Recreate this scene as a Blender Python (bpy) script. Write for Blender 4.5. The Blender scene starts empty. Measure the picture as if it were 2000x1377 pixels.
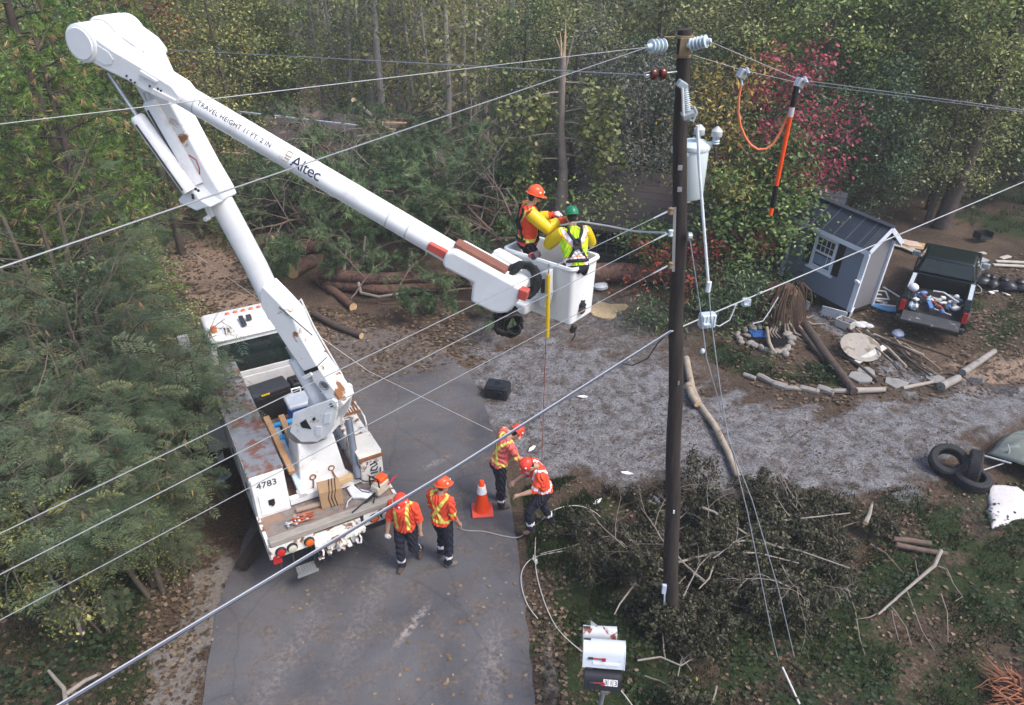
import bpy, bmesh, math, random
import numpy as np
from mathutils import Vector, Matrix, Euler, noise
from mathutils.bvhtree import BVHTree
R = math.radians
SC = bpy.context.scene
COL = SC.collection
random.seed(7)

# ---------------------------------------------------------------- camera
FPX, CAMH, PITCH = 1428.0, 9.5, R(30.5)
cam_d = bpy.data.cameras.new('camera')
cam_d.sensor_width = 36.0
cam_d.lens = 36.0 * FPX / 2000.0
cam_d.clip_start = 0.1
cam_d.clip_end = 2000.0
cam = bpy.data.objects.new('camera', cam_d)
COL.objects.link(cam)
cam.location = (0, 0, CAMH)
cam.rotation_euler = (math.pi / 2 - PITCH, 0, 0)
SC.camera = cam

# ---------------------------------------------------------------- light
SUN_EL, SUN_AZ = R(54), R(118)         # high and soft, from the right and slightly behind the camera
w = bpy.data.worlds.new('World'); SC.world = w; w.use_nodes = True
nt = w.node_tree
bg = nt.nodes['Background']
sky = nt.nodes.new('ShaderNodeTexSky'); sky.sky_type = 'NISHITA'
sky.sun_disc = False
sky.sun_elevation = SUN_EL
sky.sun_rotation = SUN_AZ
sky.air_density = 1.0; sky.dust_density = 3.0; sky.ozone_density = 1.0
nt.links.new(sky.outputs[0], bg.inputs[0]); bg.inputs[1].default_value = 0.13
sl = bpy.data.lights.new('sun', 'SUN'); sl.energy = 1.5; sl.angle = R(20); sl.color = (1.0, 0.95, 0.88)
so = bpy.data.objects.new('sun', sl); COL.objects.link(so)
sd = Vector((math.sin(SUN_AZ) * math.cos(SUN_EL), math.cos(SUN_AZ) * math.cos(SUN_EL), math.sin(SUN_EL)))
so.rotation_euler = sd.to_track_quat('Z', 'Y').to_euler()
so.location = (10, 10, 40)
SC.view_settings.view_transform = 'Standard'
SC.view_settings.look = 'None'
SC.view_settings.exposure = 1.08
SC.view_settings.gamma = 1.0
SC.cycles.max_bounces = 5
SC.cycles.diffuse_bounces = 3
SC.cycles.transparent_max_bounces = 4

# ---------------------------------------------------------------- pixels to places
_c, _s = math.cos(PITCH), math.sin(PITCH)
def ray(x, y):
    u = (x - 1000.0) / FPX; v = (688.5 - y) / FPX
    return Vector((u, _c + v * _s, -_s + v * _c))
def G(x, y, z=0.0):
    r = ray(x, y); t = (z - CAMH) / r.z
    return Vector((r.x * t, r.y * t, z))
def AT(x, y, Y):
    r = ray(x, y); t = Y / r.y
    return Vector((r.x * t, Y, CAMH + r.z * t))
def AD(x, y, d):
    r = ray(x, y)
    return Vector((r.x * d, r.y * d, CAMH + r.z * d))

# ---------------------------------------------------------------- objects
def tag(o, label=None, cat=None, group=None, kind=None):
    if label: o['label'] = label
    if cat: o['category'] = cat
    if group: o['group'] = group
    if kind: o['kind'] = kind
    return o
MW = {}
def thing(name, label, cat, loc=(0, 0, 0), rot=(0, 0, 0), group=None):
    o = bpy.data.objects.new(name, None); COL.objects.link(o)
    o.empty_display_size = 0.2
    o.location = loc; o.rotation_euler = rot if hasattr(rot, '__len__') else (0, 0, rot)
    MW[o.name] = Matrix.LocRotScale(Vector(loc), Euler(o.rotation_euler), None)
    return tag(o, label, cat, group)
def kids(o):
    return [c for c in COL.objects if c.parent == o]
def dup(o, loc=None, rot=None, scale=None, label=None, group=None):
    ch = list(o.children)
    c = o.copy(); COL.objects.link(c)
    if loc is not None: c.location = loc
    if rot is not None: c.rotation_euler = rot if hasattr(rot, '__len__') else (0, 0, rot)
    if scale is not None: c.scale = scale if hasattr(scale, '__len__') else (scale,) * 3
    if label: c['label'] = label
    if group: c['group'] = group
    for k in ch:
        d = k.copy(); COL.objects.link(d); d.parent = c
        for g in k.children:
            e = g.copy(); COL.objects.link(e); e.parent = d
    return c

def frame_from(dirv, up=Vector((0, 0, 1))):
    z = Vector(dirv).normalized()
    x = up.cross(z)
    if x.length < 1e-4: x = Vector((1, 0, 0)).cross(z)
    x.normalize(); y = z.cross(x)
    return x, y, z

class MB:
    """collects shapes, then links them as one mesh object"""
    def __init__(self): self.v = []; self.f = []; self.m = []
    def add(self, vs, fs, mi=0):
        n = len(self.v)
        self.v += [tuple(p) for p in vs]
        self.f += [tuple(i + n for i in f) for f in fs]
        self.m += [mi] * len(fs)
        return self
    def box(self, c, s, rot=None, mi=0):
        c = Vector(c); hx, hy, hz = s[0] / 2, s[1] / 2, s[2] / 2
        vs = [Vector((x, y, z)) for z in (-hz, hz) for x, y in ((-hx, -hy), (hx, -hy), (hx, hy), (-hx, hy))]
        if rot is not None:
            M = rot if isinstance(rot, Matrix) else Euler(rot).to_matrix()
            vs = [M @ p for p in vs]
        return self.add([c + p for p in vs], [(3, 2, 1, 0), (4, 5, 6, 7), (0, 1, 5, 4), (1, 2, 6, 5), (2, 3, 7, 6), (3, 0, 4, 7)], mi)
    def beam(self, a, b, wd, ht, up=Vector((0, 0, 1)), mi=0):
        a, b = Vector(a), Vector(b); x, y, z = frame_from(b - a, up)
        vs = [p + x * sx * wd / 2 + y * sy * ht / 2 for p in (a, b) for sx, sy in ((-1, -1), (1, -1), (1, 1), (-1, 1))]
        return self.add(vs, [(3, 2, 1, 0), (4, 5, 6, 7), (0, 1, 5, 4), (1, 2, 6, 5), (2, 3, 7, 6), (3, 0, 4, 7)], mi)
    def tube(self, pts, r, n=8, mi=0, caps=True, cap_mi=None):
        pts = [Vector(p) for p in pts]
        rs = r if hasattr(r, '__len__') else [r] * len(pts)
        vs = []; fs = []
        px = None
        for i, p in enumerate(pts):
            d = (pts[min(i + 1, len(pts) - 1)] - pts[max(i - 1, 0)])
            if d.length < 1e-9: d = Vector((0, 0, 1))
            d.normalize()
            if px is None:
                x, y, _ = frame_from(d)
            else:
                x = px - d * px.dot(d)
                if x.length < 1e-5: x, y, _ = frame_from(d)
                x.normalize(); y = d.cross(x)
            px = x
            for k in range(n):
                a = 2 * math.pi * k / n
                vs.append(p + (x * math.cos(a) + y * math.sin(a)) * rs[i])
        for i in range(len(pts) - 1):
            for k in range(n):
                k2 = (k + 1) % n
                fs.append((i * n + k, i * n + k2, (i + 1) * n + k2, (i + 1) * n + k))
        self.add(vs, fs, mi)
        if caps:
            b = len(self.v) - len(vs); L = (len(pts) - 1) * n
            self.f += [tuple(b + k for k in reversed(range(n))), tuple(b + L + k for k in range(n))]
            self.m += [cap_mi if cap_mi is not None else mi] * 2
        return self
    def lathe(self, prof, o=(0, 0, 0), axis=(0, 0, 1), n=16, mi=0):
        o = Vector(o); x, y, z = frame_from(axis)
        vs = []; fs = []
        for r, h in prof:
            for k in range(n):
                a = 2 * math.pi * k / n
                vs.append(o + z * h + (x * math.cos(a) + y * math.sin(a)) * max(r, 1e-4))
        for i in range(len(prof) - 1):
            for k in range(n):
                k2 = (k + 1) % n
                fs.append((i * n + k, i * n + k2, (i + 1) * n + k2, (i + 1) * n + k))
        fs.append(tuple(reversed(range(n)))); L = (len(prof) - 1) * n
        fs.append(tuple(L + k for k in range(n)))
        return self.add(vs, fs, mi)
    def ball(self, c, r, n=10, mi=0, rot=None):
        c = Vector(c); r = r if hasattr(r, '__len__') else (r, r, r)
        vs = []; fs = []; m = n // 2 + 1
        for i in range(m + 1):
            t = math.pi * i / m
            for k in range(n):
                a = 2 * math.pi * k / n
                p = Vector((r[0] * math.sin(t) * math.cos(a), r[1] * math.sin(t) * math.sin(a), r[2] * math.cos(t)))
                if rot is not None: p = rot @ p
                vs.append(c + p)
        for i in range(m):
            for k in range(n):
                k2 = (k + 1) % n
                fs.append((i * n + k, (i + 1) * n + k, (i + 1) * n + k2, i * n + k2))
        return self.add(vs, fs, mi)
    def prism(self, poly, to3, d0, d1, mi=0):
        """poly: 2-D points; to3(a, b, d) -> 3-D"""
        n = len(poly)
        ar = sum(poly[i][0] * poly[(i + 1) % n][1] - poly[(i + 1) % n][0] * poly[i][1] for i in range(n))
        if ar < 0: poly = poly[::-1]
        vs = [to3(a, b, d0) for a, b in poly] + [to3(a, b, d1) for a, b in poly]
        fs = [tuple(reversed(range(n))), tuple(range(n, 2 * n))]
        for i in range(n):
            j = (i + 1) % n
            fs.append((i, j, n + j, n + i))
        return self.add(vs, fs, mi)
    def build(self, name, mats, parent=None, world=False, smooth=False, bevel=0.0, fix=True, seg=2, top=None):
        if world and parent is not None:
            M = MW[top.name if top else parent.name].inverted()
            self.v = [tuple(M @ Vector(p)) for p in self.v]
        me = bpy.data.meshes.new(name)
        me.from_pydata(self.v, [], self.f)
        for m_ in (mats if isinstance(mats, (list, tuple)) else [mats]): me.materials.append(m_)
        me.polygons.foreach_set('material_index', self.m)
        if fix:
            bm = bmesh.new(); bm.from_mesh(me); bmesh.ops.recalc_face_normals(bm, faces=bm.faces); bm.to_mesh(me); bm.free()
        if smooth:
            me.polygons.foreach_set('use_smooth', [True] * len(me.polygons))
            try: me.set_sharp_from_angle(angle=R(38))
            except Exception: pass
        me.update()
        o = bpy.data.objects.new(name, me); COL.objects.link(o)
        if parent is not None: o.parent = parent
        if bevel:
            b = o.modifiers.new('bevel', 'BEVEL'); b.width = bevel; b.segments = seg; b.limit_method = 'ANGLE'; b.angle_limit = R(40)
            b.harden_normals = False
        return o

def quads_mesh(name, V, mat, rnd=None, tri=False, parent=None, smooth=False, k=None):
    """V: (n, k, 3) array of faces -> mesh with a per-face 'rnd' value"""
    n, k, _ = V.shape
    me = bpy.data.meshes.new(name)
    me.vertices.add(n * k); me.vertices.foreach_set('co', V.reshape(-1).astype(np.float32))
    me.loops.add(n * k); me.loops.foreach_set('vertex_index', np.arange(n * k, dtype=np.int32))
    me.polygons.add(n)
    me.polygons.foreach_set('loop_start', np.arange(0, n * k, k, dtype=np.int32))
    me.polygons.foreach_set('loop_total', np.full(n, k, dtype=np.int32))
    if rnd is not None:
        a = me.attributes.new('rnd', 'FLOAT', 'FACE'); a.data.foreach_set('value', rnd.astype(np.float32))
    me.materials.append(mat)
    me.update(calc_edges=True)
    o = bpy.data.objects.new(name, me); COL.objects.link(o)
    if parent is not None: o.parent = parent
    return o

# ---------------------------------------------------------------- materials
def nodes_of(name):
    m = bpy.data.materials.new(name); m.use_nodes = True
    nt = m.node_tree; b = nt.nodes['Principled BSDF']
    return m, nt, b
def ramp(nt, stops, interp='LINEAR'):
    r = nt.nodes.new('ShaderNodeValToRGB'); r.color_ramp.interpolation = interp
    e = r.color_ramp.elements
    while len(e) < len(stops): e.new(0.5)
    for i, (p, c) in enumerate(stops):
        e[i].position = p; e[i].color = (c[0], c[1], c[2], 1) if hasattr(c, '__len__') else (c, c, c, 1)
    return r
def noise_n(nt, scale, detail=4, rough=0.55, co=None, dist=0.0):
    n = nt.nodes.new('ShaderNodeTexNoise'); n.inputs['Scale'].default_value = scale
    n.inputs['Detail'].default_value = detail; n.inputs['Roughness'].default_value = rough
    n.inputs['Distortion'].default_value = dist
    if co is not None: nt.links.new(co, n.inputs['Vector'])
    return n
def mixc(nt, fac, a, b, mode='MIX'):
    m = nt.nodes.new('ShaderNodeMix'); m.data_type = 'RGBA'; m.blend_type = mode
    for sock, v in ((m.inputs[0], fac), (m.inputs[6], a), (m.inputs[7], b)):
        if hasattr(v, 'is_linked') or hasattr(v, 'links'): nt.links.new(v, sock)
        elif hasattr(v, '__len__'): sock.default_value = (v[0], v[1], v[2], 1)
        else: sock.default_value = v
    return m.outputs[2]
def sc3(c, k): return tuple(min(1, max(0, x * k)) for x in c[:3])
_mc = {}
def mat(name, col, rough=0.6, var=0.18, scale=6.0, bump=0.0, bscale=50.0, metal=0.0, stain=None, stain_at=0.62, stain_scale=3.0, spec=0.4, stretch=None, edge=0.05):
    if name in _mc: return _mc[name]
    m, nt, b = nodes_of(name)
    tc = nt.nodes.new('ShaderNodeTexCoord'); co = tc.outputs['Object']
    if stretch:
        mp = nt.nodes.new('ShaderNodeMapping'); mp.inputs['Scale'].default_value = stretch
        nt.links.new(co, mp.inputs[0]); co = mp.outputs[0]
    n = noise_n(nt, scale, 5, 0.6, co)
    rp = ramp(nt, [(0.25, sc3(col, 1 - var)), (0.75, sc3(col, 1 + var))])
    nt.links.new(n.outputs['Fac'], rp.inputs[0])
    c = rp.outputs[0]
    if stain is not None:
        n2 = noise_n(nt, stain_scale, 6, 0.65, tc.outputs['Object'], 0.4)
        r2 = ramp(nt, [(stain_at, 0), (stain_at + edge, 1)])
        nt.links.new(n2.outputs['Fac'], r2.inputs[0])
        c = mixc(nt, r2.outputs[0], c, stain)
    nt.links.new(c, b.inputs['Base Color'])
    b.inputs['Roughness'].default_value = rough; b.inputs['Metallic'].default_value = metal
    b.inputs['Specular IOR Level'].default_value = spec
    if bump:
        n3 = noise_n(nt, bscale, 4, 0.6, co)
        bp = nt.nodes.new('ShaderNodeBump'); bp.inputs['Strength'].default_value = bump; bp.inputs['Distance'].default_value = 0.02
        nt.links.new(n3.outputs['Fac'], bp.inputs['Height']); nt.links.new(bp.outputs[0], b.inputs['Normal'])
    _mc[name] = m
    return m
def leaf_mat(name, stops, rough=0.55, transl=0.25, objvar=0.5, spec=0.3):
    if name in _mc: return _mc[name]
    m, nt, b = nodes_of(name)
    at = nt.nodes.new('ShaderNodeAttribute'); at.attribute_name = 'rnd'
    oi = nt.nodes.new('ShaderNodeObjectInfo')
    r = ramp(nt, stops)
    nt.links.new(at.outputs['Fac'], r.inputs[0])
    mr = nt.nodes.new('ShaderNodeMapRange'); mr.inputs[3].default_value = 1 - objvar * 0.5; mr.inputs[4].default_value = 1 + objvar * 0.5
    nt.links.new(oi.outputs['Random'], mr.inputs[0])
    hs = nt.nodes.new('ShaderNodeHueSaturation')
    nt.links.new(r.outputs[0], hs.inputs['Color']); nt.links.new(mr.outputs[0], hs.inputs['Value'])
    mr2 = nt.nodes.new('ShaderNodeMapRange'); mr2.inputs[3].default_value = 0.485; mr2.inputs[4].default_value = 0.515
    wn = nt.nodes.new('ShaderNodeTexWhiteNoise'); wn.noise_dimensions = '1D'
    nt.links.new(oi.outputs['Random'], wn.inputs['W']); nt.links.new(wn.outputs['Value'], mr2.inputs[0]); nt.links.new(mr2.outputs[0], hs.inputs['Hue'])
    nt.links.new(hs.outputs[0], b.inputs['Base Color'])
    b.inputs['Roughness'].default_value = rough; b.inputs['Specular IOR Level'].default_value = spec
    if transl:
        t = nt.nodes.new('ShaderNodeBsdfTranslucent'); nt.links.new(hs.outputs[0], t.inputs[0])
        mx = nt.nodes.new('ShaderNodeMixShader'); mx.inputs[0].default_value = transl
        nt.links.new(b.outputs[0], mx.inputs[1]); nt.links.new(t.outputs[0], mx.inputs[2])
        nt.links.new(mx.outputs[0], nt.nodes['Material Output'].inputs[0])
    _mc[name] = m
    return m

def text_mesh(s, size, extrude=0.0, spacing=1.0):
    """flat mesh data of a word in XY, first letter starting at 0"""
    cu = bpy.data.curves.new('word', 'FONT'); cu.body = s; cu.size = size; cu.extrude = extrude; cu.resolution_u = 3
    cu.space_character = spacing
    o = bpy.data.objects.new('word', cu); COL.objects.link(o)
    dg = bpy.context.evaluated_depsgraph_get(); dg.update()
    me = bpy.data.meshes.new_from_object(o.evaluated_get(dg))
    vs = [Vector(v.co) for v in me.vertices]; fs = [tuple(p.vertices) for p in me.polygons]
    bpy.data.objects.remove(o); bpy.data.curves.remove(cu); bpy.data.meshes.remove(me)
    return vs, fs

WHITE = mat('white_paint', (0.78, 0.78, 0.77), 0.4, 0.09, 4.0, stain=(0.34, 0.22, 0.13), stain_at=0.6, stain_scale=3.4, edge=0.16)
CLEANW = mat('white_fibreglass', (0.78, 0.785, 0.79), 0.35, 0.07, 3.0, stain=(0.52, 0.5, 0.47), stain_at=0.58, stain_scale=2.5, edge=0.2, stretch=(1, 1, 1))
RUSTW = mat('chipped_white_paint', (0.74, 0.72, 0.68), 0.5, 0.08, 5.0, stain=(0.2, 0.09, 0.04), stain_at=0.53, stain_scale=5.5, edge=0.06)
RUST = mat('rust', (0.24, 0.1, 0.04), 0.85, 0.4, 14.0, bump=0.2)
DECKTOP = mat('rusty_grey_deck', (0.2, 0.21, 0.23), 0.6, 0.2, 5.0, stain=(0.17, 0.075, 0.05), stain_at=0.49, stain_scale=3.6, edge=0.1)
BLACK = mat('black_rubber', (0.012, 0.012, 0.013), 0.6, 0.3, 10)
DKSTEEL = mat('dark_steel', (0.05, 0.05, 0.055), 0.5, 0.3, 8, metal=0.3)
STEEL = mat('galvanised_steel', (0.5, 0.52, 0.55), 0.4, 0.12, 10, metal=0.7)
GLASSD = mat('dark_glass', (0.012, 0.018, 0.016), 0.08, 0.3, 3, spec=0.6)
REDP = mat('faded_red_plastic', (0.5, 0.09, 0.07), 0.5, 0.12, 6)
ORANGE = mat('orange_plastic', (0.85, 0.11, 0.02), 0.35, 0.08, 6)
YELLOW = mat('yellow_plastic', (0.75, 0.5, 0.01), 0.4, 0.1, 6)
LENSRED = mat('red_lens', (0.45, 0.02, 0.02), 0.25, 0.1, 5)
LENSAMB = mat('amber_lens', (0.6, 0.12, 0.02), 0.25, 0.1, 5)
LENSWHT = mat('clear_lens', (0.55, 0.52, 0.42), 0.2, 0.1, 5)
WOODN = mat('new_wood', (0.42, 0.24, 0.12), 0.75, 0.3, 6, stretch=(8, 1, 8), bump=0.1)
WOODG = mat('weathered_wood', (0.3, 0.27, 0.24), 0.85, 0.3, 5, stretch=(1, 8, 8), bump=0.2)
WOODD = mat('dark_creosote_wood', (0.02, 0.015, 0.012), 0.85, 0.4, 4, bump=0.3)
CARD = mat('cardboard', (0.4, 0.25, 0.14), 0.85, 0.08, 4)
LETTER = mat('black_lettering', (0.02, 0.02, 0.03), 0.5, 0.1, 5)
CABLE = mat('aluminium_cable', (0.3, 0.31, 0.32), 0.5, 0.06, 20, metal=0.5)
# ---------------------------------------------------------------- ground
def in_poly(P, X, Y):
    ins = np.zeros(X.shape, bool); n = len(P); dmin = np.full(X.shape, 1e9)
    for i in range(n):
        x0, y0 = P[i]; x1, y1 = P[(i + 1) % n]
        cond = ((y0 > Y) != (y1 > Y))
        with np.errstate(divide='ignore', invalid='ignore'):
            xi = (x1 - x0) * (Y - y0) / ((y1 - y0) if y1 != y0 else 1e-9) + x0
        ins ^= cond & (X < xi)
        dx, dy = x1 - x0, y1 - y0; L = dx * dx + dy * dy + 1e-9
        t = np.clip(((X - x0) * dx + (Y - y0) * dy) / L, 0, 1)
        dmin = np.minimum(dmin, np.hypot(X - x0 - t * dx, Y - y0 - t * dy))
    return np.where(ins, dmin, -dmin)      # signed distance, + inside
def wpoly(px): return [tuple(G(x, y)[:2]) for x, y in px]
def sm(d, a, b): 
    t = np.clip((d - a) / (b - a), 0, 1); return t * t * (3 - 2 * t)

ROAD_L = [(370, 1700), (385, 1500), (395, 1377), (405, 1290), (425, 1190), (452, 1120), (480, 1050), (520, 930), (560, 850), (600, 770), (640, 690), (655, 655)]
ROAD_R = [(885, 698), (915, 728), (940, 770), (955, 815), (970, 860), (988, 930), (1000, 1000), (1012, 1080), (1022, 1160), (1032, 1240), (1040, 1320), (1045, 1400), (1052, 1500), (1065, 1700)]
P_ROAD = wpoly(ROAD_L + [(720, 640), (800, 652)] + ROAD_R)
P_GRAVEL = wpoly([(885, 690), (960, 680), (1060, 668), (1200, 690), (1320, 735), (1420, 775), (1560, 800), (1700, 792), (1850, 762), (2060, 735), (2200, 740), (2200, 800), (2060, 815), (1900, 850), (1850, 905), (1790, 955), (1700, 968), (1560, 955), (1400, 965), (1290, 950), (1150, 930), (1060, 935), (1000, 900), (960, 815), (930, 750)])
P_MULCH = wpoly([(850, 640), (1000, 590), (1150, 560), (1300, 600), (1420, 780), (1300, 740), (1060, 675), (890, 700)])
P_TRACK = wpoly([(250, 400), (360, 380), (430, 400), (470, 500), (560, 600), (660, 640), (800, 650), (890, 695), (800, 720), (690, 720), (620, 760), (500, 690), (360, 560), (280, 500)])
P_APRON = wpoly([(300, 1377), (320, 1290), (350, 1200), (390, 1130), (440, 1080), (452, 1120), (425, 1190), (405, 1290), (395, 1377), (370, 1700), (250, 1700)])
P_PATH = wpoly([(1555, 600), (1600, 598), (1660, 645), (1700, 672), (1760, 705), (1830, 745), (1755, 760), (1700, 705), (1640, 660)])
P_STRIP = wpoly([(1062, 1215), (1092, 1210), (1088, 1300), (1092, 1377), (1100, 1600), (1062, 1600), (1060, 1377), (1058, 1290)])
GRASSES = [wpoly(p) for p in (
    [(1020, 980), (1160, 950), (1400, 980), (1700, 980), (1800, 970), (1900, 960), (2100, 900), (2300, 1000), (2300, 1800), (1100, 1800), (1060, 1377), (1030, 1200)],
    [(1350, 690), (1420, 650), (1480, 690), (1640, 720), (1645, 760), (1560, 750), (1420, 730)],
    [(1880, 560), (2100, 600), (2100, 700), (1900, 680), (1830, 650)],
    [(1860, 360), (2300, 330), (2300, 500), (1960, 470), (1880, 430)],
    [(-200, 1150), (150, 1180), (300, 1120), (330, 1250), (250, 1377), (200, 1700), (-400, 1700)])]

rows = [-40, -20, -8, 0, 2] + [3.0 * 1.0105 ** i for i in range(335)] + [130, 170, 240, 340, 480, 700]
NX = 321
T = np.linspace(-1, 1, NX)
Yg = np.repeat(np.array(rows)[:, None], NX, 1)
half = np.maximum(np.array(rows), 3) * 1.05 + 5
half[:5] = 60; half[-6:] = np.array(rows)[-6:] * 2.5
Xg = T[None, :] * half[:, None]
rng = np.random.default_rng(3)
_ph = rng.uniform(0, 6.28, (48, 2)); _dir = rng.normal(0, 1, (48, 2)); _dir /= np.linalg.norm(_dir, axis=1)[:, None]
def wob(X, Y, wl, k=10, o=0):
    s = np.zeros(np.shape(X))
    for i in range(k):
        j = (i + o) % 48; f = 6.28 / (wl * (0.5 + 1.0 * ((i * 7) % k) / k))
        s += np.sin((X * _dir[j, 0] + Y * _dir[j, 1]) * f + _ph[j, 0])
    return s / math.sqrt(k)
W1 = wob(Xg, Yg, 1.2); W2 = wob(Xg, Yg, 0.45, 10, 11); W3 = wob(Xg, Yg, 4.0, 8, 25)
jit = 0.16 * W1 + 0.09 * W2
d_road = in_poly(P_ROAD, Xg, Yg)
d_grav = in_poly(P_GRAVEL, Xg, Yg)
gravel = sm(d_grav + jit * 1.6, -0.45, 0.7)
gravel = np.maximum(gravel, 0.95 * sm(in_poly(P_PATH, Xg, Yg) + jit * 0.5, -0.1, 0.12))
mulch = sm(in_poly(P_MULCH, Xg, Yg) + jit * 2, -0.8, 0.8) * 0.42
gravel = np.maximum(gravel, mulch)
track = sm(in_poly(P_TRACK, Xg, Yg) + jit * 2, -0.6, 0.8)
track = np.maximum(track, 0.75 * sm(in_poly(wpoly([(1880, 720), (2200, 640), (2200, 760), (1900, 780)]), Xg, Yg) + jit * 2, -0.8, 0.8))
apron = sm(in_poly(P_APRON, Xg, Yg) + jit * 0.8, -0.15, 0.15)
apron = np.maximum(apron, 0.7 * sm(in_poly(P_STRIP, Xg, Yg) + jit * 0.3, -0.05, 0.1))
grass = np.zeros(Xg.shape)
for i, p in enumerate(GRASSES):
    grass = np.maximum(grass, (0.9, 1, 0.8, 1, 0.6)[i] * sm(in_poly(p, Xg, Yg) + jit * 2.5, -0.5, 0.9))
grass *= np.clip(0.62 + 0.45 * W3 + 0.3 * W1, 0, 1)
grass *= (1 - np.clip(gravel * 1.4, 0, 1)) * (1 - apron)
Zg = 0.022 * W1 + 0.012 * W2
Zg = np.where(d_road > -0.5, Zg * np.clip(-d_road / 0.5, 0, 1) - 0.01 * np.clip(1 + d_road / 0.5, 0, 1), Zg)
Zg = np.where(Yg > 45, Zg + (Yg - 45) * 0.03, Zg)
Zg = np.where(Yg < 2.5, 0, Zg)

gm, nt, b = nodes_of('ground_soil')
tc = nt.nodes.new('ShaderNodeTexCoord'); co = tc.outputs['Object']
def attr(nm):
    a = nt.nodes.new('ShaderNodeAttribute'); a.attribute_name = nm; return a.outputs['Fac']
n_big = noise_n(nt, 0.6, 5, 0.6, co); n_mid = noise_n(nt, 3.5, 6, 0.7, co, 0.5); n_fine = noise_n(nt, 22, 4, 0.7, co); n_fine2 = noise_n(nt, 60, 3, 0.7, co)
soil = ramp(nt, [(0.3, (0.04, 0.028, 0.021)), (0.5, (0.095, 0.068, 0.051)), (0.7, (0.175, 0.128, 0.098))])
nt.links.new(n_fine.outputs['Fac'], soil.inputs[0])
soil2 = ramp(nt, [(0.35, (0.5, 0.5, 0.5)), (0.7, (1.15, 1.1, 1.05))]); nt.links.new(n_big.outputs['Fac'], soil2.inputs[0])
c = mixc(nt, 1.0, soil.outputs[0], soil2.outputs[0], 'MULTIPLY')
# tan track
trk = ramp(nt, [(0.32, (0.11, 0.07, 0.05)), (0.5, (0.25, 0.175, 0.13)), (0.7, (0.36, 0.27, 0.21))]); nt.links.new(n_fine.outputs['Fac'], trk.inputs[0])
def fac(nm, nz, k=0.9):
    a = attr(nm)
    m1 = nt.nodes.new('ShaderNodeMath'); m1.operation = 'SUBTRACT'; nt.links.new(nz, m1.inputs[0]); m1.inputs[1].default_value = 0.5
    m2 = nt.nodes.new('ShaderNodeMath'); m2.operation = 'MULTIPLY_ADD'; nt.links.new(m1.outputs[0], m2.inputs[0]); m2.inputs[1].default_value = k; nt.links.new(a, m2.inputs[2])
    # keep zero where the zone is absent, full where it is full
    m3 = nt.nodes.new('ShaderNodeMapRange'); m3.inputs[1].default_value = 0.18; m3.inputs[2].default_value = 0.62; m3.clamp = True
    nt.links.new(m2.outputs[0], m3.inputs[0])
    return m3.outputs[0]
c = mixc(nt, fac('track', n_mid.outputs['Fac'], 1.2), c, trk.outputs[0])
# gravel
vo = nt.nodes.new('ShaderNodeTexVoronoi'); vo.inputs['Scale'].default_value = 48; nt.links.new(co, vo.inputs['Vector'])
sep = nt.nodes.new('ShaderNodeSeparateColor'); nt.links.new(vo.outputs['Color'], sep.inputs[0])
gr = ramp(nt, [(0.0, (0.105, 0.105, 0.112)), (0.5, (0.19, 0.19, 0.2)), (1.0, (0.28, 0.28, 0.293))]); nt.links.new(sep.outputs[0], gr.inputs[0])
gr2 = ramp(nt, [(0.36, (0.42, 0.36, 0.32)), (0.62, (1.08, 1.08, 1.1))]); nt.links.new(n_mid.outputs['Fac'], gr2.inputs[0])
grc = mixc(nt, 1.0, gr.outputs[0], gr2.outputs[0], 'MULTIPLY')
n_gr = noise_n(nt, 7.0, 6, 0.75, co, 0.3)
c = mixc(nt, fac('gravel', n_gr.outputs['Fac'], 1.1), c, grc)
# sand/concrete apron
ap = ramp(nt, [(0.3, (0.1, 0.084, 0.074)), (0.6, (0.2, 0.178, 0.162))]); nt.links.new(n_fine.outputs['Fac'], ap.inputs[0])
c = mixc(nt, fac('apron', n_mid.outputs['Fac'], 2.0), c, ap.outputs[0])
# moss and low grass
gs = ramp(nt, [(0.3, (0.013, 0.022, 0.009)), (0.55, (0.03, 0.044, 0.016)), (0.75, (0.06, 0.056, 0.03))]); nt.links.new(n_fine.outputs['Fac'], gs.inputs[0])
c = mixc(nt, fac('grass', n_mid.outputs['Fac'], 1.8), c, gs.outputs[0])
nt.links.new(c, b.inputs['Base Color']); b.inputs['Roughness'].default_value = 0.95; b.inputs['Specular IOR Level'].default_value = 0.15
bp = nt.nodes.new('ShaderNodeBump'); bp.inputs['Strength'].default_value = 0.55; bp.inputs['Distance'].default_value = 0.05
mm = nt.nodes.new('ShaderNodeMath'); nt.links.new(n_fine.outputs['Fac'], mm.inputs[0]); nt.links.new(n_fine2.outputs['Fac'], mm.inputs[1])
nt.links.new(mm.outputs[0], bp.inputs['Height']); nt.links.new(bp.outputs[0], b.inputs['Normal'])

def grid_obj(name, sel, dz, m, attrs):
    nr, nc = Xg.shape
    idx = np.arange(nr * nc).reshape(nr, nc)
    q = np.stack([idx[:-1, :-1], idx[:-1, 1:], idx[1:, 1:], idx[1:, :-1]], -1)[sel].reshape(-1, 4)
    used, inv = np.unique(q, return_inverse=True); q = inv.reshape(-1, 4)
    co_ = np.stack([Xg.ravel()[used], Yg.ravel()[used], Zg.ravel()[used] + dz], -1)
    me = bpy.data.meshes.new(name)
    me.from_pydata(co_.tolist(), [], q.tolist())
    for k, a in attrs.items():
        at = me.attributes.new(k, 'FLOAT', 'POINT'); at.data.foreach_set('value', a.ravel()[used].astype(np.float32))
    me.materials.append(m)
    me.polygons.foreach_set('use_smooth', [True] * len(me.polygons)); me.update()
    o = bpy.data.objects.new(name, me); COL.objects.link(o); o['kind'] = 'structure'
    return o
cellmask = lambda A: (A[:-1, :-1] + A[1:, :-1] + A[:-1, 1:] + A[1:, 1:]) / 4
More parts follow.
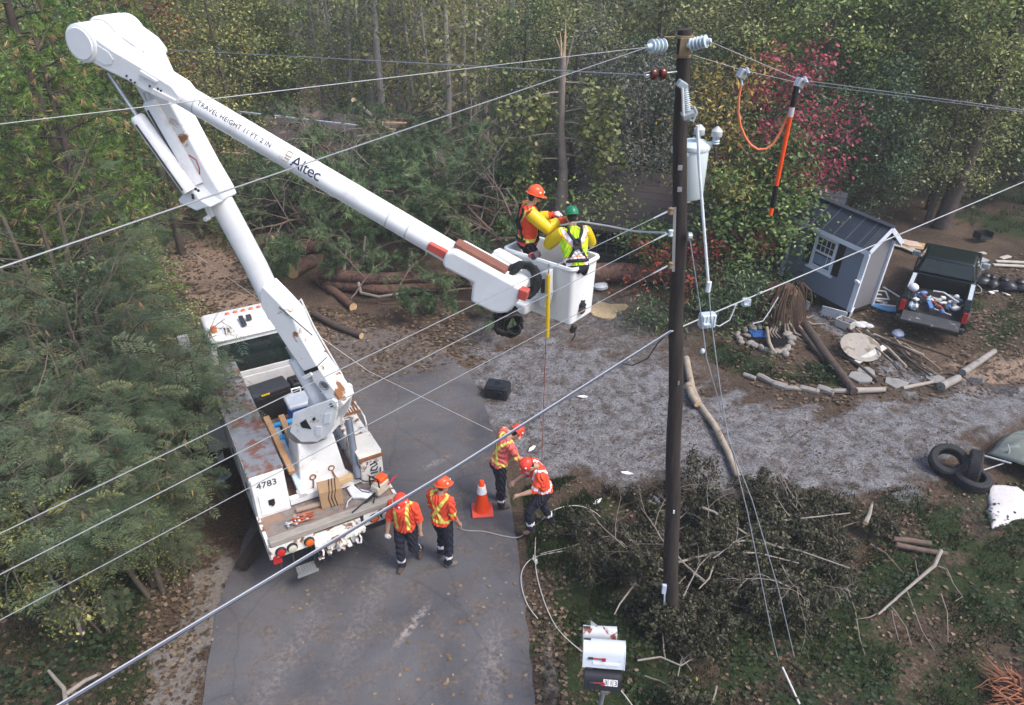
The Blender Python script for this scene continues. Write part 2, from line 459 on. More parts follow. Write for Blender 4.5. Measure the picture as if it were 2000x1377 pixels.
ATTR = dict(gravel=gravel, grass=grass, track=track, apron=apron)
grid_obj('ground', np.ones((Xg.shape[0] - 1, NX - 1), bool), 0.0, gm, ATTR)
grid_obj('gravel_driveway', cellmask(sm(d_grav + jit, -0.3, 0.3)) > 0.5, 0.005, gm, ATTR)
grid_obj('dirt_track', (cellmask(track) > 0.5) & (cellmask(d_road) < -0.1) & (cellmask(Yg) > 10), 0.005, gm, ATTR)

# asphalt road: a thin slab with a ragged broken edge
am, nt, b = nodes_of('asphalt')
tc = nt.nodes.new('ShaderNodeTexCoord'); co = tc.outputs['Object']
n1 = noise_n(nt, 0.45, 5, 0.6, co, 0.6); n2 = noise_n(nt, 90, 3, 0.8, co); n3 = noise_n(nt, 2.3, 6, 0.7, co); n4 = noise_n(nt, 14, 4, 0.7, co)
r1 = ramp(nt, [(0.28, (0.05, 0.05, 0.06)), (0.72, (0.13, 0.125, 0.132))]); nt.links.new(n1.outputs['Fac'], r1.inputs[0])
r2 = ramp(nt, [(0.3, 0.72), (0.7, 1.25)]); nt.links.new(n2.outputs['Fac'], r2.inputs[0])
c = mixc(nt, 1.0, r1.outputs[0], r2.outputs[0], 'MULTIPLY')
r3 = ramp(nt, [(0.48, 0), (0.68, 0.85)]); nt.links.new(n3.outputs['Fac'], r3.inputs[0])
r4 = ramp(nt, [(0.35, (0.075, 0.058, 0.05)), (0.7, (0.17, 0.145, 0.128))]); nt.links.new(n4.outputs['Fac'], r4.inputs[0])
c = mixc(nt, r3.outputs[0], c, r4.outputs[0])
for (sx_, sy_, rz_, lx_, ly_, k_) in ((805, 1222, 62, .62, .1, .75), (960, 1300, 85, 1.3, .3, .25), (560, 1290, 75, 2.2, .25, .18), (850, 905, 40, .5, .12, .35), (720, 1180, 80, 2.4, .3, .15)):
    mp_ = nt.nodes.new('ShaderNodeMapping'); mp_.vector_type = 'TEXTURE'; g_ = G(sx_, sy_); mp_.inputs[1].default_value = (g_.x, g_.y, 0); mp_.inputs[2].default_value = (0, 0, R(rz_)); mp_.inputs[3].default_value = (lx_, ly_, 1)
    nt.links.new(co, mp_.inputs[0]); sg_ = nt.nodes.new('ShaderNodeTexGradient'); sg_.gradient_type = 'SPHERICAL'; nt.links.new(mp_.outputs[0], sg_.inputs[0])
    mu_ = nt.nodes.new('ShaderNodeMath'); mu_.operation = 'MULTIPLY'; rq_ = ramp(nt, [(.42, 0), (.62, 1)]); nt.links.new(n4.outputs['Fac'], rq_.inputs[0]); nt.links.new(sg_.outputs['Fac'], mu_.inputs[0]); nt.links.new(rq_.outputs[0], mu_.inputs[1])
    m2_ = nt.nodes.new('ShaderNodeMath'); m2_.operation = 'MULTIPLY'; m2_.use_clamp = True; m2_.inputs[1].default_value = k_ * 2; nt.links.new(mu_.outputs[0], m2_.inputs[0])
    c = mixc(nt, m2_.outputs[0], c, (.3, .26, .24))
ta = nt.nodes.new('ShaderNodeAttribute'); ta.attribute_name = 'track'
c = mixc(nt, ta.outputs['Fac'], c, r4.outputs[0])
nd_ = noise_n(nt, 1.3, 4, 0.6, co); mx_ = mixc(nt, 0.25, co, nd_.outputs['Color'])
vc_ = nt.nodes.new('ShaderNodeTexVoronoi'); vc_.feature = 'DISTANCE_TO_EDGE'; vc_.inputs['Scale'].default_value = 0.55; nt.links.new(mx_, vc_.inputs['Vector'])
rc_ = ramp(nt, [(0.0, 0.45), (0.012, 1)]); nt.links.new(vc_.outputs['Distance'], rc_.inputs[0]); c = mixc(nt, 0.3, c, rc_.outputs[0], 'MULTIPLY')
nt.links.new(c, b.inputs['Base Color']); b.inputs['Roughness'].default_value = 0.85; b.inputs['Specular IOR Level'].default_value = 0.25
bp = nt.nodes.new('ShaderNodeBump'); bp.inputs['Strength'].default_value = 0.25; bp.inputs['Distance'].default_value = 0.01
nt.links.new(n2.outputs['Fac'], bp.inputs['Height']); nt.links.new(bp.outputs[0], b.inputs['Normal'])
bmr = bmesh.new()
ring = []
for i in range(len(P_ROAD)):
    a, c2 = Vector(P_ROAD[i]), Vector(P_ROAD[(i + 1) % len(P_ROAD)])
    k = max(1, int((c2 - a).length / 0.12))
    for j in range(k):
        p = a.lerp(c2, j / k)
        d = (c2 - a).normalized()
        off = 0.035 * noise.noise(Vector((p.x * 3, p.y * 3, 0))) + 0.02 * noise.noise(Vector((p.x * 11, p.y * 11, 5)))
        ring.append((p.x - d.y * off, p.y + d.x * off))
nr = len(ring)
vt = [(x, y, 0.016) for x, y in ring] + [(x, y, -0.05) for x, y in ring]
me = bpy.data.meshes.new('road')
me.from_pydata(vt, [], [tuple(range(nr))] + [(i, (i + 1) % nr, nr + (i + 1) % nr, nr + i) for i in range(nr)])
bmr.from_mesh(me); bmesh.ops.triangulate(bmr, faces=[f for f in bmr.faces if len(f.verts) > 4])
for _ in range(3):
    es = [e for e in bmr.edges if e.calc_length() > 1.0]
    if es: bmesh.ops.subdivide_edges(bmr, edges=es, cuts=1); bmesh.ops.triangulate(bmr, faces=[f for f in bmr.faces if len(f.verts) > 3])
bmesh.ops.recalc_face_normals(bmr, faces=bmr.faces); bmr.to_mesh(me)
xs = np.array([v.co[:2] for v in me.vertices])
rt = sm(in_poly(wpoly([(560, 600), (900, 600), (900, 705), (820, 715), (740, 740), (690, 790), (640, 800)]), xs[:, 0], xs[:, 1]), -0.8, 0.9) * 0.8
at = me.attributes.new('track', 'FLOAT', 'POINT'); at.data.foreach_set('value', rt.astype(np.float32))
me.materials.append(am)
o = bpy.data.objects.new('road', me); COL.objects.link(o); o['kind'] = 'structure'

# ---- litter and grass (nobody could count these)
def sample(poly_px, n, zz=0.0):
    P = wpoly(poly_px); a = np.array(P); lo, hi = a.min(0), a.max(0); out = []
    while len(out) < n:
        q = rng.uniform(lo, hi, (n * 2, 2)); d = in_poly(P, q[:, 0], q[:, 1]); out += q[d > 0].tolist()
    return np.array(out[:n])
def scatter_leaves(P, size, z=0.012, tilt=0.4):
    n = len(P); a = rng.uniform(0, 6.28, n); s = rng.uniform(size[0], size[1], n)
    q = np.array([(-0.5, -0.15), (0.0, -0.42), (0.55, 0.0), (0.0, 0.42)])
    V = np.zeros((n, 4, 3))
    tx, ty = rng.normal(0, tilt, n), rng.normal(0, tilt, n)
    for k in range(4):
        x, y = q[k]; V[:, k, 0] = P[:, 0] + s * (x * np.cos(a) - y * np.sin(a)); V[:, k, 1] = P[:, 1] + s * (x * np.sin(a) + y * np.cos(a))
        V[:, k, 2] = z + s * 0.08 + s * (x * tx + y * ty) * 0.35
    V[:, :, 2] = np.maximum(V[:, :, 2], z + 0.004)
    return V
LITTER = leaf_mat('fallen_leaf', [(0.0, (0.03, 0.02, 0.015)), (0.4, (0.075, 0.048, 0.032)), (0.75, (0.15, 0.1, 0.068)), (1.0, (0.26, 0.19, 0.135))], 0.8, 0.0, 0)
parts, lrn = [], []
for px, n, sz in (([(-50, 1050), (440, 1050), (390, 1200), (330, 1377), (250, 1600), (-300, 1600)], 3200, (0.04, 0.11)),
                  ([(560, 600), (900, 600), (960, 720), (880, 720), (760, 740), (650, 800), (560, 700)], 3200, (0.05, 0.13)),
                  ([(250, 380), (430, 380), (600, 620), (560, 720), (330, 560)], 3500, (0.06, 0.15)),
                  ([(860, 600), (1300, 590), (1450, 780), (1900, 780), (1850, 900), (1500, 960), (1050, 950), (950, 800)], 6500, (0.025, 0.06)),
                  ([(1350, 600), (2100, 480), (2200, 760), (1500, 800)], 6500, (0.05, 0.13)),
                  ([(1050, 960), (2100, 930), (2300, 1700), (1100, 1700)], 5200, (0.035, 0.09)),
                  ([(1035, 1000), (1100, 1000), (1110, 1500), (1045, 1500)], 550, (0.04, 0.1)),
                  ([(800, 1150), (1035, 1120), (1050, 1450), (760, 1450)], 120, (0.04, 0.095)),
                  ([(420, 1100), (1010, 1000), (1040, 1450), (390, 1450)], 130, (0.03, 0.07)),
                  ([(290, 1140), (430, 1080), (400, 1300), (390, 1500), (280, 1500)], 420, (0.04, 0.1))):
    P = sample(px, n)
    P = P[np.sin(P[:, 0] * 2.1 + 1.3 * np.sin(P[:, 1] * 1.7)) + rng.normal(0, 0.9, len(P)) > -0.5]
    parts.append(scatter_leaves(P, sz, 0.02)); lrn.append(rng.beta(1.6, 1.9, len(P)) if n > 140 else rng.uniform(.55, 1, len(P)))
V = np.concatenate(parts)
tag(quads_mesh('leaf_litter', V, LITTER, np.concatenate(lrn)), 'brown fallen leaves strewn over the ground and road', 'leaves', None, 'stuff')

# grass blades
def blades(P, h, spread=0.6):
    n = len(P); a = rng.uniform(0, 6.28, n); hh = rng.uniform(h[0], h[1], n); wd = rng.uniform(0.006, 0.016, n)
    V = np.zeros((n, 3, 3)); ca, sa = np.cos(a), np.sin(a)
    b2 = rng.uniform(0, 6.28, n); ln = hh * rng.uniform(0.1, spread, n)
    V[:, 0, 0] = P[:, 0] - wd * ca; V[:, 0, 1] = P[:, 1] - wd * sa
    V[:, 1, 0] = P[:, 0] + wd * ca; V[:, 1, 1] = P[:, 1] + wd * sa
    V[:, 2, 0] = P[:, 0] + ln * np.cos(b2); V[:, 2, 1] = P[:, 1] + ln * np.sin(b2); V[:, 2, 2] = hh
    return V
GRASSM = leaf_mat('grass_blade', [(0.0, (0.012, 0.026, 0.009)), (0.5, (0.032, 0.056, 0.018)), (0.85, (0.062, 0.08, 0.032)), (1.0, (0.14, 0.12, 0.065))], 0.6, 0.2, 0)
def keep(P, thr=0.0, wl=1.3, o=3):
    return P[wob(P[:, 0], P[:, 1], wl, 10, o) + rng.normal(0, 0.35, len(P)) > thr]
gp = [blades(keep(sample([(1050, 975), (2100, 940), (2300, 1800), (1070, 1800)], 62000), 0.1), (0.03, 0.13)),
      blades(keep(sample([(1360, 690), (1420, 660), (1480, 690), (1640, 720), (1645, 760), (1560, 748), (1420, 728)], 5000), 0.0), (0.04, 0.13)),
      blades(keep(sample([(1840, 560), (2150, 590), (2150, 720), (1900, 690)], 12000), 0.2), (0.03, 0.1)),
      blades(keep(sample([(1850, 350), (2300, 320), (2300, 500), (1900, 450)], 22000), 0.0), (0.05, 0.16)),
      blades(keep(sample([(1020, 950), (1120, 930), (1180, 1000), (1090, 1120), (1035, 1110)], 9000), -0.3), (0.04, 0.12)),
      blades(keep(sample([(-200, 1180), (320, 1150), (260, 1600), (-400, 1700)], 20000), 0.3), (0.03, 0.12))]
V = np.concatenate(gp)
tag(quads_mesh('grass', V, GRASSM, rng.beta(1.6, 2.2, len(V))), 'short patchy green grass over the verge and yard', 'grass', None, 'stuff')
# broad-leaved ground weeds
WEED = leaf_mat('weed_leaf', [(0.0, (0.01, 0.022, 0.011)), (0.6, (0.026, 0.05, 0.022)), (1.0, (0.07, 0.1, 0.045))], 0.5, 0.25, 0)
P = keep(sample([(1080, 1000), (2100, 960), (2300, 1750), (1080, 1750)], 9000), 0.25, 2.2, 17)
P2 = keep(sample([(1380, 690), (1640, 725), (1640, 755), (1420, 725)], 260), -0.5)
P3 = keep(sample([(-300, 900), (240, 1000), (300, 1150), (150, 1500), (-300, 1500)], 5000), -0.1, 2.2, 20)
V = np.concatenate([scatter_leaves(P, (0.03, 0.085), 0.05, 0.6), scatter_leaves(P2, (0.05, 0.12), 0.1, 0.7), scatter_leaves(P3, (0.04, 0.12), 0.1, 0.7)])
V[:, :, 2] += rng.uniform(0, 0.07, len(V))[:, None]
tag(quads_mesh('ground_weeds', V, WEED, rng.beta(2, 2, len(V))), 'low broad leaved weeds spread through the grass', 'weeds', None, 'stuff')
# ---------------------------------------------------------------- bucket truck
TRK = thing('bucket_truck', 'white rusty bucket truck parked on the road with its boom raised', 'truck', (-2.89, 8.78, 0), R(29.4))
TM = MW[TRK.name]
def tw(x, y, z): return TM @ Vector((x, y, z))
TC = Vector((-3.34, 9.79, 0)); BE = Vector((.952, -.304, 0)).normalized(); BN = Vector((-BE.y, BE.x, 0))
def pl3(s, z, off): return TC + BE * s + Vector((0, 0, z)) + BN * off
def PL(x, y, off):
    r = ray(x, y); t = (TC.dot(BN) + off) / r.dot(BN)
    p = Vector((0, 0, CAMH)) + r * t
    return ((p - TC).dot(BE), p.z)
def plpoly(px, off): return [PL(x, y, off) for x, y in px]
def P3(x, y, off): 
    a = PL(x, y, off); return pl3(a[0], a[1], off)

# chassis, wheels
m = MB()
for sx in (-1, 1): m.box((sx * .42, 3.7, .72), (.09, 7.0, .24))
for y in (.3, 2.0, 3.4, 5.0, 7.0): m.box((0, y, .72), (.8, .1, .16))
m.box((0, 2.2, .48), (1.7, .16, .16)); m.box((0, 6.5, .45), (1.7, .12, .14))
m.build('chassis', DKSTEEL, TRK, bevel=.01)
def wheel(x, y, wd, par, r=.48):
    t = MB(); s = 1 if x > 0 else -1
    prof = [(r * .56, -wd / 2), (r * .9, -wd / 2), (r, -wd / 2 + .05), (r, wd / 2 - .05), (r * .9, wd / 2), (r * .56, wd / 2)]
    t.lathe(prof, (x, y, r), (s, 0, 0), 28)
    w_ = t.build('wheel', BLACK, par, smooth=True)
    q = MB(); q.lathe([(r * .57, -wd / 2 + .01), (r * .57, wd / 2 - .03), (r * .5, wd / 2 - .03), (r * .42, wd / 2 - .1), (r * .16, wd / 2 - .06), (r * .14, wd / 2)], (x, y, r), (s, 0, 0), 20)
    q.build('rim', WHITE, w_, smooth=True)
wheel(-.78, 2.2, .5, TRK); wheel(.78, 2.2, .5, TRK); wheel(-.85, 6.5, .28, TRK); wheel(.85, 6.5, .28, TRK)

# cab and hood
def cabprof(c, top, w0, w1, y0, y1, ya, yb, z0, z1, mi=0):
    vs = [(-w0, y0, z0), (w0, y0, z0), (w0, y1, z0), (-w0, y1, z0), (-w1, ya, z1), (w1, ya, z1), (w1, yb, z1), (-w1, yb, z1)]
    c.add(vs, [(3, 2, 1, 0), (4, 5, 6, 7), (0, 1, 5, 4), (1, 2, 6, 5), (2, 3, 7, 6), (3, 0, 4, 7)], mi)
cb = MB()
cabprof(cb, 0, .98, .98, 4.55, 6.25, 4.55, 6.25, .75, 1.5)
cabprof(cb, 0, .96, .84, 4.56, 6.22, 4.72, 5.85, 1.5, 2.36)
cabprof(cb, 0, .86, .8, 4.62, 5.95, 4.72, 5.8, 2.36, 2.46)
cab = cb.build('cab', WHITE, TRK, bevel=.05, seg=3, smooth=True)
gl = MB()
# rear window and the two side windows stand 3 mm proud
def quad_on(mb, pts, off=.004, th=.012):
    p = [Vector(q) for q in pts]; nn = (p[1] - p[0]).cross(p[3] - p[0]).normalized()
    vs = [q + nn * off for q in p] + [q + nn * (off - th) for q in p]
    mb.add(vs, [(0, 1, 2, 3), (7, 6, 5, 4), (0, 4, 5, 1), (1, 5, 6, 2), (2, 6, 7, 3), (3, 7, 4, 0)])
quad_on(gl, [(-.8, 4.585, 1.6), (.8, 4.585, 1.6), (.74, 4.70, 2.26), (-.74, 4.70, 2.26)], .012)
gl.build('rear_window', GLASSD, cab)
for s in (-1, 1):
    g2 = MB(); pts = [(s * .958, 4.85, 1.58), (s * .958, 5.95, 1.58), (s * .87, 5.7, 2.25), (s * .87, 4.9, 2.25)]
    if s < 0: pts = pts[::-1]
    quad_on(g2, pts, .01); g2.build('side_window', GLASSD, cab)
g3 = MB(); quad_on(g3, [(.82, 6.2, 1.56), (-.82, 6.2, 1.56), (-.74, 5.9, 2.26), (.74, 5.9, 2.26)], .02); g3.build('windscreen', GLASSD, cab)
hd = MB(); cabprof(hd, 0, .9, .8, 6.15, 7.5, 6.15, 7.35, .7, 1.48); hd.build('hood', WHITE, TRK, bevel=.07, seg=3, smooth=True)
fn = MB(); fn.box((0, 7.6, .6), (2.0, .2, .3)); fn.build('front_bumper', DKSTEEL, TRK, bevel=.03)
for x in (-.32, -.16, 0, .16, .32):
    q = MB(); q.ball((x, 5.62, 2.475), (.05, .035, .025)); q.build('marker_light', LENSAMB, cab, smooth=True)
for s in (-1, 1):
    q = MB(); q.tube([(s * .97, 5.9, 1.5), (s * 1.24, 5.95, 1.55), (s * 1.26, 5.95, 2.1), (s * .95, 5.85, 2.2)], .015, 6); mr_ = q.build('mirror', DKSTEEL, TRK)
    q = MB(); q.box((s * 1.25, 5.95, 1.85), (.22, .08, .42)); q.build('mirror_glass_housing', BLACK if s > 0 else mat('mirror_grey', (.35, .36, .38), .3), mr_, bevel=.03)
q = MB(); q.lathe([(.06, 0), (.06, .09), (.04, .12)], (-.7, 4.95, 2.47), (0, 0, 1), 12); q.build('amber_beacon', LENSAMB, cab, smooth=True)
q = MB(); q.box((-.12, 5.05, 2.52), (.09, .42, .05)); q.box((.02, 5.12, 2.53), (.1, .12, .09)); q.build('antenna_mount', DKSTEEL, cab, bevel=.01)

# service body
m = MB(); m.box((-.765, 2.53, 1.355), (.53, 3.74, 1.21)); lb = m.build('left_tool_compartment', WHITE, TRK, bevel=.015)
m = MB(); m.box((-.765, 2.56, 1.985), (.56, 3.7, .05)); m.build('compartment_lid', DECKTOP, lb, bevel=.01)
m = MB(); m.box((-1.036, 2.53, 1.97), (.03, 3.8, .05)); m.build('lid_edge', RUSTW, lb)
for i, (y0, y1) in enumerate(((.75, 1.6), (1.7, 2.75), (2.85, 4.3))):
    m = MB(); m.box((-1.037, (y0 + y1) / 2, 1.45), (.02, y1 - y0, .9)); d_ = m.build('compartment_door', WHITE, lb, bevel=.006)
    m = MB(); m.box((-1.052, (y0 + y1) / 2, 1.45), (.02, .14, .1)); m.build('latch', DKSTEEL, d_, bevel=.01)
m = MB(); m.box((-.765, .655, 1.4), (.4, .02, .42)); d_ = m.build('rear_door', WHITE, lb, bevel=.006)
m = MB(); m.box((-.78, .64, 1.42), (.1, .02, .11)); m.box((-.77, .63, 1.38), (.05, .03, .06)); m.build('latch', BLACK, d_, bevel=.01)
vs, fs = text_mesh('4783', .165, .002); m = MB(); m.add([(-.96 + v.x, .655 - v.z, 1.74 + v.y) for v in vs], fs); m.build('fleet_number', LETTER, lb, fix=False)
m = MB(); m.box((-.505, 2.2, 1.62), (.02, 3.0, .7)); m.build('inner_panel', RUSTW, lb)
m = MB(); m.box((.93, 1.42, 1.22), (.4, 1.52, .95)); m.box((.93, 3.35, 1.3), (.4, 2.3, 1.1)); rb_ = m.build('right_tool_compartment', RUSTW, TRK, bevel=.02)
m = MB(); m.box((.93, .99, 1.705), (.42, .6, .03)); m.build('compartment_lid', mat('cream_paint', (.72, .68, .6), .55, .1, 5, stain=(.3, .12, .04), stain_at=.62, stain_scale=6), rb_, bevel=.01)
m = MB(); m.box((.93, .64, 1.66), (.42, .03, .07)); m.build('lid_edge', RUST, rb_, bevel=.012)
# grab step with rusty grating on the right compartment
m = MB()
for k in range(7): m.box((.78 + k * .05, 1.75, 1.99), (.02, .34, .03))
m.box((.93, 1.58, 1.99), (.36, .03, .04)); m.box((.93, 1.92, 1.99), (.36, .03, .04)); g_ = m.build('step_grating', RUST, rb_)
m = MB()
for x in (.75, 1.11):
    m.tube([(x, 1.92, 1.7), (x, 1.92, 1.99), (x, 1.4, 1.99), (x, 1.32, 1.9), (x, 1.3, 1.7)], .014, 6)
m.build('step_rail', RUSTW, g_, smooth=True)
# mark on the right compartment
m = MB()
for p in ([(.9, 1.5), (1.0, 1.53), (1.03, 1.47)], [(1.03, 1.47), (.93, 1.44), (.9, 1.38)], [(.9, 1.38), (1.0, 1.36), (1.03, 1.42)], [(.9, 1.32), (1.02, 1.31)]):
    m.tube([(x, .652, z) for x, z in p], .012, 5)
m.build('company_mark', LETTER, rb_)
# deck, tail shelf, cross beam, rear plank
m = MB(); m.box((.1, 2.5, 1.1), (1.3, 3.7, .08)); m.build('load_deck', mat('rusty_tread_deck', (.2, .13, .11), .8, .3, 7, bump=.2), TRK)
m = MB(); m.box((.05, .35, 1.11), (2.1, .7, .08)); ts = m.build('tail_shelf', mat('dirty_shelf', (.2, .17, .155), .85, .35, 9, bump=.3, stain=(.28, .17, .12), stain_at=.55), TRK)
m = MB(); m.box((.05, .015, 1.17), (2.12, .15, .1)); m.build('tail_plank', WOODG, ts, bevel=.008)
m = MB(); m.box((.12, .72, 1.25), (1.22, .09, .14)); m.build('cross_beam', WHITE, TRK, bevel=.01)
for x in (-1.03, 1.12): m = MB(); m.box((x, .36, 1.0), (.05, .72, .34)); m.build('shelf_side', RUSTW, ts)
m = MB()
m.box((-.68, -.03, .99), (.72, .04, .24)); m.box((.8, -.03, .99), (.62, .04, .24)); m.box((.06, -.01, .97), (.76, .04, .16))
rp = m.build('rear_panel', RUSTW, TRK, bevel=.008)
for x, mt in ((-.88, LENSRED), (-.7, LENSWHT), (-.43, LENSAMB), (.66, LENSAMB), (.85, LENSWHT), (1.0, LENSRED)):
    q = MB(); q.lathe([(.085, 0), (.085, .035), (.07, .05)], (x, -.045, .99), (0, -1, 0), 18); f_ = q.build('lamp_bezel', BLACK, rp, smooth=True)
    q = MB(); q.lathe([(.068, 0), (.066, .02), (.03, .034)], (x, -.09, .99), (0, -1, 0), 18); q.build('lamp_lens', mt, f_, smooth=True)
for x in (-.98, 1.09):
    q = MB(); q.lathe([(.035, 0), (.033, .02), (.01, .03)], (x, -.05, .9), (0, -1, 0), 12); q.build('side_marker', LENSRED, rp, smooth=True)
m = MB(); m.box((-.95, 0, .8), (.14, .1, .1)); m.build('reflector_block', LENSRED, rp, bevel=.01)
# hitch, hooks and under-run clutter
rnd = random.Random(4)
m = MB()
m.box((.06, -.06, .86), (.84, .1, .1)); m.box((.06, .0, .72), (.5, .14, .18))
m.lathe([(.07, -.08), (.075, 0), (.05, .08)], (.05, -.14, .78), (0, -1, 0), 12)
for k in range(16):
    x = rnd.uniform(-.35, .5); z = rnd.uniform(.6, .92)
    m.box((x, -.1 + rnd.uniform(-.04, .03), z), (rnd.uniform(.03, .12), rnd.uniform(.04, .1), rnd.uniform(.03, .12)), (rnd.uniform(-.4, .4),) * 3)
for x in (-.28, .35):
    m.tube([(x, -.1, .84), (x + .02, -.2, .8), (x, -.22, .72), (x - .04, -.16, .68)], .018, 6)
m.build('tow_hitch', RUSTW, rp, bevel=.006)
m = MB()
for x in (-.35, -.2, .2, .38): m.tube([(x, -.09, .82), (x + .05, -.15, .6), (x + .1, -.1, .5)], .012, 5)
m.build('hanging_hooks', DKSTEEL, rp)
m = MB(); m.box((.75, .1, .72), (.6, .1, .12)); m.build('under_frame', DKSTEEL, rp)
m = MB()
for k in range(6): m.box((-.55, -.12 + k * .035, .42), (.3, .014, .03))
for k in range(7): m.box((-.68 + k * .043, -.03, .42), (.014, .2, .028))
m.box((-.55, -.15, .42), (.34, .02, .05)); stp = m.build('rear_step', STEEL, TRK)
for x in (-.7, -.4): m = MB(); m.tube([(x, .05, .8), (x + (-.02 if x < -.5 else .02), -.02, .42)], .015, 6); m.build('step_bracket', DKSTEEL, stp)
m = MB(); m.tube([(-.9, .03, .8), (-.92, -.06, .62), (-.72, -.06, .6), (-.7, .03, .8)], .015, 6); m.build('step_loop', DKSTEEL, stp)
# headboard between body and cab
m = MB(); m.box((.03, 4.32, 1.62), (1.0, .03, .34)); m.box((.03, 4.03, 1.62), (1.0, .03, .42)); m.box((.03, 4.17, 1.5), (1.0, .3, .03)); m.build('headboard_trough', mat('dirty_white', (.55, .54, .54), .5, .15, 6), TRK, bevel=.006)
m = MB(); m.tube([(-.1, 4.1, 1.54), (-.02, 4.2, 1.6), (.14, 4.2, 1.6), (.2, 4.14, 1.54)], .035, 7); m.build('rope_coil', BLACK, TRK, smooth=True)
# pedestal and its sloped rear plate
m = MB()
cx, cy = .14, 1.28
def frus(mb, x0, x1, y0, y1, z0, X0, X1, Y0, Y1, z1, mi=0):
    mb.add([(x0, y0, z0), (x1, y0, z0), (x1, y1, z0), (x0, y1, z0), (X0, Y0, z1), (X1, Y0, z1), (X1, Y1, z1), (X0, Y1, z1)],
           [(3, 2, 1, 0), (4, 5, 6, 7), (0, 1, 5, 4), (1, 2, 6, 5), (2, 3, 7, 6), (3, 0, 4, 7)], mi)
frus(m, cx - .42, cx + .42, cy - .42, cy + .42, 1.14, cx - .3, cx + .3, cy - .3, cy + .3, 2.12)
ped = m.build('pedestal', WHITE, TRK, bevel=.03)
m = MB()
m.add([(cx - .5, .8, 1.16), (cx + .62, .8, 1.16), (cx + .08, 1.0, 1.68), (cx - .1, 1.0, 1.68), (cx - .5, .86, 1.15), (cx + .62, .86, 1.15), (cx + .08, 1.07, 1.66), (cx - .1, 1.07, 1.66)],
      [(0, 1, 2, 3), (7, 6, 5, 4), (0, 4, 5, 1), (1, 5, 6, 2), (2, 6, 7, 3), (3, 7, 4, 0)])
pp = m.build('sloped_plate', WHITE, ped, bevel=.01)
m = MB()
for x, z, s in ((cx - .17, 1.45, -1), (cx + .16, 1.5, 1)):
    y = .8 + (z - 1.16) / .52 * .2 - .03
    ring = [(x + .05 * math.cos(a), y, z + .05 * math.sin(a)) for a in np.linspace(0, 6.28, 10)]
    m.tube(ring, .012, 5); m.tube([(x, y, z - .04), (x + s * .02, y - .05, z - .12), (x + s * .06, y - .09, z - .22)], .014, 5)
m.build('chain_hook', RUST, pp)
m = MB(); m.box((cx - .02, .965, 1.62), (.24, .02, .03), (0, .2, 0)); m.build('handle', BLACK, pp)
m = MB(); m.lathe([(.36, 0), (.38, .03), (.38, .1), (.35, .13)], (cx, cy - .02, 2.1), (0, 0, 1), 32); m.build('slewing_ring', mat('greasy_ring', (.25, .22, .2), .5, .5, 8), ped, smooth=True)
m = MB(); m.box((cx + .02, .972, 1.9), (.3, .03, .24), (-.13, 0, 0)); m.build('valve_cover', mat('stained_white', (.6, .6, .58), .5, .2, 7, stain=(.08, .07, .06), stain_at=.55, stain_scale=7), ped, bevel=.01)

# turret plates (two) with their openings
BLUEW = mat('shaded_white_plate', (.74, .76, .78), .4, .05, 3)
pt = [(567, 842), (571, 828), (573, 807), (612, 792), (650, 779), (658, 783), (661, 795), (654, 830), (640, 850), (620, 862), (589, 862)]
tur = None
prof = plpoly(pt, -.24)
for o0 in (-.26, .2):
    m = MB(); m.prism(prof, pl3, o0, o0 + .05)
    if tur is None: tur = m.build('turret', WHITE, TRK, world=True, bevel=.01)
    else: m.build('turret_plate', WHITE, tur, world=True, top=TRK, bevel=.01)
m = MB(); m.prism(plpoly([(586, 826), (597, 819), (608, 838), (590, 835)], -.265), pl3, -.272, -.262); m.prism(plpoly([(610, 818), (614, 814), (617, 819), (612, 822)], -.265), pl3, -.272, -.262)
m.build('plate_opening', BLACK, tur, world=True, top=TRK)
m = MB(); c0 = P3(649, 790, -.25); m.lathe([(.075, -.03), (.075, .0), (.045, .012)], c0, -BN, 18); m.lathe([(.06, 0), (.06, .55)], c0, BN, 14); pv = m.build('pivot_pin', mat('pin_grey', (.55, .56, .58), .4), tur, world=True, top=TRK, smooth=True)
m = MB(); m.lathe([(.03, 0), (.03, .02)], c0 - BN * .015, -BN, 12); m.build('pin_bolt', BLACK, pv, world=True, top=TRK)
m = MB(); m.prism(plpoly([(600, 845), (640, 840), (640, 855), (600, 862)], -.2), pl3, -.21, .2); m.build('turret_base', WHITE, tur, world=True, top=TRK)
m = MB()
for q in ([(634, 808), (648, 805), (645, 826), (632, 828)], [(617, 832), (630, 832), (628, 851), (616, 850)]):
    m.prism(plpoly(q, -.265), pl3, -.28, -.262)
m.build('plate_stiffener', BLUEW, tur, world=True, top=TRK, bevel=.008)

# lift cylinder under the lower boom
m = MB(); a, b_ = P3(575, 700, 0), P3(626, 792, 0); m.tube([a, b_], .105, 18); lc = m.build('lift_cylinder', BLUEW, TRK, world=True, smooth=True)
m = MB(); m.tube([a, a.lerp(b_, -.25)], .045, 10); m.build('cylinder_rod', STEEL, lc, world=True, top=TRK, smooth=True)

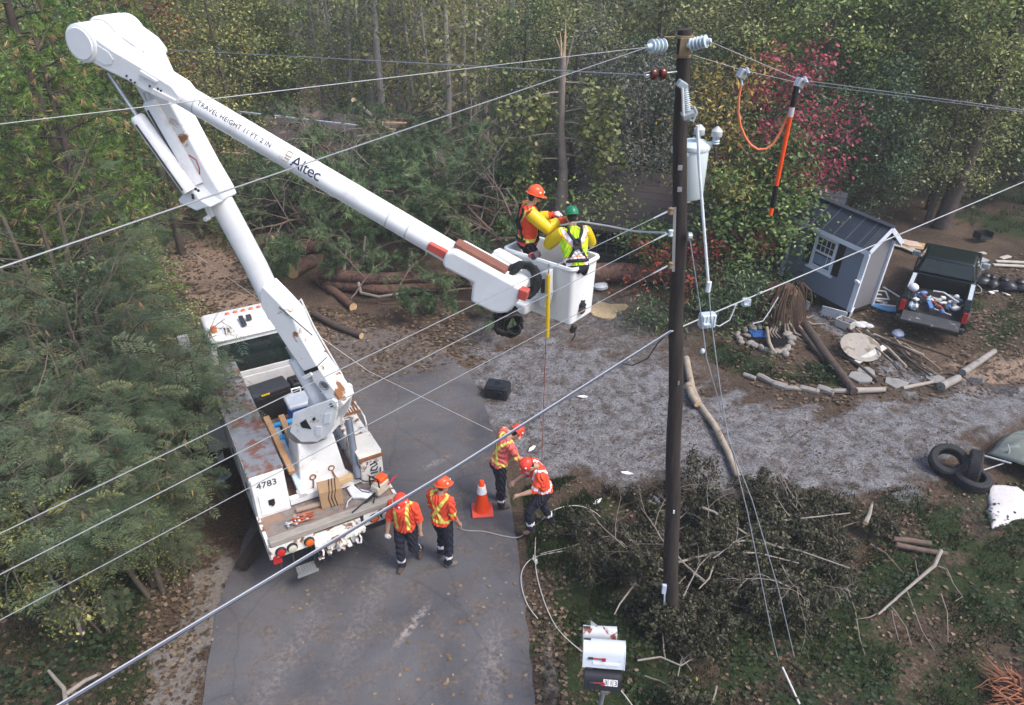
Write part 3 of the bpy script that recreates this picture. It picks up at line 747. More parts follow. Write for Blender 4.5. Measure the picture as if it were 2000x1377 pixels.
# lower boom : round insulated tube, deep steel base, upper steel box
m = MB()
m.tube([P3(545, 615, 0), P3(500, 520, 0), P3(420, 372, 0)], .168, 28)
lbm = m.build('lower_boom', CLEANW, TRK, world=True, smooth=True)
m = MB()
m.prism(plpoly([(513, 560), (545, 592), (569, 618), (587, 659), (619, 714), (672, 790), (664, 799), (645, 787), (612, 744), (606, 728), (593, 724), (559, 675), (526, 624), (510, 598), (508, 570)], -.17), pl3, -.175, .175)
lbs = m.build('boom_base', RUSTW if False else mat('boom_white_rust', (.78, .78, .78), .38, .04, 3, stain=(.3, .13, .05), stain_at=.6, stain_scale=3.2, edge=.06), TRK, world=True, bevel=.012)
m = MB(); m.prism(plpoly([(593, 725), (619, 715), (622, 722), (597, 733)], -.18), pl3, -.185, .12); m.build('rest_pad', BLACK, lbs, world=True, top=TRK)
m = MB(); m.lathe([(.085, 0), (.085, .02), (.06, .02), (.06, .0)], P3(634, 752, -.178), -BN, 20); m.build('inspection_port', mat('port_grey', (.3, .31, .33), .4), lbs, world=True, top=TRK, smooth=True)
m = MB(); m.prism(plpoly([(590, 735), (608, 726), (612, 732), (598, 740)], -.18), pl3, -.21, -.18); m.build('rest_bracket', WHITE, lbs, world=True, top=TRK, bevel=.006)
m = MB()
hp = [P3(583, 607, .2) + Vector((0, 0, .12)), P3(590, 600, .24) + Vector((0, 0, .14)), P3(615, 650, .26) + Vector((0, 0, .1)), P3(668, 740, .28) + Vector((0, 0, .1)), P3(678, 755, .28), P3(668, 775, .24)]
m.tube(hp, .016, 7); hs_ = m.build('hose_guard', WHITE, lbs, world=True, top=TRK, smooth=True)
m = MB(); m.tube([P3(610, 655, -.18) , P3(560, 612, -.185), P3(545, 600, -.185)], .008, 5); m.build('hydraulic_line', DKSTEEL, lbs, world=True, top=TRK)
# controls at the boom foot, right side
m = MB(); q = tw(.95, 2.1, 1.95); m.ball(q, (.12, .09, .08)); m.build('control_lever_cover', BLACK, TRK, world=True, smooth=True)
m = MB(); m.box((.86, 2.05, 1.82), (.2, .16, .16)); m.box((1.12, 1.95, 1.8), (.14, .06, .04)); m.build('control_valve', RUSTW, TRK, bevel=.01)

# upper steel box of the lower boom
m = MB()
m.prism(plpoly([(228, 95), (300, 92), (350, 200), (413, 318), (443, 369), (449, 385), (425, 396), (398, 392), (330, 250), (262, 130)], 0.0), pl3, -.17, .17)
ub = m.build('boom_top_box', mat('boom_white_rust2', (.79, .79, .79), .35, .04, 3, stain=(.32, .13, .04), stain_at=.62, stain_scale=2.6, edge=.05), TRK, world=True, bevel=.02)
m = MB(); m.prism(plpoly([(368, 381), (390, 358), (410, 380), (432, 394), (414, 398), (404, 402), (372, 387)], -.2), pl3, -.42, -.14); br = m.build('cylinder_bracket', BLUEW, ub, world=True, top=TRK, bevel=.012)
m = MB()
for x, y in ((377, 381), (383, 369), (388, 372), (378, 386)): m.lathe([(.02, 0), (.02, .015)], P3(x, y, -.42), -BN, 8)
m.build('bolts', DKSTEEL, br, world=True, top=TRK)
m = MB(); m.prism(plpoly([(405, 396), (413, 393), (424, 420), (415, 418)], -.1), pl3, -.2, -.1); m.lathe([(.035, 0), (.035, .1)], P3(409, 424, -.2), -BN, 10); m.build('tube_clamp', WHITE, br, world=True, top=TRK, bevel=.006)
# two boom cylinders with rods
for (ax, ay), (bx, by), (rx, ry), off, rr in (((267, 227), (371, 374), (212, 143), -.42, .1), ((291, 198), (384, 361), (283, 180), -.24, .1)):
    a, b_, c_ = P3(ax, ay, off), P3(bx, by, off), P3(rx, ry, off)
    m = MB(); d_ = (b_ - a).normalized(); m.tube([a, a + d_ * .02, a + d_ * .06, b_], [rr * .75, rr * .95, rr, rr], 20); cy_ = m.build('boom_cylinder', CLEANW, TRK, world=True, smooth=True)
    m = MB(); m.tube([a, c_], .028, 10); m.build('cylinder_rod', STEEL, cy_, world=True, top=TRK, smooth=True)
    m = MB(); m.tube([a - BN * .1 + d_ * .1, b_ - BN * .1 - d_ * .05], .016, 6); m.build('hydraulic_line', DKSTEEL, cy_, world=True, top=TRK)
# red cable loop lying on the boom box
m = MB()
lp = [(383, 326), (377, 312), (375, 302), (382, 303), (395, 312), (401, 327), (402, 340)]
m.tube([P3(x, y, -.05) - BN * .12 + Vector((0, 0, .03)) for x, y in lp], .01, 5); m.tube([P3(x, y, -.05) - BN * .12 + Vector((0, 0, .03)) for x, y in ((375, 302), (374, 318), (380, 338), (384, 342))], .01, 5)
m.build('red_cable', mat('red_cable', (.45, .03, .05), .5), ub, world=True, top=TRK)

# elbow: pin drum and knuckle
m = MB()
pc = P3(158, 85, -.57)
m.lathe([(.2, -.015), (.23, 0), (.235, .05), (.235, .36)], pc, BN, 32)
m.lathe([(.25, .37), (.265, .4), (.265, .58)], pc, BN, 32)
m.lathe([(.2, .58), (.2, .62)], pc, BN, 24)
m.lathe([(.26, .62), (.275, .64), (.275, .84), (.25, .87)], pc, BN, 32)
elb = m.build('elbow_drum', CLEANW, TRK, world=True, smooth=True)
m = MB(); m.lathe([(.185, -.03), (.195, -.012)], pc, BN, 32); m.build('drum_cap', BLUEW, elb, world=True, top=TRK, smooth=True)
m = MB(); k0 = plpoly([(168, 34), (186, 31), (214, 46), (262, 80), (285, 110), (265, 135), (215, 120), (160, 92)], -.18); m.prism(k0, pl3, -.16, .3); m.build('elbow_knuckle', CLEANW, elb, world=True, top=TRK, bevel=.07, seg=4, smooth=True)
m = MB(); m.box(P3(262, 82, .1) + Vector((.0, 0, .05)), (.2, .14, .03), (0, .5, -.3)); m.build('rust_patch', RUST, elb, world=True, top=TRK, bevel=.012)

# upper boom: elbow housing, tube, head
UO = -.38
m = MB()
m.prism(plpoly([(146, 58), (157, 54), (166, 60), (221, 99), (272, 129), (335, 168), (349, 186), (347, 202), (333, 199), (279, 178), (257, 162), (205, 137), (158, 110), (147, 104)], -.555), pl3, -.555, -.2)
uh = m.build('upper_boom_housing', CLEANW, TRK, world=True, bevel=.02, seg=3)
m = MB(); m.prism(plpoly([(180, 82), (212, 102), (221, 116), (218, 126), (205, 127), (172, 108)], -.56), pl3, -.563, -.557); m.build('access_cover', BLUEW, uh, world=True, top=TRK, bevel=.002)
m = MB()
for x, y in ((174, 75), (182, 99), (176, 111), (248, 148), (256, 156), (264, 161), (293, 168), (309, 173), (315, 177)): m.lathe([(.014, 0), (.014, .012)], P3(x, y, -.556), -BN, 8)
m.build('bolts', DKSTEEL, uh, world=True, top=TRK)
m = MB(); m.prism(plpoly([(275, 137), (309, 158), (306, 163), (273, 145)], -.556), pl3, -.575, -.555); m.prism(plpoly([(300, 172), (345, 195), (343, 203), (297, 183)], -.556), pl3, -.575, -.555); m.build('side_rib', WHITE, uh, world=True, top=TRK, bevel=.006)
m = MB()
ta, tb = P3(325, 166, UO), P3(905, 508, UO)
m.tube([ta.lerp(tb, k / 12) for k in range(13)], .147, 32)
upb = m.build('upper_boom', CLEANW, TRK, world=True, smooth=True)
td = (tb - ta).normalized()
m = MB()
for px_ in ((388, 205), (762, 424), (800, 446)):
    p = P3(px_[0], px_[1], UO); p = ta + td * (p - ta).dot(td); m = MB()
    m.tube([p, p + td * .02], .149, 32); m.build('boom_seam', mat('seam_grey', (.5, .5, .51), .5), upb, world=True, top=TRK)
# lettering wrapped round the tube, facing the camera side
def wrap_text(s, size, px, ang0, mt, name, spacing=1.0, bold=0):
    vs, fs = text_mesh(s, size, 0.0, spacing)
    me_ = bpy.data.meshes.new('w'); me_.from_pydata(vs, [], fs); bm_ = bmesh.new(); bm_.from_mesh(me_)
    bmesh.ops.remove_doubles(bm_, verts=bm_.verts, dist=1e-5)
    for _ in range(4):
        bmesh.ops.triangulate(bm_, faces=bm_.faces)
        es = [e for e in bm_.edges if abs(e.verts[0].co.y - e.verts[1].co.y) > .02]
        if not es: break
        bmesh.ops.subdivide_edges(bm_, edges=es, cuts=1)
    bm_.to_mesh(me_); bm_.free(); vs = [v.co.copy() for v in me_.vertices]; fs = [tuple(f.vertices) for f in me_.polygons]; bpy.data.meshes.remove(me_)
    p = P3(px[0], px[1], UO); base = ta + td * (p - ta).dot(td)
    upv = (Vector((0, 0, 1)) - td * td.z).normalized(); sid = td.cross(upv)
    if sid.dot(BN) > 0: sid = -sid
    out = []
    for v in vs:
        a = ang0 + v.y / .149
        out.append(base + td * v.x + (sid * math.cos(a) + upv * math.sin(a)) * .1510)
    m = MB(); m.add(out, fs); return m.build(name, mt, upb, world=True, top=TRK, fix=False)
wrap_text('TRAVEL HEIGHT 11 FT. 2 IN', .083, (396, 210), .42, LETTER, 'height_lettering', 1.06)
wrap_text('Altec', .215, (578, 317), .0, mat('navy_lettering', (.02, .025, .06), .4), 'maker_lettering', .92)
m = MB()
upv = (Vector((0, 0, 1)) - td * td.z).normalized(); sid = td.cross(upv); sid = -sid if sid.dot(BN) > 0 else sid
def onb(px, py, dl, h):
    p = P3(px, py, UO); base = ta + td * ((p - ta).dot(td) + dl); a = h / .149
    return base + (sid * math.cos(a) + upv * math.sin(a)) * .1515
for seg in ([(0, .16), (0, .02)], [(.03, .15), (.03, .02), (.12, .02)], [(.06, .15), (.13, .15), (.13, .09), (.06, .09), (.06, .15)], [(.06, .06), (.13, .06)], [(.16, .16), (.17, .02)]):
    m.tube([onb(556, 312, d, h) for d, h in seg], .008, 4)
m.build('maker_emblem', mat('tan_emblem', (.45, .35, .25), .5), upb, world=True, top=TRK)
# boom head cover with recess
m = MB()
m.prism(plpoly([(862, 512), (870, 494), (885, 490), (1000, 553), (1020, 566), (1017, 580), (1006, 596), (991, 612), (974, 614), (960, 611), (918, 590), (920, 568), (922, 553), (866, 524)], -.6), pl3, -.6, -.19)
hdc = m.build('boom_head_cover', CLEANW, TRK, world=True, bevel=.045, seg=4, smooth=True)
m = MB(); m.prism(plpoly([(892, 471), (990, 525), (990, 545), (891, 493)], -.42), pl3, -.5, -.33); m.build('rod_recess', mat('brown_rod', (.22, .09, .06), .6), hdc, world=True, top=TRK)
m = MB(); m.prism(plpoly([(832, 486), (838, 474), (872, 492), (866, 506)], -.56), pl3, -.57, -.42); m.build('red_guard', REDP, hdc, world=True, top=TRK, bevel=.012)
m = MB(); m.prism(plpoly([(1010, 582), (1014, 563), (1032, 570), (1027, 588)], -.6), pl3, -.62, -.5); m.build('red_guard', REDP, hdc, world=True, top=TRK, bevel=.012)
m = MB(); m.tube([P3(888, 494, -.46), P3(896, 497, -.46)], .03, 10); m.build('blue_cap', mat('blue_cap', (.12, .3, .42), .4), hdc, world=True, top=TRK)
m = MB(); m.prism(plpoly([(955, 500), (975, 495), (1012, 520), (1015, 545), (990, 540)], -.2), pl3, -.21, -.06); m.build('head_bracket', CLEANW, hdc, world=True, top=TRK, bevel=.02)
# hoses at the head
m = MB()
def coil(c, ax, r, n, tr, w_):
    x, y, z = frame_from(ax)
    return [c + (x * math.cos(a) + y * math.sin(a)) * (r + .03 * math.sin(a * 3.3)) + z * (w_ * i / n) for i, a in enumerate(np.linspace(0, 6.28 * tr, n))]
m.tube(coil(P3(1020, 545, -.28), -BN + Vector((.5, 0, .2)), .19, 60, 3, .1), .035, 7)
m.tube(coil(P3(990, 628, -.42), -BN + Vector((.6, 0, .0)), .15, 60, 3.4, .12), .028, 7)
m.tube(coil(P3(998, 633, -.4), -BN + Vector((.2, .3, .3)), .13, 40, 2, .1), .022, 7)
m.tube([P3(1008, 600, -.3), P3(996, 618, -.35), P3(985, 640, -.4), P3(992, 655, -.4)], .03, 7)
m.build('hose_coil', BLACK, TRK, world=True, smooth=True)

# platform bucket
BZ = 5.56
A, B_, C_ = G(981, 483, BZ), G(1120, 527, BZ), G(1167, 495, BZ)
bx = (B_ - A); LB = bx.length; bx.normalize(); by_ = Vector((-bx.y, bx.x, 0)); WB = .66
BKC = A + bx * LB / 2 + by_ * WB / 2
def bk(a, b, z): return BKC + bx * a + by_ * b + Vector((0, 0, z - BZ))
def rrect(l, w_, r, z, n=5):
    out = []
    for cx_, cy_, a0 in ((l / 2 - r, w_ / 2 - r, 0), (-l / 2 + r, w_ / 2 - r, 90), (-l / 2 + r, -w_ / 2 + r, 180), (l / 2 - r, -w_ / 2 + r, 270)):
        for k in range(n):
            a = R(a0 + 90 * k / (n - 1)); out.append(bk(cx_ + r * math.cos(a), cy_ + r * math.sin(a), z))
    return out
m = MB()
loops = [rrect(LB - .1, WB - .1, .06, BZ - .86), rrect(LB - .05, WB - .05, .06, BZ - .08), rrect(LB - .05, WB - .05, .06, BZ - .055), rrect(LB + .0, WB + .0, .075, BZ - .055), rrect(LB + .02, WB + .02, .08, BZ - .03), rrect(LB, WB, .075, BZ),
         rrect(LB - .07, WB - .07, .06, BZ - .002), rrect(LB - .1, WB - .1, .06, BZ - .03), rrect(LB - .14, WB - .14, .06, BZ - .82)]
n = len(loops[0]); vs = [p for l in loops for p in l]; fs = []
for i in range(len(loops) - 1):
    for k in range(n): fs.append((i * n + k, i * n + (k + 1) % n, (i + 1) * n + (k + 1) % n, (i + 1) * n + k))
fs.append(tuple(reversed(range(n)))); L = (len(loops) - 1) * n; fs.append(tuple(L + k for k in range(n)))
m.add(vs, fs)
buc = m.build('bucket', mat('bucket_fibreglass', (.76, .77, .77), .35, .03, 3), TRK, world=True, smooth=True)
# brackets and tools on its near side
m = MB()
m.prism([(-.55, BZ - .1), (-.1, BZ - .1), (.12, BZ - .16), (.14, BZ - .55), (-.02, BZ - .62), (-.1, BZ - .3), (-.5, BZ - .25)], lambda a, z, d: bk(a, -WB / 2 - d, z), .02, .1)
m.box(bk(-.3, -WB / 2 - .22, BZ - .45), (.24, .3, .2), (0, 0, -.65)); m.box(bk(-.15, -WB / 2 - .2, BZ - .66), (.4, .24, .16), (0, 0, -.65))
m.prism([(-.62, BZ + .02), (-.2, BZ - .06), (-.2, BZ - .2), (-.62, BZ - .14)], lambda a, z, d: bk(a, -WB / 2 - d, z), .04, .2)
bb = m.build('bucket_bracket', CLEANW, TRK, world=True, bevel=.03, seg=3, smooth=True)
m = MB(); m.prism([(-.02, BZ - .24), (.06, BZ - .22), (.05, BZ - .48), (-.02, BZ - .5)], lambda a, z, d: bk(a, -WB / 2 - d, z), .1, .11); m.prism([(-.03, BZ - .06), (.03, BZ - .04), (.07, BZ - .16), (.03, BZ - .22), (0, BZ - .16)], lambda a, z, d: bk(a, -WB / 2 - d, z), .1, .14); m.build('dark_tool', mat('dark_green_tool', (.03, .05, .045), .5), bb, world=True, top=TRK)
m = MB(); m.prism([(.16, BZ - .12), (.3, BZ - .05), (.32, BZ - .4), (.27, BZ - .62), (.17, BZ - .6)], lambda a, z, d: bk(a, -WB / 2 - d, z), .02, .16); m.build('tool_pouch', mat('pouch_white', (.66, .68, .7), .6, .1), bb, world=True, top=TRK, bevel=.02)
m = MB(); m.prism([(.2, BZ - .2), (.27, BZ - .17), (.27, BZ - .38), (.21, BZ - .4)], lambda a, z, d: bk(a, -WB / 2 - d, z), .16, .17); m.build('pouch_opening', DKSTEEL, bb, world=True, top=TRK)
m = MB(); a = bk(.1, -WB / 2 - .26, BZ - .03); m.tube([AT(1071, 536, a.y - .14), AT(1069, 658, a.y - .17)], .028, 12); m.build('yellow_rod_holder', YELLOW, bb, world=True, top=TRK, smooth=True)
m = MB(); m.tube([AT(1071, 536, a.y - .14), AT(1072, 515, a.y - .14)], .012, 8); m.build('rod_tip', STEEL, bb, world=True, top=TRK)
m = MB(); m.tube([bk(-.05, -WB / 2 - .02, BZ + .015), bk(-.05, -WB / 2 + .1, BZ + .02)], .05, 10); m.build('rim_strap', mat('dark_strap', (.08, .07, .09), .8), bb, world=True, top=TRK)
m = MB(); m.tube([bk(-.1, -WB / 2 - .03, BZ + .015), bk(-.1, -WB / 2 + .05, BZ + .02)], .03, 8); m.build('red_strap', REDP, bb, world=True, top=TRK)

# outrigger panel standing out on the left (grey) and timbers under it
m = MB(); m.box((-1.16, 4.0, .85), (.5, .06, 1.0), (0, 0, .0)); m.box((-1.2, 4.1, .3), (.14, .14, .6)); m.build('outrigger_panel', mat('grey_panel', (.5, .52, .53), .5, .08), TRK, bevel=.02)

# ---- loose things on the truck
def onT(x, y, z): return tuple(tw(x, y, z))
TR = R(29.4)
t = thing('tool_box', 'long black lidded tool box on the deck behind the cab', 'tool box', onT(-.1, 3.55, 1.14), TR + .12)
m = MB(); m.box((0, 0, .28), (.75, .42, .56)); bd = m.build('body', BLACK, t, bevel=.03)
m = MB(); m.box((0, 0, .6), (.77, .44, .1)); m.build('lid', mat('black_plastic_lid', (.03, .03, .034), .4), t, bevel=.03)
m = MB(); m.box((-.12, -.223, .61), (.16, .01, .03)); m.build('yellow_label', YELLOW, t)
t = thing('fuel_tank', 'small black tank with a strap beside the black tool box', 'tank', onT(.47, 3.62, 1.14), TR + .12)
m = MB(); m.box((0, 0, .3), (.3, .36, .6)); m.build('tank', BLACK, t, bevel=.05, seg=3)
m = MB(); m.tube([(-.05, -.1, .62), (.1, .0, .7), (.22, .15, .66)], .035, 8); m.build('filler_hose', BLACK, t, smooth=True)
t = thing('cooler', 'blue drink cooler with a pale grey lid in front of the black tool box', 'cooler', onT(.3, 2.75, 1.14), TR)
m = MB(); m.box((0, 0, .3), (.44, .4, .6)); m.build('body', mat('cooler_blue', (.02, .1, .4), .4), t, bevel=.05, seg=3)
m = MB(); m.box((0, 0, .66), (.5, .46, .1)); m.build('lid', mat('cooler_lid', (.4, .43, .48), .4), t, bevel=.04, seg=3)
m = MB(); m.tube([(-.06, .25, .64), (-.06, .27, .76), (.1, .27, .76), (.1, .25, .64)], .018, 8); m.build('handle', WHITE, t)
t = thing('blue_crate', 'bright blue plastic crate beside the turret foot', 'crate', onT(-.14, 2.02, 1.14), TR)
m = MB(); BC = mat('crate_blue', (.03, .36, .75), .4, .05)
for s in (-1, 1): m.box((s * .2, 0, .3), (.03, .44, .6)); m.box((0, s * .22, .3), (.4, .03, .6))
m.box((0, 0, .02), (.4, .44, .04)); m.build('shell', BC, t, bevel=.01)
m = MB(); m.box((0, .2, .62), (.48, .1, .04)); m.box((0, -.2, .62), (.48, .1, .04)); m.box((-.2, 0, .62), (.08, .34, .04)); m.box((.2, 0, .62), (.08, .34, .04)); m.build('rim', BC, t, bevel=.012)
m = MB(); m.ball((0, .02, .56), (.16, .16, .1)); m.build('contents', BLACK, t)
# wood beams leaning on the left compartment
def beamthing(a, b, wd, label, mt=WOODN, name='wood_beam', cat='beam', grp=None, sag=None):
    a, b = Vector(a), Vector(b)
    t = MB(); t.beam((0, 0, 0), b - a, wd, wd)
    o = t.build(name, mt, None, bevel=.006); o.location = a
    return tag(o, label, cat, grp)
beamthing(tw(-.33, .98, 1.6), tw(-.42, 2.12, 2.04), .1, 'long new wood beam lying along the white compartment edge with the fleet number', grp='wood beams on the truck deck')
beamthing(tw(-.13, 1.02, 1.52), tw(-.17, 2.1, 2.0), .1, 'new wood beam beside the turret foot, parallel to a second one', grp='wood beams on the truck deck')
t = thing('fibreglass_channel', 'pale blue channel lying between two wood beams on the truck', 'channel', tw(-.27, .75, 1.36))
m = MB(); a = tw(-.27, .78, 1.36) - tw(-.27, .75, 1.36); m.beam(a, a + TM.to_3x3() @ Vector((-.03, 1.3, .42)), .13, .09); m.build('bar', mat('pale_blue_bar', (.5, .6, .7), .4), t, bevel=.02)
m = MB(); m.tube([a, a + TM.to_3x3() @ Vector((.0, -.12, -.04))], [.09, .07], 6); m.build('end_cap', WHITE, t)
t = thing('cardboard_box', 'brown cardboard box tied with black cords on the tail shelf', 'box', onT(.13, .5, 1.155), TR - .12)
m = MB(); m.box((0, 0, .17), (.36, .3, .34)); m.build('carton', CARD, t, bevel=.004)
m = MB()
for dx in (-.02, .03, .08): m.tube([(dx, -.155, 0), (dx - .03, -.156, .2), (dx, -.152, .345), (dx + .04, .15, .345)], .007, 5)
m.build('cord', BLACK, t)
t = MB(); t.box((0, 0, .05), (.26, .1, .1)); o = t.build('wood_block', mat('pale_wood', (.55, .38, .2), .8, .1), None, bevel=.005); o.location = onT(.45, .66, 1.32); o.rotation_euler = (0, 0, TR + .2); tag(o, 'small pale wood block on the cross beam behind the cardboard box', 'block')
t = thing('cardboard_tube', 'brown cardboard tube lying across the tail shelf', 'tube', tw(-.45, .5, 1.2))
m = MB(); m.tube([(0, 0, 0), TM.to_3x3() @ Vector((.72, -.06, 0))], .045, 14); m.build('tube', mat('kraft_tube', (.3, .22, .17), .8, .1), t, smooth=True)
t = thing('cord_tangle', 'tangle of orange cord and silver foil on the tail shelf corner', 'cord', tw(-.42, .28, 1.16))
m = MB(); rr = random.Random(2)
pts = [TM.to_3x3() @ Vector((rr.uniform(-.2, .22), rr.uniform(-.1, .1), rr.uniform(.01, .06))) for _ in range(40)]
m.tube(pts, .007, 5); m.build('cord', mat('orange_cord', (.5, .13, .06), .6), t, smooth=True)
m = MB()
for k in range(14): m.ball(TM.to_3x3() @ Vector((rr.uniform(-.25, .08), rr.uniform(-.1, .1), .03)), (rr.uniform(.02, .05), rr.uniform(.02, .05), .025), 5)
m.build('foil', STEEL, t)
t = thing('saw_scabbard', 'white plastic saw blade cover lying on the tail shelf', 'cover', tw(.62, .4, 1.16), TR)
m = MB(); m.prism([(-.18, .22), (-.05, .28), (.02, .1), (.2, -.12), (.04, -.2), (-.06, -.1), (-.17, -.05)], lambda a, b, d: Vector((a, b, d)), 0, .05); m.build('shell', mat('white_plastic', (.7, .72, .76), .4), t, bevel=.015)
m = MB(); m.tube([(-.04, .22, .056), (.02, .0, .056), (.12, -.09, .056)], .008, 5); m.build('groove', BLACK, t)
t = thing('chainsaw', 'orange and white chainsaw lying on the rear right tail shelf', 'chainsaw', tw(.93, .3, 1.16), TR + .5)
m = MB(); m.box((0, 0, .12), (.3, .17, .2)); m.build('engine_body', mat('saw_cream', (.55, .48, .38), .5, .25, 14), t, bevel=.03, seg=3)
m = MB(); m.box((.06, .02, .25), (.2, .16, .1)); m.build('top_cover', ORANGE, t, bevel=.03, seg=3)
m = MB(); m.box((.2, .05, .17), (.16, .13, .18)); m.build('rear_grip', mat('saw_grey', (.1, .11, .12), .4), t, bevel=.03)
m = MB(); m.tube([(-.1, -.08, .2), (-.1, -.06, .36), (-.1, .12, .36), (-.1, .13, .15)], .014, 8); m.build('front_handle', BLACK, t, smooth=True)
m = MB(); m.box((-.42, 0, .06), (.55, .012, .07)); m.build('guide_bar', DKSTEEL, t, bevel=.004)
t = MB(); t.tube([(0, 0, 0), (.14, .1, .12)], .014, 8); o = t.build('red_handle_tool', mat('red_grip', (.6, .03, .06), .4), None); o.location = tw(1.06, .26, 1.3); tag(o, 'red tool handle sticking out beside the chainsaw', 'tool')
t = thing('pvc_tube', 'dark grey plastic tube standing against the right compartment', 'tube', tw(.66, .63, 1.33))
m = MB(); a = Vector((0, 0, 0)); m.tube([a, TM.to_3x3() @ Vector((.13, .62, .78))], .062, 16); m.build('pipe', mat('grey_pipe', (.13, .15, .19), .4), t, smooth=True)
m = MB(); q = (TM.to_3x3() @ Vector((.13, .62, .78))).normalized(); m.tube([-q * .02, q * .001], .05, 16); m.build('bore', BLACK, t)
# hose on the shelf
t = MB(); t.tube([tw(.28, .12, 1.26), tw(.35, .3, 1.19), tw(.55, .46, 1.18), tw(.78, .4, 1.18), tw(.9, .55, 1.2)], .012, 6); o = t.build('white_hose', mat('hose_white', (.55, .55, .55), .5), None, smooth=True); tag(o, 'thin white hose curling over the tail shelf', 'hose')
t = MB(); t.tube([tw(.62, .72, 1.34), tw(.75, .6, 1.24), tw(.98, .5, 1.24), tw(1.05, .6, 1.36), tw(1.12, .75, 1.4)], .011, 6); t.tube([tw(.7, .0, 1.25), tw(.82, .25, 1.26), tw(1.0, .55, 1.3), tw(1.16, .6, 1.35)], .011, 6)
o = t.build('black_hose', BLACK, None, smooth=True); tag(o, 'black hoses trailing over the chainsaw and shelf edge', 'hose')
# timbers used as outrigger pads
beamthing(G(412, 893, .1), tw(-1.1, 4.05, .42), .16, 'dark creosoted timber under the left outrigger near the cab', WOODD, 'timber', 'timber', 'dark timbers beside the truck')
beamthing(G(470, 1108, .12), G(520, 1035, .45), .17, 'dark creosoted timber leaning on the truck rear left corner', WOODD, 'timber', 'timber', 'dark timbers beside the truck')
# leaves fallen on the roof of the compartment
pp_ = np.array([list(tw(random.uniform(-1.0, -.52), random.uniform(2.6, 4.3), 0)) for _ in range(240)])
tag(quads_mesh('leaf_scatter', scatter_leaves(pp_[:, :2], (.03, .07), 2.015, .3), LITTER, rng.beta(2, 1.6, 240)), 'dry leaves fallen on the truck compartment top', 'leaves', None, 'stuff')
# ---------------------------------------------------------------- people
SKIN = mat('skin', (.42, .24, .17), .55, .06, 20)
NAVY = mat('navy_trousers', (.012, .015, .026), .85, .3, 9, bump=.15, bscale=18)
BOOT = mat('work_boot', (.085, .05, .035), .75, .25, 12)
BOOTG = mat('grey_boot', (.12, .11, .1), .75, .25, 12)
SHIRT = mat('orange_shirt', (.75, .075, .03), .8, .12, 7, bump=.2, bscale=16)
SALMON = mat('overexposed_orange_shirt', (.62, .13, .11), .85, .12, 7, bump=.2, bscale=16)  # orange shirt washed out to salmon, overexposure put into its colour
BAND = mat('yellow_reflective_band', (.72, .66, .12), .5, .08, 12)
BANDW = mat('silver_reflective_band', (.75, .75, .78), .4, .06, 12)
LIME = mat('lime_vest', (.5, .78, .02), .7, .08, 8, bump=.15, bscale=18)
SLEEVE = mat('yellow_rubber_sleeve', (.72, .5, .01), .35, .08, 5)
GLOVEW = mat('pale_work_glove', (.55, .53, .5), .8, .15, 14)
GLOVEO = mat('orange_rubber_glove', (.5, .12, .03), .5, .15, 10)
HAIR = mat('dark_hair', (.02, .014, .01), .8, .3, 30)
HATO = mat('orange_hard_hat', (.8, .1, .03), .3, .04, 6)
HATR = mat('red_hard_hat', (.75, .06, .035), .3, .04, 6)
HATG = mat('green_hard_hat', (.01, .17, .08), .3, .05, 6)
HARN = mat('harness_strap', (.02, .018, .022), .7, .2, 12)

def remesh_mesh(mb, vox):
    me = bpy.data.meshes.new('shape'); me.from_pydata(mb.v, [], mb.f)
    bm = bmesh.new(); bm.from_mesh(me); bmesh.ops.recalc_face_normals(bm, faces=bm.faces); bm.to_mesh(me); bm.free()
    o = bpy.data.objects.new('shape', me); COL.objects.link(o)
    md = o.modifiers.new('r', 'REMESH'); md.mode = 'VOXEL'; md.voxel_size = vox
    s = o.modifiers.new('s', 'SMOOTH'); s.factor = .5; s.iterations = 3
    dg = bpy.context.evaluated_depsgraph_get(); dg.update()
    out = bpy.data.meshes.new_from_object(o.evaluated_get(dg))
    bpy.data.objects.remove(o); bpy.data.meshes.remove(me)
    return out
def vn(*a): return Vector(a).normalized()

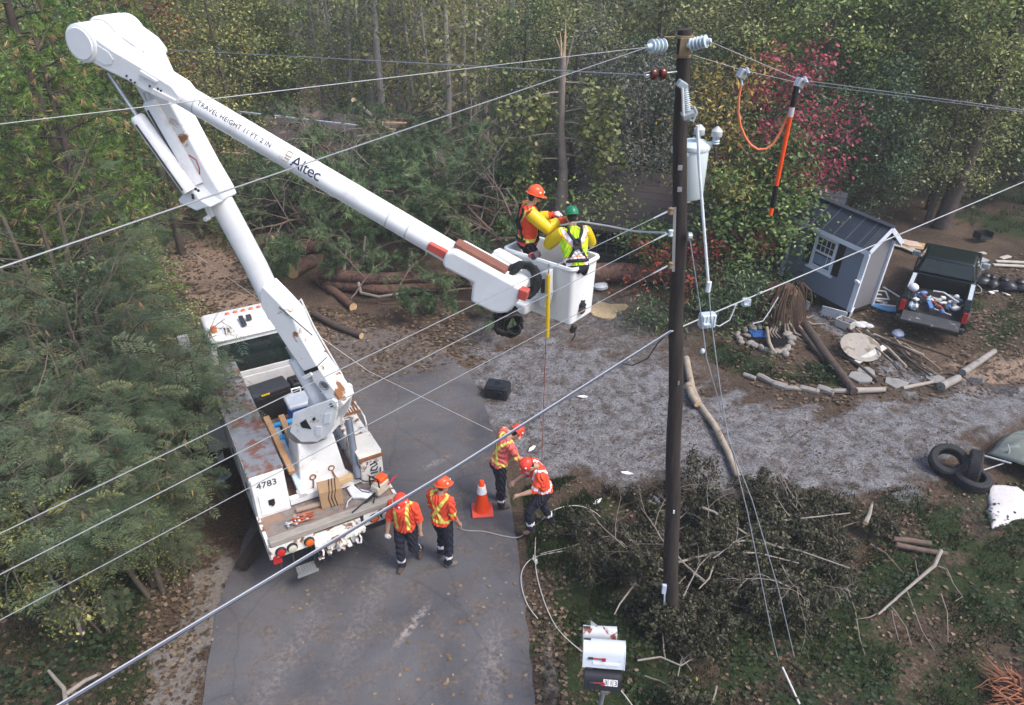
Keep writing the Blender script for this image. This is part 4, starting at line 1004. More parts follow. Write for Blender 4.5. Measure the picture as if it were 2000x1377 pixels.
def person(label, loc, rz, lean=0.0, side=0.0, head=(0, 0, 0), arms=None, legs=None, scale=1.0, group=None, shirt=SHIRT, band=BAND, hat=HATO, gloves=(None, None), boots=BOOT,
           stripes='vest', sleeve=None, hair=HAIR, beard=False, glasses=False, drop=0.0, ankle_band=True, foot_yaw=(0, 0), harness=False):
    J = {}
    J['pelvis'] = Vector((0, 0, .96))
    M = Euler((-lean, side, 0)).to_matrix()
    def up(p): return J['pelvis'] + M @ (Vector(p) - Vector((0, 0, .96)))
    J['waist'] = J['pelvis'].lerp(up((0, 0, 1.1)), 1); J['chest'] = up((0, .0, 1.31)); J['neck'] = up((0, -.015, 1.48))
    HM = Euler(head).to_matrix()
    J['head'] = J['neck'] + M @ (HM @ Vector((0, .035, .165)))
    HMat = M @ HM
    arms = arms or ((vn(-.12, 0, -1), vn(-.02, .3, -1)), (vn(.12, 0, -1), vn(.02, .3, -1)))
    legs = legs or ((vn(-.05, .03, -1), vn(-.02, -.05, -1)), (vn(.05, .03, -1), vn(.02, -.05, -1)))
    mb = MB(); bones = []
    def bone(a, b, r, lab): bones.append((Vector(a), Vector(b), r, lab))
    # torso rings
    X = M @ Vector((1, 0, 0)); Yv = M @ Vector((0, 1, 0))
    rings = [((0, 0, .86), .13, .1), ((0, -.01, .92), .165, .125), ((0, -.005, 1.02), .158, .118), ((0, 0, 1.12), .15, .108), ((0, .005, 1.24), .17, .12), ((0, .0, 1.34), .185, .122), ((0, -.01, 1.42), .175, .1), ((0, -.015, 1.475), .1, .07), ((0, -.01, 1.5), .06, .06)]
    vs = []; fs = []; n = 18
    for i, (c, rx, ry) in enumerate(rings):
        cc = up(c) if c[2] > .96 else Vector(c)
        xx, yy = (X, Yv) if c[2] > .96 else (Vector((1, 0, 0)), Vector((0, 1, 0)))
        for k in range(n):
            a = 6.2832 * k / n; vs.append(cc + xx * rx * 1.09 * math.cos(a) + yy * ry * 1.12 * math.sin(a))
    for i in range(len(rings) - 1):
        for k in range(n): fs.append((i * n + k, i * n + (k + 1) % n, (i + 1) * n + (k + 1) % n, (i + 1) * n + k))
    fs.append(tuple(reversed(range(n)))); L = (len(rings) - 1) * n; fs.append(tuple(L + k for k in range(n)))
    mb.add(vs, fs)
    bone(J['pelvis'] - Vector((0, 0, .02)), J['waist'], .15, 'hipline'); bone(J['waist'], up((0, 0, 1.36)), .16, 'torso')
    # neck, head
    mb.tube([up((0, -.02, 1.42)), J['neck'] + M @ Vector((0, 0, .03)), J['head'] - HMat @ Vector((0, .02, .06))], [.075, .058, .056], 12)
    bone(J['neck'] + M @ Vector((0, 0, .03)), J['head'] - HMat @ Vector((0, 0, .08)), .05, 'skin')
    def hd(x, y, z): return J['head'] + HMat @ Vector((x, y, z))
    mb.ball(hd(0, -.012, .025), (.077, .098, .1), 18, rot=HMat)
    mb.ball(hd(0, .022, -.05), (.062, .072, .075), 14, rot=HMat)
    mb.ball(hd(0, .05, -.085), (.035, .035, .03), 10, rot=HMat)
    mb.tube([hd(0, .085, .02), hd(0, .108, -.02), hd(0, .09, -.028)], [.01, .017, .01], 8)
    for s in (-1, 1):
        mb.ball(hd(s * .078, -.005, -.01), (.01, .022, .034), 8, rot=HMat)
        mb.ball(hd(s * .03, .078, .035), (.028, .014, .01), 8, rot=HMat)
    mb.tube([hd(-.022, .083, -.06), hd(0, .09, -.058), hd(.022, .083, -.06)], [.006, .01, .006], 6)
    bone(hd(0, 0, .03), hd(0, .03, -.06), .08, 'skin')
    hands = []
    for i, s in enumerate((-1, 1)):
        sh = up((s * .185, -.012, 1.425)); el = sh + arms[i][0] * .29; wr = el + arms[i][1] * .255
        mb.tube([up((s * .1, -.01, 1.42)), sh, sh.lerp(el, .35), sh.lerp(el, .8), el, el.lerp(wr, .3), wr.lerp(el, .12), wr], [.07, .07, .063, .05, .047, .047, .033, .029], 12)
        mb.ball(sh, (.072, .07, .07), 12); mb.ball(el, .046, 10)
        hdv = (arms[i][2] if len(arms[i]) > 2 else arms[i][1]).normalized()
        pal = wr + hdv * .05
        sidev = hdv.cross(Vector((0, 0, 1)));
        if sidev.length < .2: sidev = hdv.cross(Vector((0, 1, 0)))
        sidev.normalize(); nrm = sidev.cross(hdv).normalized()
        if nrm.z > 0: nrm = -nrm
        mb.tube([wr, wr + hdv * .02, wr + hdv * .06, wr + hdv * .095], [.028, .03, .036, .03], 10)
        curl = .55
        for k, (o_, ln) in enumerate(((-.03, .068), (-.01, .078), (.011, .074), (.031, .058))):
            b0 = wr + hdv * .082 + sidev * o_; d1 = (hdv + nrm * curl).normalized(); d2 = (hdv * .5 + nrm).normalized()
            mb.tube([b0 - hdv * .01, b0 + d1 * ln * .5, b0 + d1 * ln * .5 + d2 * ln * .55], [.0115, .0105, .009], 7)
        b0 = wr + hdv * .035 - sidev * s * .03 * (1 if True else 1)
        mb.tube([b0, b0 - sidev * s * .026 + hdv * .03 + nrm * .012, b0 - sidev * s * .03 + hdv * .062 + nrm * .024], [.014, .0125, .0105], 7)
        bone(sh, el, .06, 'uarm'); bone(el, wr - hdv * .0, .045, 'farm'); bone(wr + hdv * .01, wr + hdv * .16, .035, 'hand%d' % i)
        J['el%d' % i] = el; J['wr%d' % i] = wr; J['sh%d' % i] = sh
    for i, s in enumerate((-1, 1)):
        hp = Vector((s * .092, 0, .92)); kn = hp + legs[i][0] * .43; an = kn + legs[i][1] * .42
        mb.tube([hp + Vector((0, 0, .06)), hp, hp.lerp(kn, .5), hp.lerp(kn, .92), kn, kn.lerp(an, .3), kn.lerp(an, .75), an], [.09, .098, .088, .068, .066, .068, .058, .058], 14)
        mb.ball(kn, .066, 10)
        fy = foot_yaw[i]; sv = legs[i][1]
        f = Vector((math.sin(fy) + s * .12, math.cos(fy), 0)); f = (f - sv * f.dot(sv) * .9).normalized()
        dn = (sv * .8 + Vector((0, 0, -.3))).normalized()
        heel = an + dn * .055 - f * .05; toe = an + dn * .06 + f * .16
        mb.tube([an - dn * .02, an + dn * .04], [.052, .056], 12)
        mb.tube([heel, an + dn * .05 + f * .04, toe - f * .05, toe], [.042, .046, .042, .03], 12)
        bone(hp, kn, .08, 'leg'); bone(kn, an, .06, 'shin%d' % i); bone(an + dn * .05 - f * .05, toe, .045, 'boot%d' % i); bone(an, an + dn * .05, .05, 'boot%d' % i)
        J['an%d' % i] = an; J['toe%d' % i] = toe; J['heel%d' % i] = heel
    zmin = min(v[2] for v in mb.v)
    body = remesh_mesh(mb, .0075)
    P = thing('person', label, 'person', loc, rz, group)
    P.scale = (scale,) * 3
    # which bone does each face belong to
    nf = len(body.polygons); ce = np.zeros(nf * 3); body.polygons.foreach_get('center', ce); ce = ce.reshape(-1, 3)
    best = np.full(nf, 1e9); who = np.zeros(nf, int); tt = np.zeros(nf)
    for bi, (a, b, r, lab) in enumerate(bones):
        a_, b_ = np.array(a), np.array(b); d = b_ - a_
        t = np.clip(((ce - a_) @ d) / (d @ d), 0, 1); ds = np.linalg.norm(ce - a_ - t[:, None] * d, axis=1) - r
        up_ = ds < best; best = np.where(up_, ds, best); who = np.where(up_, bi, who); tt = np.where(up_, t, tt)
    labs = np.array([b[3] for b in bones])[who]
    rawt = np.zeros(nf)
    # torso coordinates
    MI = np.array(M.transposed()); pel = np.array(J['pelvis'])
    loc_ = (ce - pel) @ MI.T; loc_[:, 2] += .96
    hl = (ce - np.array(J['head'])) @ np.array(HMat.transposed()).T
    z0 = np.array([0, 0, -zmin])
    co_ = np.zeros(len(body.vertices) * 3); body.vertices.foreach_get('co', co_); co_ = co_.reshape(-1, 3)
    no_ = np.zeros(len(body.vertices) * 3); body.vertices.foreach_get('normal', no_); no_ = no_.reshape(-1, 3)
    body.vertices.foreach_set('co', (co_ + z0).reshape(-1)); body.materials.clear(); body.materials.append(SKIN)
    sel_hair = np.isin(labs, ['skin']) & (((hl[:, 1] < -.03) & (hl[:, 2] > -.06)) | (hl[:, 2] > .06))
    if beard: sel_hair |= np.isin(labs, ['skin']) & (hl[:, 1] > .03) & (hl[:, 2] < -.045)
    body.materials.append(hair)
    mi = np.where(sel_hair, 1, 0)
    body.polygons.foreach_set('material_index', mi.astype(np.int32)); body.polygons.foreach_set('use_smooth', [True] * nf); body.update()
    bo = bpy.data.objects.new('body', body); COL.objects.link(bo); bo.parent = P
    pv = [tuple(p.vertices) for p in body.polygons]
    def shell(name, sel, off, mats, midx=None, wr=0.0):
        ids = np.nonzero(sel)[0]
        if not len(ids): return None
        used = sorted({v for f in ids for v in pv[f]}); mp = {v: i for i, v in enumerate(used)}
        u = np.array(used); q = co_[u] + z0
        w_ = off + (wr * np.sin(q[:, 2] * 43 + 7 * np.sin(q[:, 0] * 19) + 5 * np.sin(q[:, 1] * 23)) if wr else 0)
        q = q + no_[u] * np.reshape(w_, (-1, 1)) if wr else q + no_[u] * off
        me = bpy.data.meshes.new(name); me.from_pydata(q.tolist(), [], [[mp[v] for v in pv[f]] for f in ids])
        for m_ in mats: me.materials.append(m_)
        if midx is not None: me.polygons.foreach_set('material_index', midx[ids].astype(np.int32))
        me.polygons.foreach_set('use_smooth', [True] * len(ids)); me.update()
        o = bpy.data.objects.new(name, me); COL.objects.link(o); o.parent = P
        return o
    isT = np.isin(labs, ['torso', 'uarm', 'farm', 'hipline'])
    x, y, z = loc_[:, 0], loc_[:, 1], loc_[:, 2]
    tor = isT & (np.isin(labs, ['torso', 'hipline'])) | ((labs == 'uarm') & (np.abs(x) < .2))
    shirt_sel = isT & ~((labs == 'hipline') & (z < .93)) & (z < 1.52)
    if sleeve is None: shirt_sel &= ~((labs == 'farm') & (tt > .12))
    st = np.zeros(nf, int)
    back = y < 0; front = ~back; ax = np.abs(x)
    if stripes in ('vest', 'xback', 'whitex'):
        v_front = front & tor & (np.abs(ax - .095) < .026) & (z > 1.0)
        xb = back & tor & ((np.abs(x - (z - 1.22) * .55) < .03) | (np.abs(x + (z - 1.22) * .55) < .03)) & (z > 1.02)
        belt = tor & (np.abs(z - 1.02) < .026)
        armb = (labs == 'uarm') & (np.abs(tt - .8) < .1)
        st[(v_front | xb)] = 1
        if stripes != 'vest': st[belt | armb] = 1
        if stripes == 'vest': st[armb & False] = 1
    if stripes == 'lime':
        xb = ((np.abs(x - (z - 1.16) * .62) < .034) | (np.abs(x + (z - 1.16) * .62) < .034)) & tor
        xo = ((np.abs(x - (z - 1.16) * .62) < .048) | (np.abs(x + (z - 1.16) * .62) < .048)) & tor
        st[xo] = 2; st[xb] = 1
        bl = tor & (np.abs(z - 1.02) < .04); st[bl] = 2; st[tor & (np.abs(z - 1.02) < .028)] = 1
    so_ = shell('shirt', shirt_sel, .014, [shirt, band, ORANGE], st, .0105)
    tr_sel = (np.isin(labs, ['leg', 'shin0', 'shin1']) | ((labs == 'hipline') & (z < .95)))
    tb = np.zeros(nf, int)
    if ankle_band:
        tb[np.isin(labs, ['shin0', 'shin1']) & (np.abs(tt - .7) < .07)] = 1
    shell('trousers', tr_sel, .01, [NAVY, BANDW], tb, .008)
    for i in (0, 1): shell('boot', labs == 'boot%d' % i, .006, [boots])
    for i in (0, 1):
        if gloves[i]: shell('glove', labs == 'hand%d' % i, .006, [gloves[i]])
    if sleeve is not None:
        for i in (0, 1):
            sh, el, wr_ = J['sh%d' % i], J['el%d' % i], J['wr%d' % i]
            m = MB(); dz = Vector(z0)
            m.tube([sh + (sh - el).normalized() * .05 + dz, sh + dz, sh.lerp(el, .5) + dz, el + (el - sh).normalized() * .02 + dz, el.lerp(wr_, .35) + dz, el.lerp(wr_, .75) + dz], [.085, .1, .1, .092, .088, .074], 18)
            m.build('rubber_sleeve', sleeve, P, smooth=True)
    # hard hat
    dz = Vector(z0)
    hx, hy, hz = HMat @ Vector((1, 0, 0)), HMat @ Vector((0, 1, 0)), HMat @ Vector((0, 0, 1))
    m = MB(); prof = []; n = 24
    def hp_(a, r, h, kx=1.0, ky=1.0): return J['head'] + dz + hx * math.cos(a) * r * kx + hy * (math.sin(a) * r * ky - .01) + hz * h
    lv = [(.098, .052), (.105, .054), (.105, .062), (.102, .1), (.09, .135), (.066, .162), (.035, .176), (.004, .18)]
    vs = []
    for r_, h_ in lv:
        for k in range(n): vs.append(hp_(6.2832 * k / n, r_, h_, 1.0, 1.2))
    fs = []
    for i in range(len(lv) - 1):
        for k in range(n): fs.append((i * n + k, i * n + (k + 1) % n, (i + 1) * n + (k + 1) % n, (i + 1) * n + k))
    fs.append(tuple((len(lv) - 1) * n + k for k in range(n)))
    m.add(vs, fs)
    m.tube([J['head'] + dz + hy * (.105 * math.cos(a) - .01) + hz * (.06 + .122 * math.sin(a)) for a in np.linspace(.35, 2.8, 9)], .012, 6)
    hh = m.build('hard_hat', hat, P, smooth=True)
    m = MB(); vs = []
    for r_, h_, f_ in ((.1, .056, 0), (.122, .05, 1), (.122, .045, 1), (.1, .048, 0)):
        for k in range(n):
            a = 6.2832 * k / n; ex = f_ * .045 * max(0, math.sin(a)) ** 2
            vs.append(J['head'] + dz + hx * math.cos(a) * r_ + hy * (math.sin(a) * (r_ * 1.2 + ex) - .01) + hz * (h_ - ex * .3))
    fs = []
    for i in range(3):
        for k in range(n): fs.append((i * n + k, i * n + (k + 1) % n, (i + 1) * n + (k + 1) % n, (i + 1) * n + k))
    for k in range(n): fs.append((3 * n + k, 3 * n + (k + 1) % n, (k + 1) % n, k))
    m.add(vs, fs); m.build('brim', hat, hh, smooth=True)
    m = MB()
    for a in (math.pi / 2, 0.3, 2.84): m.ball(hp_(a, .1, .1, 1, 1.2), (.018, .018, .018), 8)
    m.build('hat_sticker', BANDW, hh)
    if glasses:
        m = MB()
        def hz_(x, y, z): return hd(x, y, z) + dz
        for s in (-1, 1):
            m.ball(hz_(s * .032, .088, .012), (.027, .012, .02), 10, rot=HMat); m.tube([hz_(s * .058, .08, .016), hz_(s * .08, .0, .016)], .005, 5)
        m.tube([hz_(-.02, .098, .016), hz_(.02, .098, .016)], .005, 5)
        m.build('sunglasses', BLACK, P)
    else:
        m = MB()
        for s in (-1, 1): m.ball(hd(s * .031, .083, .018) + dz, (.013, .008, .007), 8, rot=HMat)
        m.build('eyes', mat('eye', (.05, .04, .035), .3), P)
    if harness:
        me_b = BVHTree.FromPolygons([Vector(c) + dz for c in co_.tolist()], pv)
        m = MB()
        def wrap(pts, wd=.022):
            out = []
            for (px, pz, sgn) in pts:
                o_ = up((px, sgn * .5, pz)) + dz; d_ = M @ Vector((0, -sgn, 0))
                h = me_b.ray_cast(o_, d_)
                out.append((h[0] - d_ * .024) if h[0] is not None else up((px, sgn * .13, pz)) + dz)
            m.tube(out, wd, 6)
        for s in (-1, 1):
            wrap([(s * .1, 1.5, 1), (s * .105, 1.44, 1), (s * .1, 1.3, 1), (s * .09, 1.15, 1), (s * .1, 1.0, 1)])
            wrap([(s * .1, 1.5, -1), (s * .1, 1.42, -1), (s * .05, 1.32, -1), (0, 1.24, -1), (-s * .08, 1.12, -1), (-s * .14, 1.0, -1)])
        wrap([(k * .04, 1.0, -1) for k in range(-4, 5)], .026); wrap([(k * .04, 1.0, 1) for k in range(-4, 5)], .026)
        ha = m.build('harness', HARN, P)
        m = MB(); c = up((0, -.16, 1.24)) + dz; m.box(c, (.12, .035, .16), M); m.tube([c + M @ Vector((.04 * math.cos(a), -.035, .04 * math.sin(a) + .03)) for a in np.linspace(0, 6.28, 12)], .009, 5)
        m.build('back_plate', HARN, ha, bevel=.01)
    return P, J, z0

# two linemen in the bucket
fz = BZ - .818
q = AT(1040, 440, 9.62)
person('bearded worker in orange hard hat and yellow rubber sleeves standing in the bucket', (.22, 9.62, fz), R(-78), lean=.06, head=(-.25, 0, 0), scale=.93, legs=((vn(-.06, .3, -1), vn(-.02, -.35, -1)), (vn(.06, .3, -1), vn(.02, -.35, -1))), shirt=SHIRT, band=BAND, hat=HATO, sleeve=SLEEVE, beard=True, glasses=True, harness=True,
       arms=((vn(-.25, .62, -.75), vn(.3, 1, .25), vn(.1, 1, .2)), (vn(.28, .7, -.62), vn(-.25, 1, .35), vn(0, 1, .3))), gloves=(GLOVEW, GLOVEO), stripes='xback', group='workers in the bucket')
person('worker in green hard hat and lime vest seen from behind in the bucket', (.86, 9.05, fz), R(12), lean=.5, head=(.1, 0, .0), scale=.9, shirt=LIME, band=BANDW, hat=HATG, sleeve=SLEEVE, harness=True,
       arms=((vn(-.45, .55, -.7), vn(.35, 1, .1)), (vn(.45, .5, -.75), vn(-.3, 1, .0))), legs=((vn(-.06, .6, -.85), vn(-.02, -.65, -.9)), (vn(.06, .6, -.85), vn(.02, -.65, -.9))), gloves=(GLOVEO, GLOVEO), stripes='lime', group='workers in the bucket')
# four men on the ground
gp_ = 'ground crew in orange shirts'
person('worker in red hard hat walking beside the truck tail with a pale glove', G(800, 1108), R(170), lean=.1, head=(-.45, 0, .15), hat=HATR, gloves=(None, GLOVEW), stripes='vest', group=gp_, scale=.98,
       arms=((vn(-.22, -.15, -1), vn(-.05, .1, -1)), (vn(.22, .1, -1), vn(.1, .35, -1))), legs=((vn(-.04, .1, -1), vn(-.02, -.75, -.75)), (vn(.03, .22, -1), vn(.02, -.1, -1))))
person('worker in orange hard hat with yellow cross back standing between truck and cone', G(868, 1098), R(-32), lean=.05, head=(-.1, 0, -.5), hat=HATO, boots=BOOTG, stripes='xback', group=gp_,
       arms=((vn(-.16, .05, -1), vn(.1, .7, -.8)), (vn(.2, -.02, -1), vn(.05, .5, -1))), legs=((vn(-.05, .3, -1), vn(-.02, -.12, -1)), (vn(.05, .02, -1), vn(.02, -.12, -1))), foot_yaw=(0, .5))
person('worker in pale salmon shirt leaning over at the road edge behind the cone', G(975, 986), R(-68), lean=.36, head=(-.55, 0, .0), hat=HATR, shirt=SALMON, boots=BOOT, stripes='xback', group=gp_, scale=1.02,
       arms=((vn(-.75, .35, -.25), vn(.3, .8, -.5)), (vn(.1, .42, -1), vn(-.1, 1, -.45))), legs=((vn(-.06, .14, -1), vn(-.02, .0, -1)), (vn(.06, .0, -1), vn(.02, -.02, -1))))
person('worker in silver banded orange shirt stepping off the road with head down', G(1060, 1036), R(106), lean=.3, head=(-.6, 0, .1), hat=HATR, band=BANDW, boots=BOOT, stripes='whitex', group=gp_,
       arms=((vn(-.15, .45, -.9), vn(.15, 1, -.25)), (vn(.2, .35, -.9), vn(-.15, 1, -.35))), legs=((vn(-.04, .75, -.75), vn(-.02, -.1, -1)), (vn(.03, -.06, -1), vn(.02, -.42, -1))))
# ---------------------------------------------------------------- utility pole and lines
PY = 7.7
PB, PT = G(1308, 1225), AT(1335, 57, 7.75)
POLEW = mat('weathered_pole', (.036, .028, .025), .85, .5, 4, bump=.5, bscale=14, stretch=(6, 6, .5), stain=(.13, .11, .1), stain_at=.64, stain_scale=1.4, edge=.2)
t = thing('utility_pole', 'dark wooden utility pole leaning slightly, with insulators at its top', 'pole', PB)
m = MB(); N = 16
pts = [(PT - PB) * (k / N) + Vector((.012 * math.sin(k * 1.7), .01 * math.cos(k * 1.3), 0)) for k in range(N + 1)]; pts[0] = Vector((0, 0, -.3))
m.tube(pts, [.116 - .047 * k / N for k in range(N + 1)], 22); m.build('pole_shaft', POLEW, t, smooth=True)
def pole_at(y):
    k = (1225 - y) / (1225 - 57); lo, hi = 0, 1
    for _ in range(40):
        mid = (lo + hi) / 2; p = PB.lerp(PT, mid); d = p - Vector((0, 0, CAMH))
        v = (d.z * _c + d.y * _s) / (d.y * _c - d.z * _s); py = 688.5 - v * FPX
        if py > y: lo = mid
        else: hi = mid
    return PB.lerp(PT, lo)
PORC = mat('porcelain_grey', (.5, .58, .62), .2, .08, 6)
BRPOR = mat('brown_porcelain', (.09, .02, .012), .2, .2, 6)
BRKT = mat('rusty_band', (.22, .16, .09), .6, .3, 10)
p0 = pole_at(88)
m = MB()
for h in (-.1, .075):
    m.lathe([(.074, -.012), (.088, -.012), (.088, .016), (.074, .016)], p0 + Vector((0, 0, h)), (0, 0, 1), 20)
m.beam(p0 + Vector((-.2, -.02, .075)), p0 + Vector((.17, .0, .075)), .03, .012); m.box(p0 + Vector((.0, -.085, -.01)), (.1, .02, .17))
m.build('pole_band', BRKT, t, world=True, bevel=.004)
def bell(name, a, d, n, r, mt, L):
    a = Vector(a); d = Vector(d).normalized(); pr = [(.02, -.03)]
    for k in range(n):
        h = L * k / n; pr += [(r * .55, h), (r, h + L / n * .35), (r * .98, h + L / n * .55), (r * .5, h + L / n * .7)]
    pr += [(.02, L + .03)]
    q = MB(); q.lathe(pr, a, d, 16); return q.build(name, mt, t, world=True, smooth=True)
L0, L1 = AT(1298, 89, 7.6), AT(1268, 91, 7.5)
bell('insulator', L0, L1 - L0, 4, .066, PORC, (L1 - L0).length)
R0, R1 = AT(1348, 88, 7.6), AT(1383, 80, 7.5)
bell('insulator', R0, R1 - R0, 5, .062, PORC, (R1 - R0).length)
for x in (1296, 1278):
    c = AT(x, 143 if x > 1290 else 144, 7.62); q = MB(); q.lathe([(.03, -.045), (.058, -.03), (.062, 0), (.05, .02), (.03, .03)], c, (1, .1, 0), 14); q.build('brown_insulator', BRPOR, t, world=True, smooth=True)
m = MB(); m.tube([AT(1322, 140, 7.66), AT(1262, 147, 7.6)], .008, 6); m.tube([AT(1270, 140, 7.6), AT(1258, 143, 7.6), AT(1262, 152, 7.6), AT(1272, 148, 7.6)], .007, 5); m.build('dead_end_clamp', STEEL, t, world=True)
for y in (412, 455, 518):
    c = AT(1310, y, 7.58); q = MB(); q.lathe([(.015, -.04), (.03, -.03), (.022, 0), (.03, .03), (.015, .04)], c, (0, 0, 1), 12); sp = q.build('spool_insulator', PORC if y == 455 else BRKT, t, world=True, smooth=True)
m = MB(); m.beam(AT(1318, 405, 7.62), AT(1315, 530, 7.62), .03, .02, Vector((0, 1, 0))); m.build('insulator_rack', STEEL, t, world=True)
for (x, y) in ((1323, 323), (1319, 365), (1330, 740), (1318, 990), (1313, 1128)):
    q = MB(); c = pole_at(y); q.box(c + Vector((-.03 + .01 * (y % 7), -.105 + .00002 * (1225 - y), 0)), (.045 if y < 400 else .02, .02, .05)); q.build('pole_tag', STEEL if y < 900 else BANDW, t, world=True)

# cutout and transformer hang on the pole: things of their own
ct = thing('fuse_cutout', 'grey ribbed fuse cutout mounted high on the utility pole', 'fuse cutout', pole_at(200))
a, b_ = AT(1336, 166, 7.56), AT(1343, 216, 7.53)
m = MB(); pr = []
for k in range(13): pr += [(.028, k * .02), (.042, k * .02 + .007), (.028, k * .02 + .014)]
m.lathe(pr, a, b_ - a, 14); m.build('insulator_body', PORC, ct, world=True, smooth=True)
m = MB(); m.tube([AT(1333, 172, 7.46), AT(1335, 226, 7.44)], .013, 10); m.build('fuse_tube', mat('fuse_white', (.6, .58, .55), .4), ct, world=True)
m = MB(); m.box(a + Vector((-.03, -.04, .01)), (.1, .1, .07), (0, .5, 0)); m.build('top_contact', mat('contact_grey', (.3, .36, .38), .4), ct, world=True, bevel=.012)
m = MB(); m.box(b_ + Vector((.0, -.03, -.03)), (.12, .12, .05), (.2, -.4, 0)); m.tube([b_ + Vector((.05, 0, .04)), b_ + Vector((.09, 0, -.02)), b_ + Vector((.06, -.02, -.1)), b_ + Vector((-.02, 0, -.08))], .02, 8); m.build('lower_hinge', mat('hinge_grey', (.3, .33, .36), .4), ct, world=True, bevel=.008)
tfm = thing('transformer', 'pale blue grey transformer can hanging behind the utility pole', 'transformer', pole_at(385))
TP = mat('transformer_paint', (.62, .7, .72), .35, .05, 3, stain=(.3, .28, .15), stain_at=.72, stain_scale=3)
ty = 7.95; tb, tt_ = AT(1343, 384, ty), AT(1349, 283, ty)
tb.x += .0; ax = Vector((0, 0, 1)); hh_ = (tt_ - tb).length
m = MB(); m.lathe([(.15, 0), (.165, .02), (.165, hh_ - .02), (.16, hh_)], tb, ax, 26); m.build('tank', TP, tfm, world=True, smooth=True)
m = MB(); m.lathe([(.175, hh_ - .04), (.18, hh_ - .02), (.175, hh_ + .005), (.12, hh_ + .045), (.02, hh_ + .06)], tb, ax, 26); m.build('lid', TP, tfm, world=True, smooth=True)
for (x, y, r) in ((1364, 272, .05), (1398, 276, .05)):
    c = AT(x, y, ty - .06); q = MB()
    if x < 1380: q.lathe([(.05, -.02), (.025, .01), (.025, .05)], c, ax, 12)
    else: q.lathe([(.03, -.03), (.045, -.02), (.03, -.005), (.045, .005), (.03, .02), (.04, .03), (.025, .05)], c, ax, 12); q.beam(c - Vector((.14, 0, .02)), c - Vector((0, 0, .02)), .03, .03)
    bu = q.build('bushing', PORC, tfm, world=True, smooth=True)
    q = MB(); q.lathe([(.055, .05), (.058, .055), (.058, .11), (.05, .12), (.012, .155)], c, ax, 16); q.build('bushing_cap', mat('cap_grey', (.5, .53, .54), .4), bu, world=True, top=tfm, smooth=True)
m = MB(); m.box(AT(1318, 293, 7.9), (.06, .08, .07)); m.box(AT(1335, 300, 7.85), (.1, .1, .05)); m.box(AT(1335, 370, 7.85), (.1, .1, .05)); m.build('hanger_bracket', TP, tfm, world=True, bevel=.01)

def wire(name, pts, r, label, cat='wire', mt=CABLE, group=None, sag=0.0, n=14, smooth=True):
    out = []
    for i in range(len(pts) - 1):
        a, b_ = Vector(pts[i]), Vector(pts[i + 1])
        for k in range(n if i < len(pts) - 2 else n + 1):
            f = k / n; p = a.lerp(b_, f); p.z -= sag * 4 * f * (1 - f); out.append(p)
    q = MB(); q.tube(out, r, 7); o = q.build(name, mt, None, smooth=True)
    return tag(o, label, cat, group)
def ext(a, b_, k): return a + (b_ - a) * k
gw = 'overhead wires on the utility pole'
e1, e2 = G(0, 523, 8.45), G(0, 242, 8.45)
wire('overhead_wire', [L1, ext(L1, e1, 1.3)], .004, 'overhead wire from the left insulator crossing low in front of both booms', group=gw)
wire('overhead_wire', [AT(1266, 92, 7.52), ext(L1, e2, 1.4)], .0036, 'overhead wire from the left insulator to the upper left picture edge', group=gw)
wire('overhead_wire', [AT(1262, 147, 7.6), AD(285, 95, 14.5), ext(AD(285, 95, 14.5), AD(60, 20, 17.5), 1.5)], .0065, 'overhead wire from the brown spools running behind the boom elbow', group=gw)
rA, rB = G(2000, 215, 8.15), G(2000, 219, 8.12)
wire('overhead_wire', [R1, AT(1562, 156, 7.5), ext(AT(1562, 156, 7.5), rA, 1.3)], .004, 'overhead wire from the right insulator past the orange stick', group=gw, mt=mat('dull_wire', (.3, .3, .31), .5))
wire('overhead_wire', [AT(1350, 107, 7.65), AT(1450, 137, 7.55), AT(1565, 163, 7.5), ext(AT(1565, 163, 7.5), rB, 1.3)], .0036, 'overhead wire just under the right insulator carrying the jumper clamps', group=gw)
for y, yl, lb_ in ((412, 1042, 'uppermost of three parallel service wires running down to the left edge'), (455, 1122, 'middle of three parallel service wires running down to the left edge'), (518, 1211, 'lowest of three parallel service wires running down to the left edge')):
    a = AT(1306, y, 7.6); b_ = G(0, yl, a.z - .1); wire('service_wire', [a, ext(a, b_, 1.4)], .004 if y != 518 else .0034, lb_, group='service wires below the bucket')
    q = MB(); d_ = (b_ - a).normalized(); q.tube([a + d_ * .02, a + d_ * .1, a + d_ * .3], [.012, .012, .007], 7); tag(q.build('wire_grip', STEEL, None, smooth=True), {412: 'wire grip at the pole end of the uppermost service wire', 455: 'wire grip at the pole end of the middle service wire', 518: 'wire grip at the pole end of the lowest service wire'}[y], 'wire grip', 'wire grips at the pole')
# lashed communication cable
a, l_, r_ = AT(1310, 648, 7.62), G(120, 1377, 5.1), G(2000, 355, 5.15)
cb_ = thing('cable_bundle', 'thick lashed cable bundle running from the lower left to the right edge', 'cable', a)
q = MB(); q.tube([ext(a, l_, 1.3), l_, a.lerp(l_, .5) - Vector((0, 0, .05)), a], [.011] * 4, 10); q.build('dark_cable', mat('dark_cable', (.05, .06, .09), .4), cb_, world=True, smooth=True)
q = MB(); up_ = Vector((0, 0, .02)); q.tube([ext(a, l_, 1.3) + up_, l_ + up_, a.lerp(l_, .5) - Vector((0, 0, .05)) + up_, a + up_], [.006] * 4, 8); q.build('messenger_strand', mat('pale_strand', (.45, .48, .54), .35, .05, 5, metal=.4), cb_, world=True, smooth=True)
q = MB(); q.tube([a, AT(1380, 617, 8.2), r_, ext(a, r_, 1.3)], .009, 8); q.build('far_cable', mat('far_cable', (.36, .38, .4), .5), cb_, world=True, smooth=True)
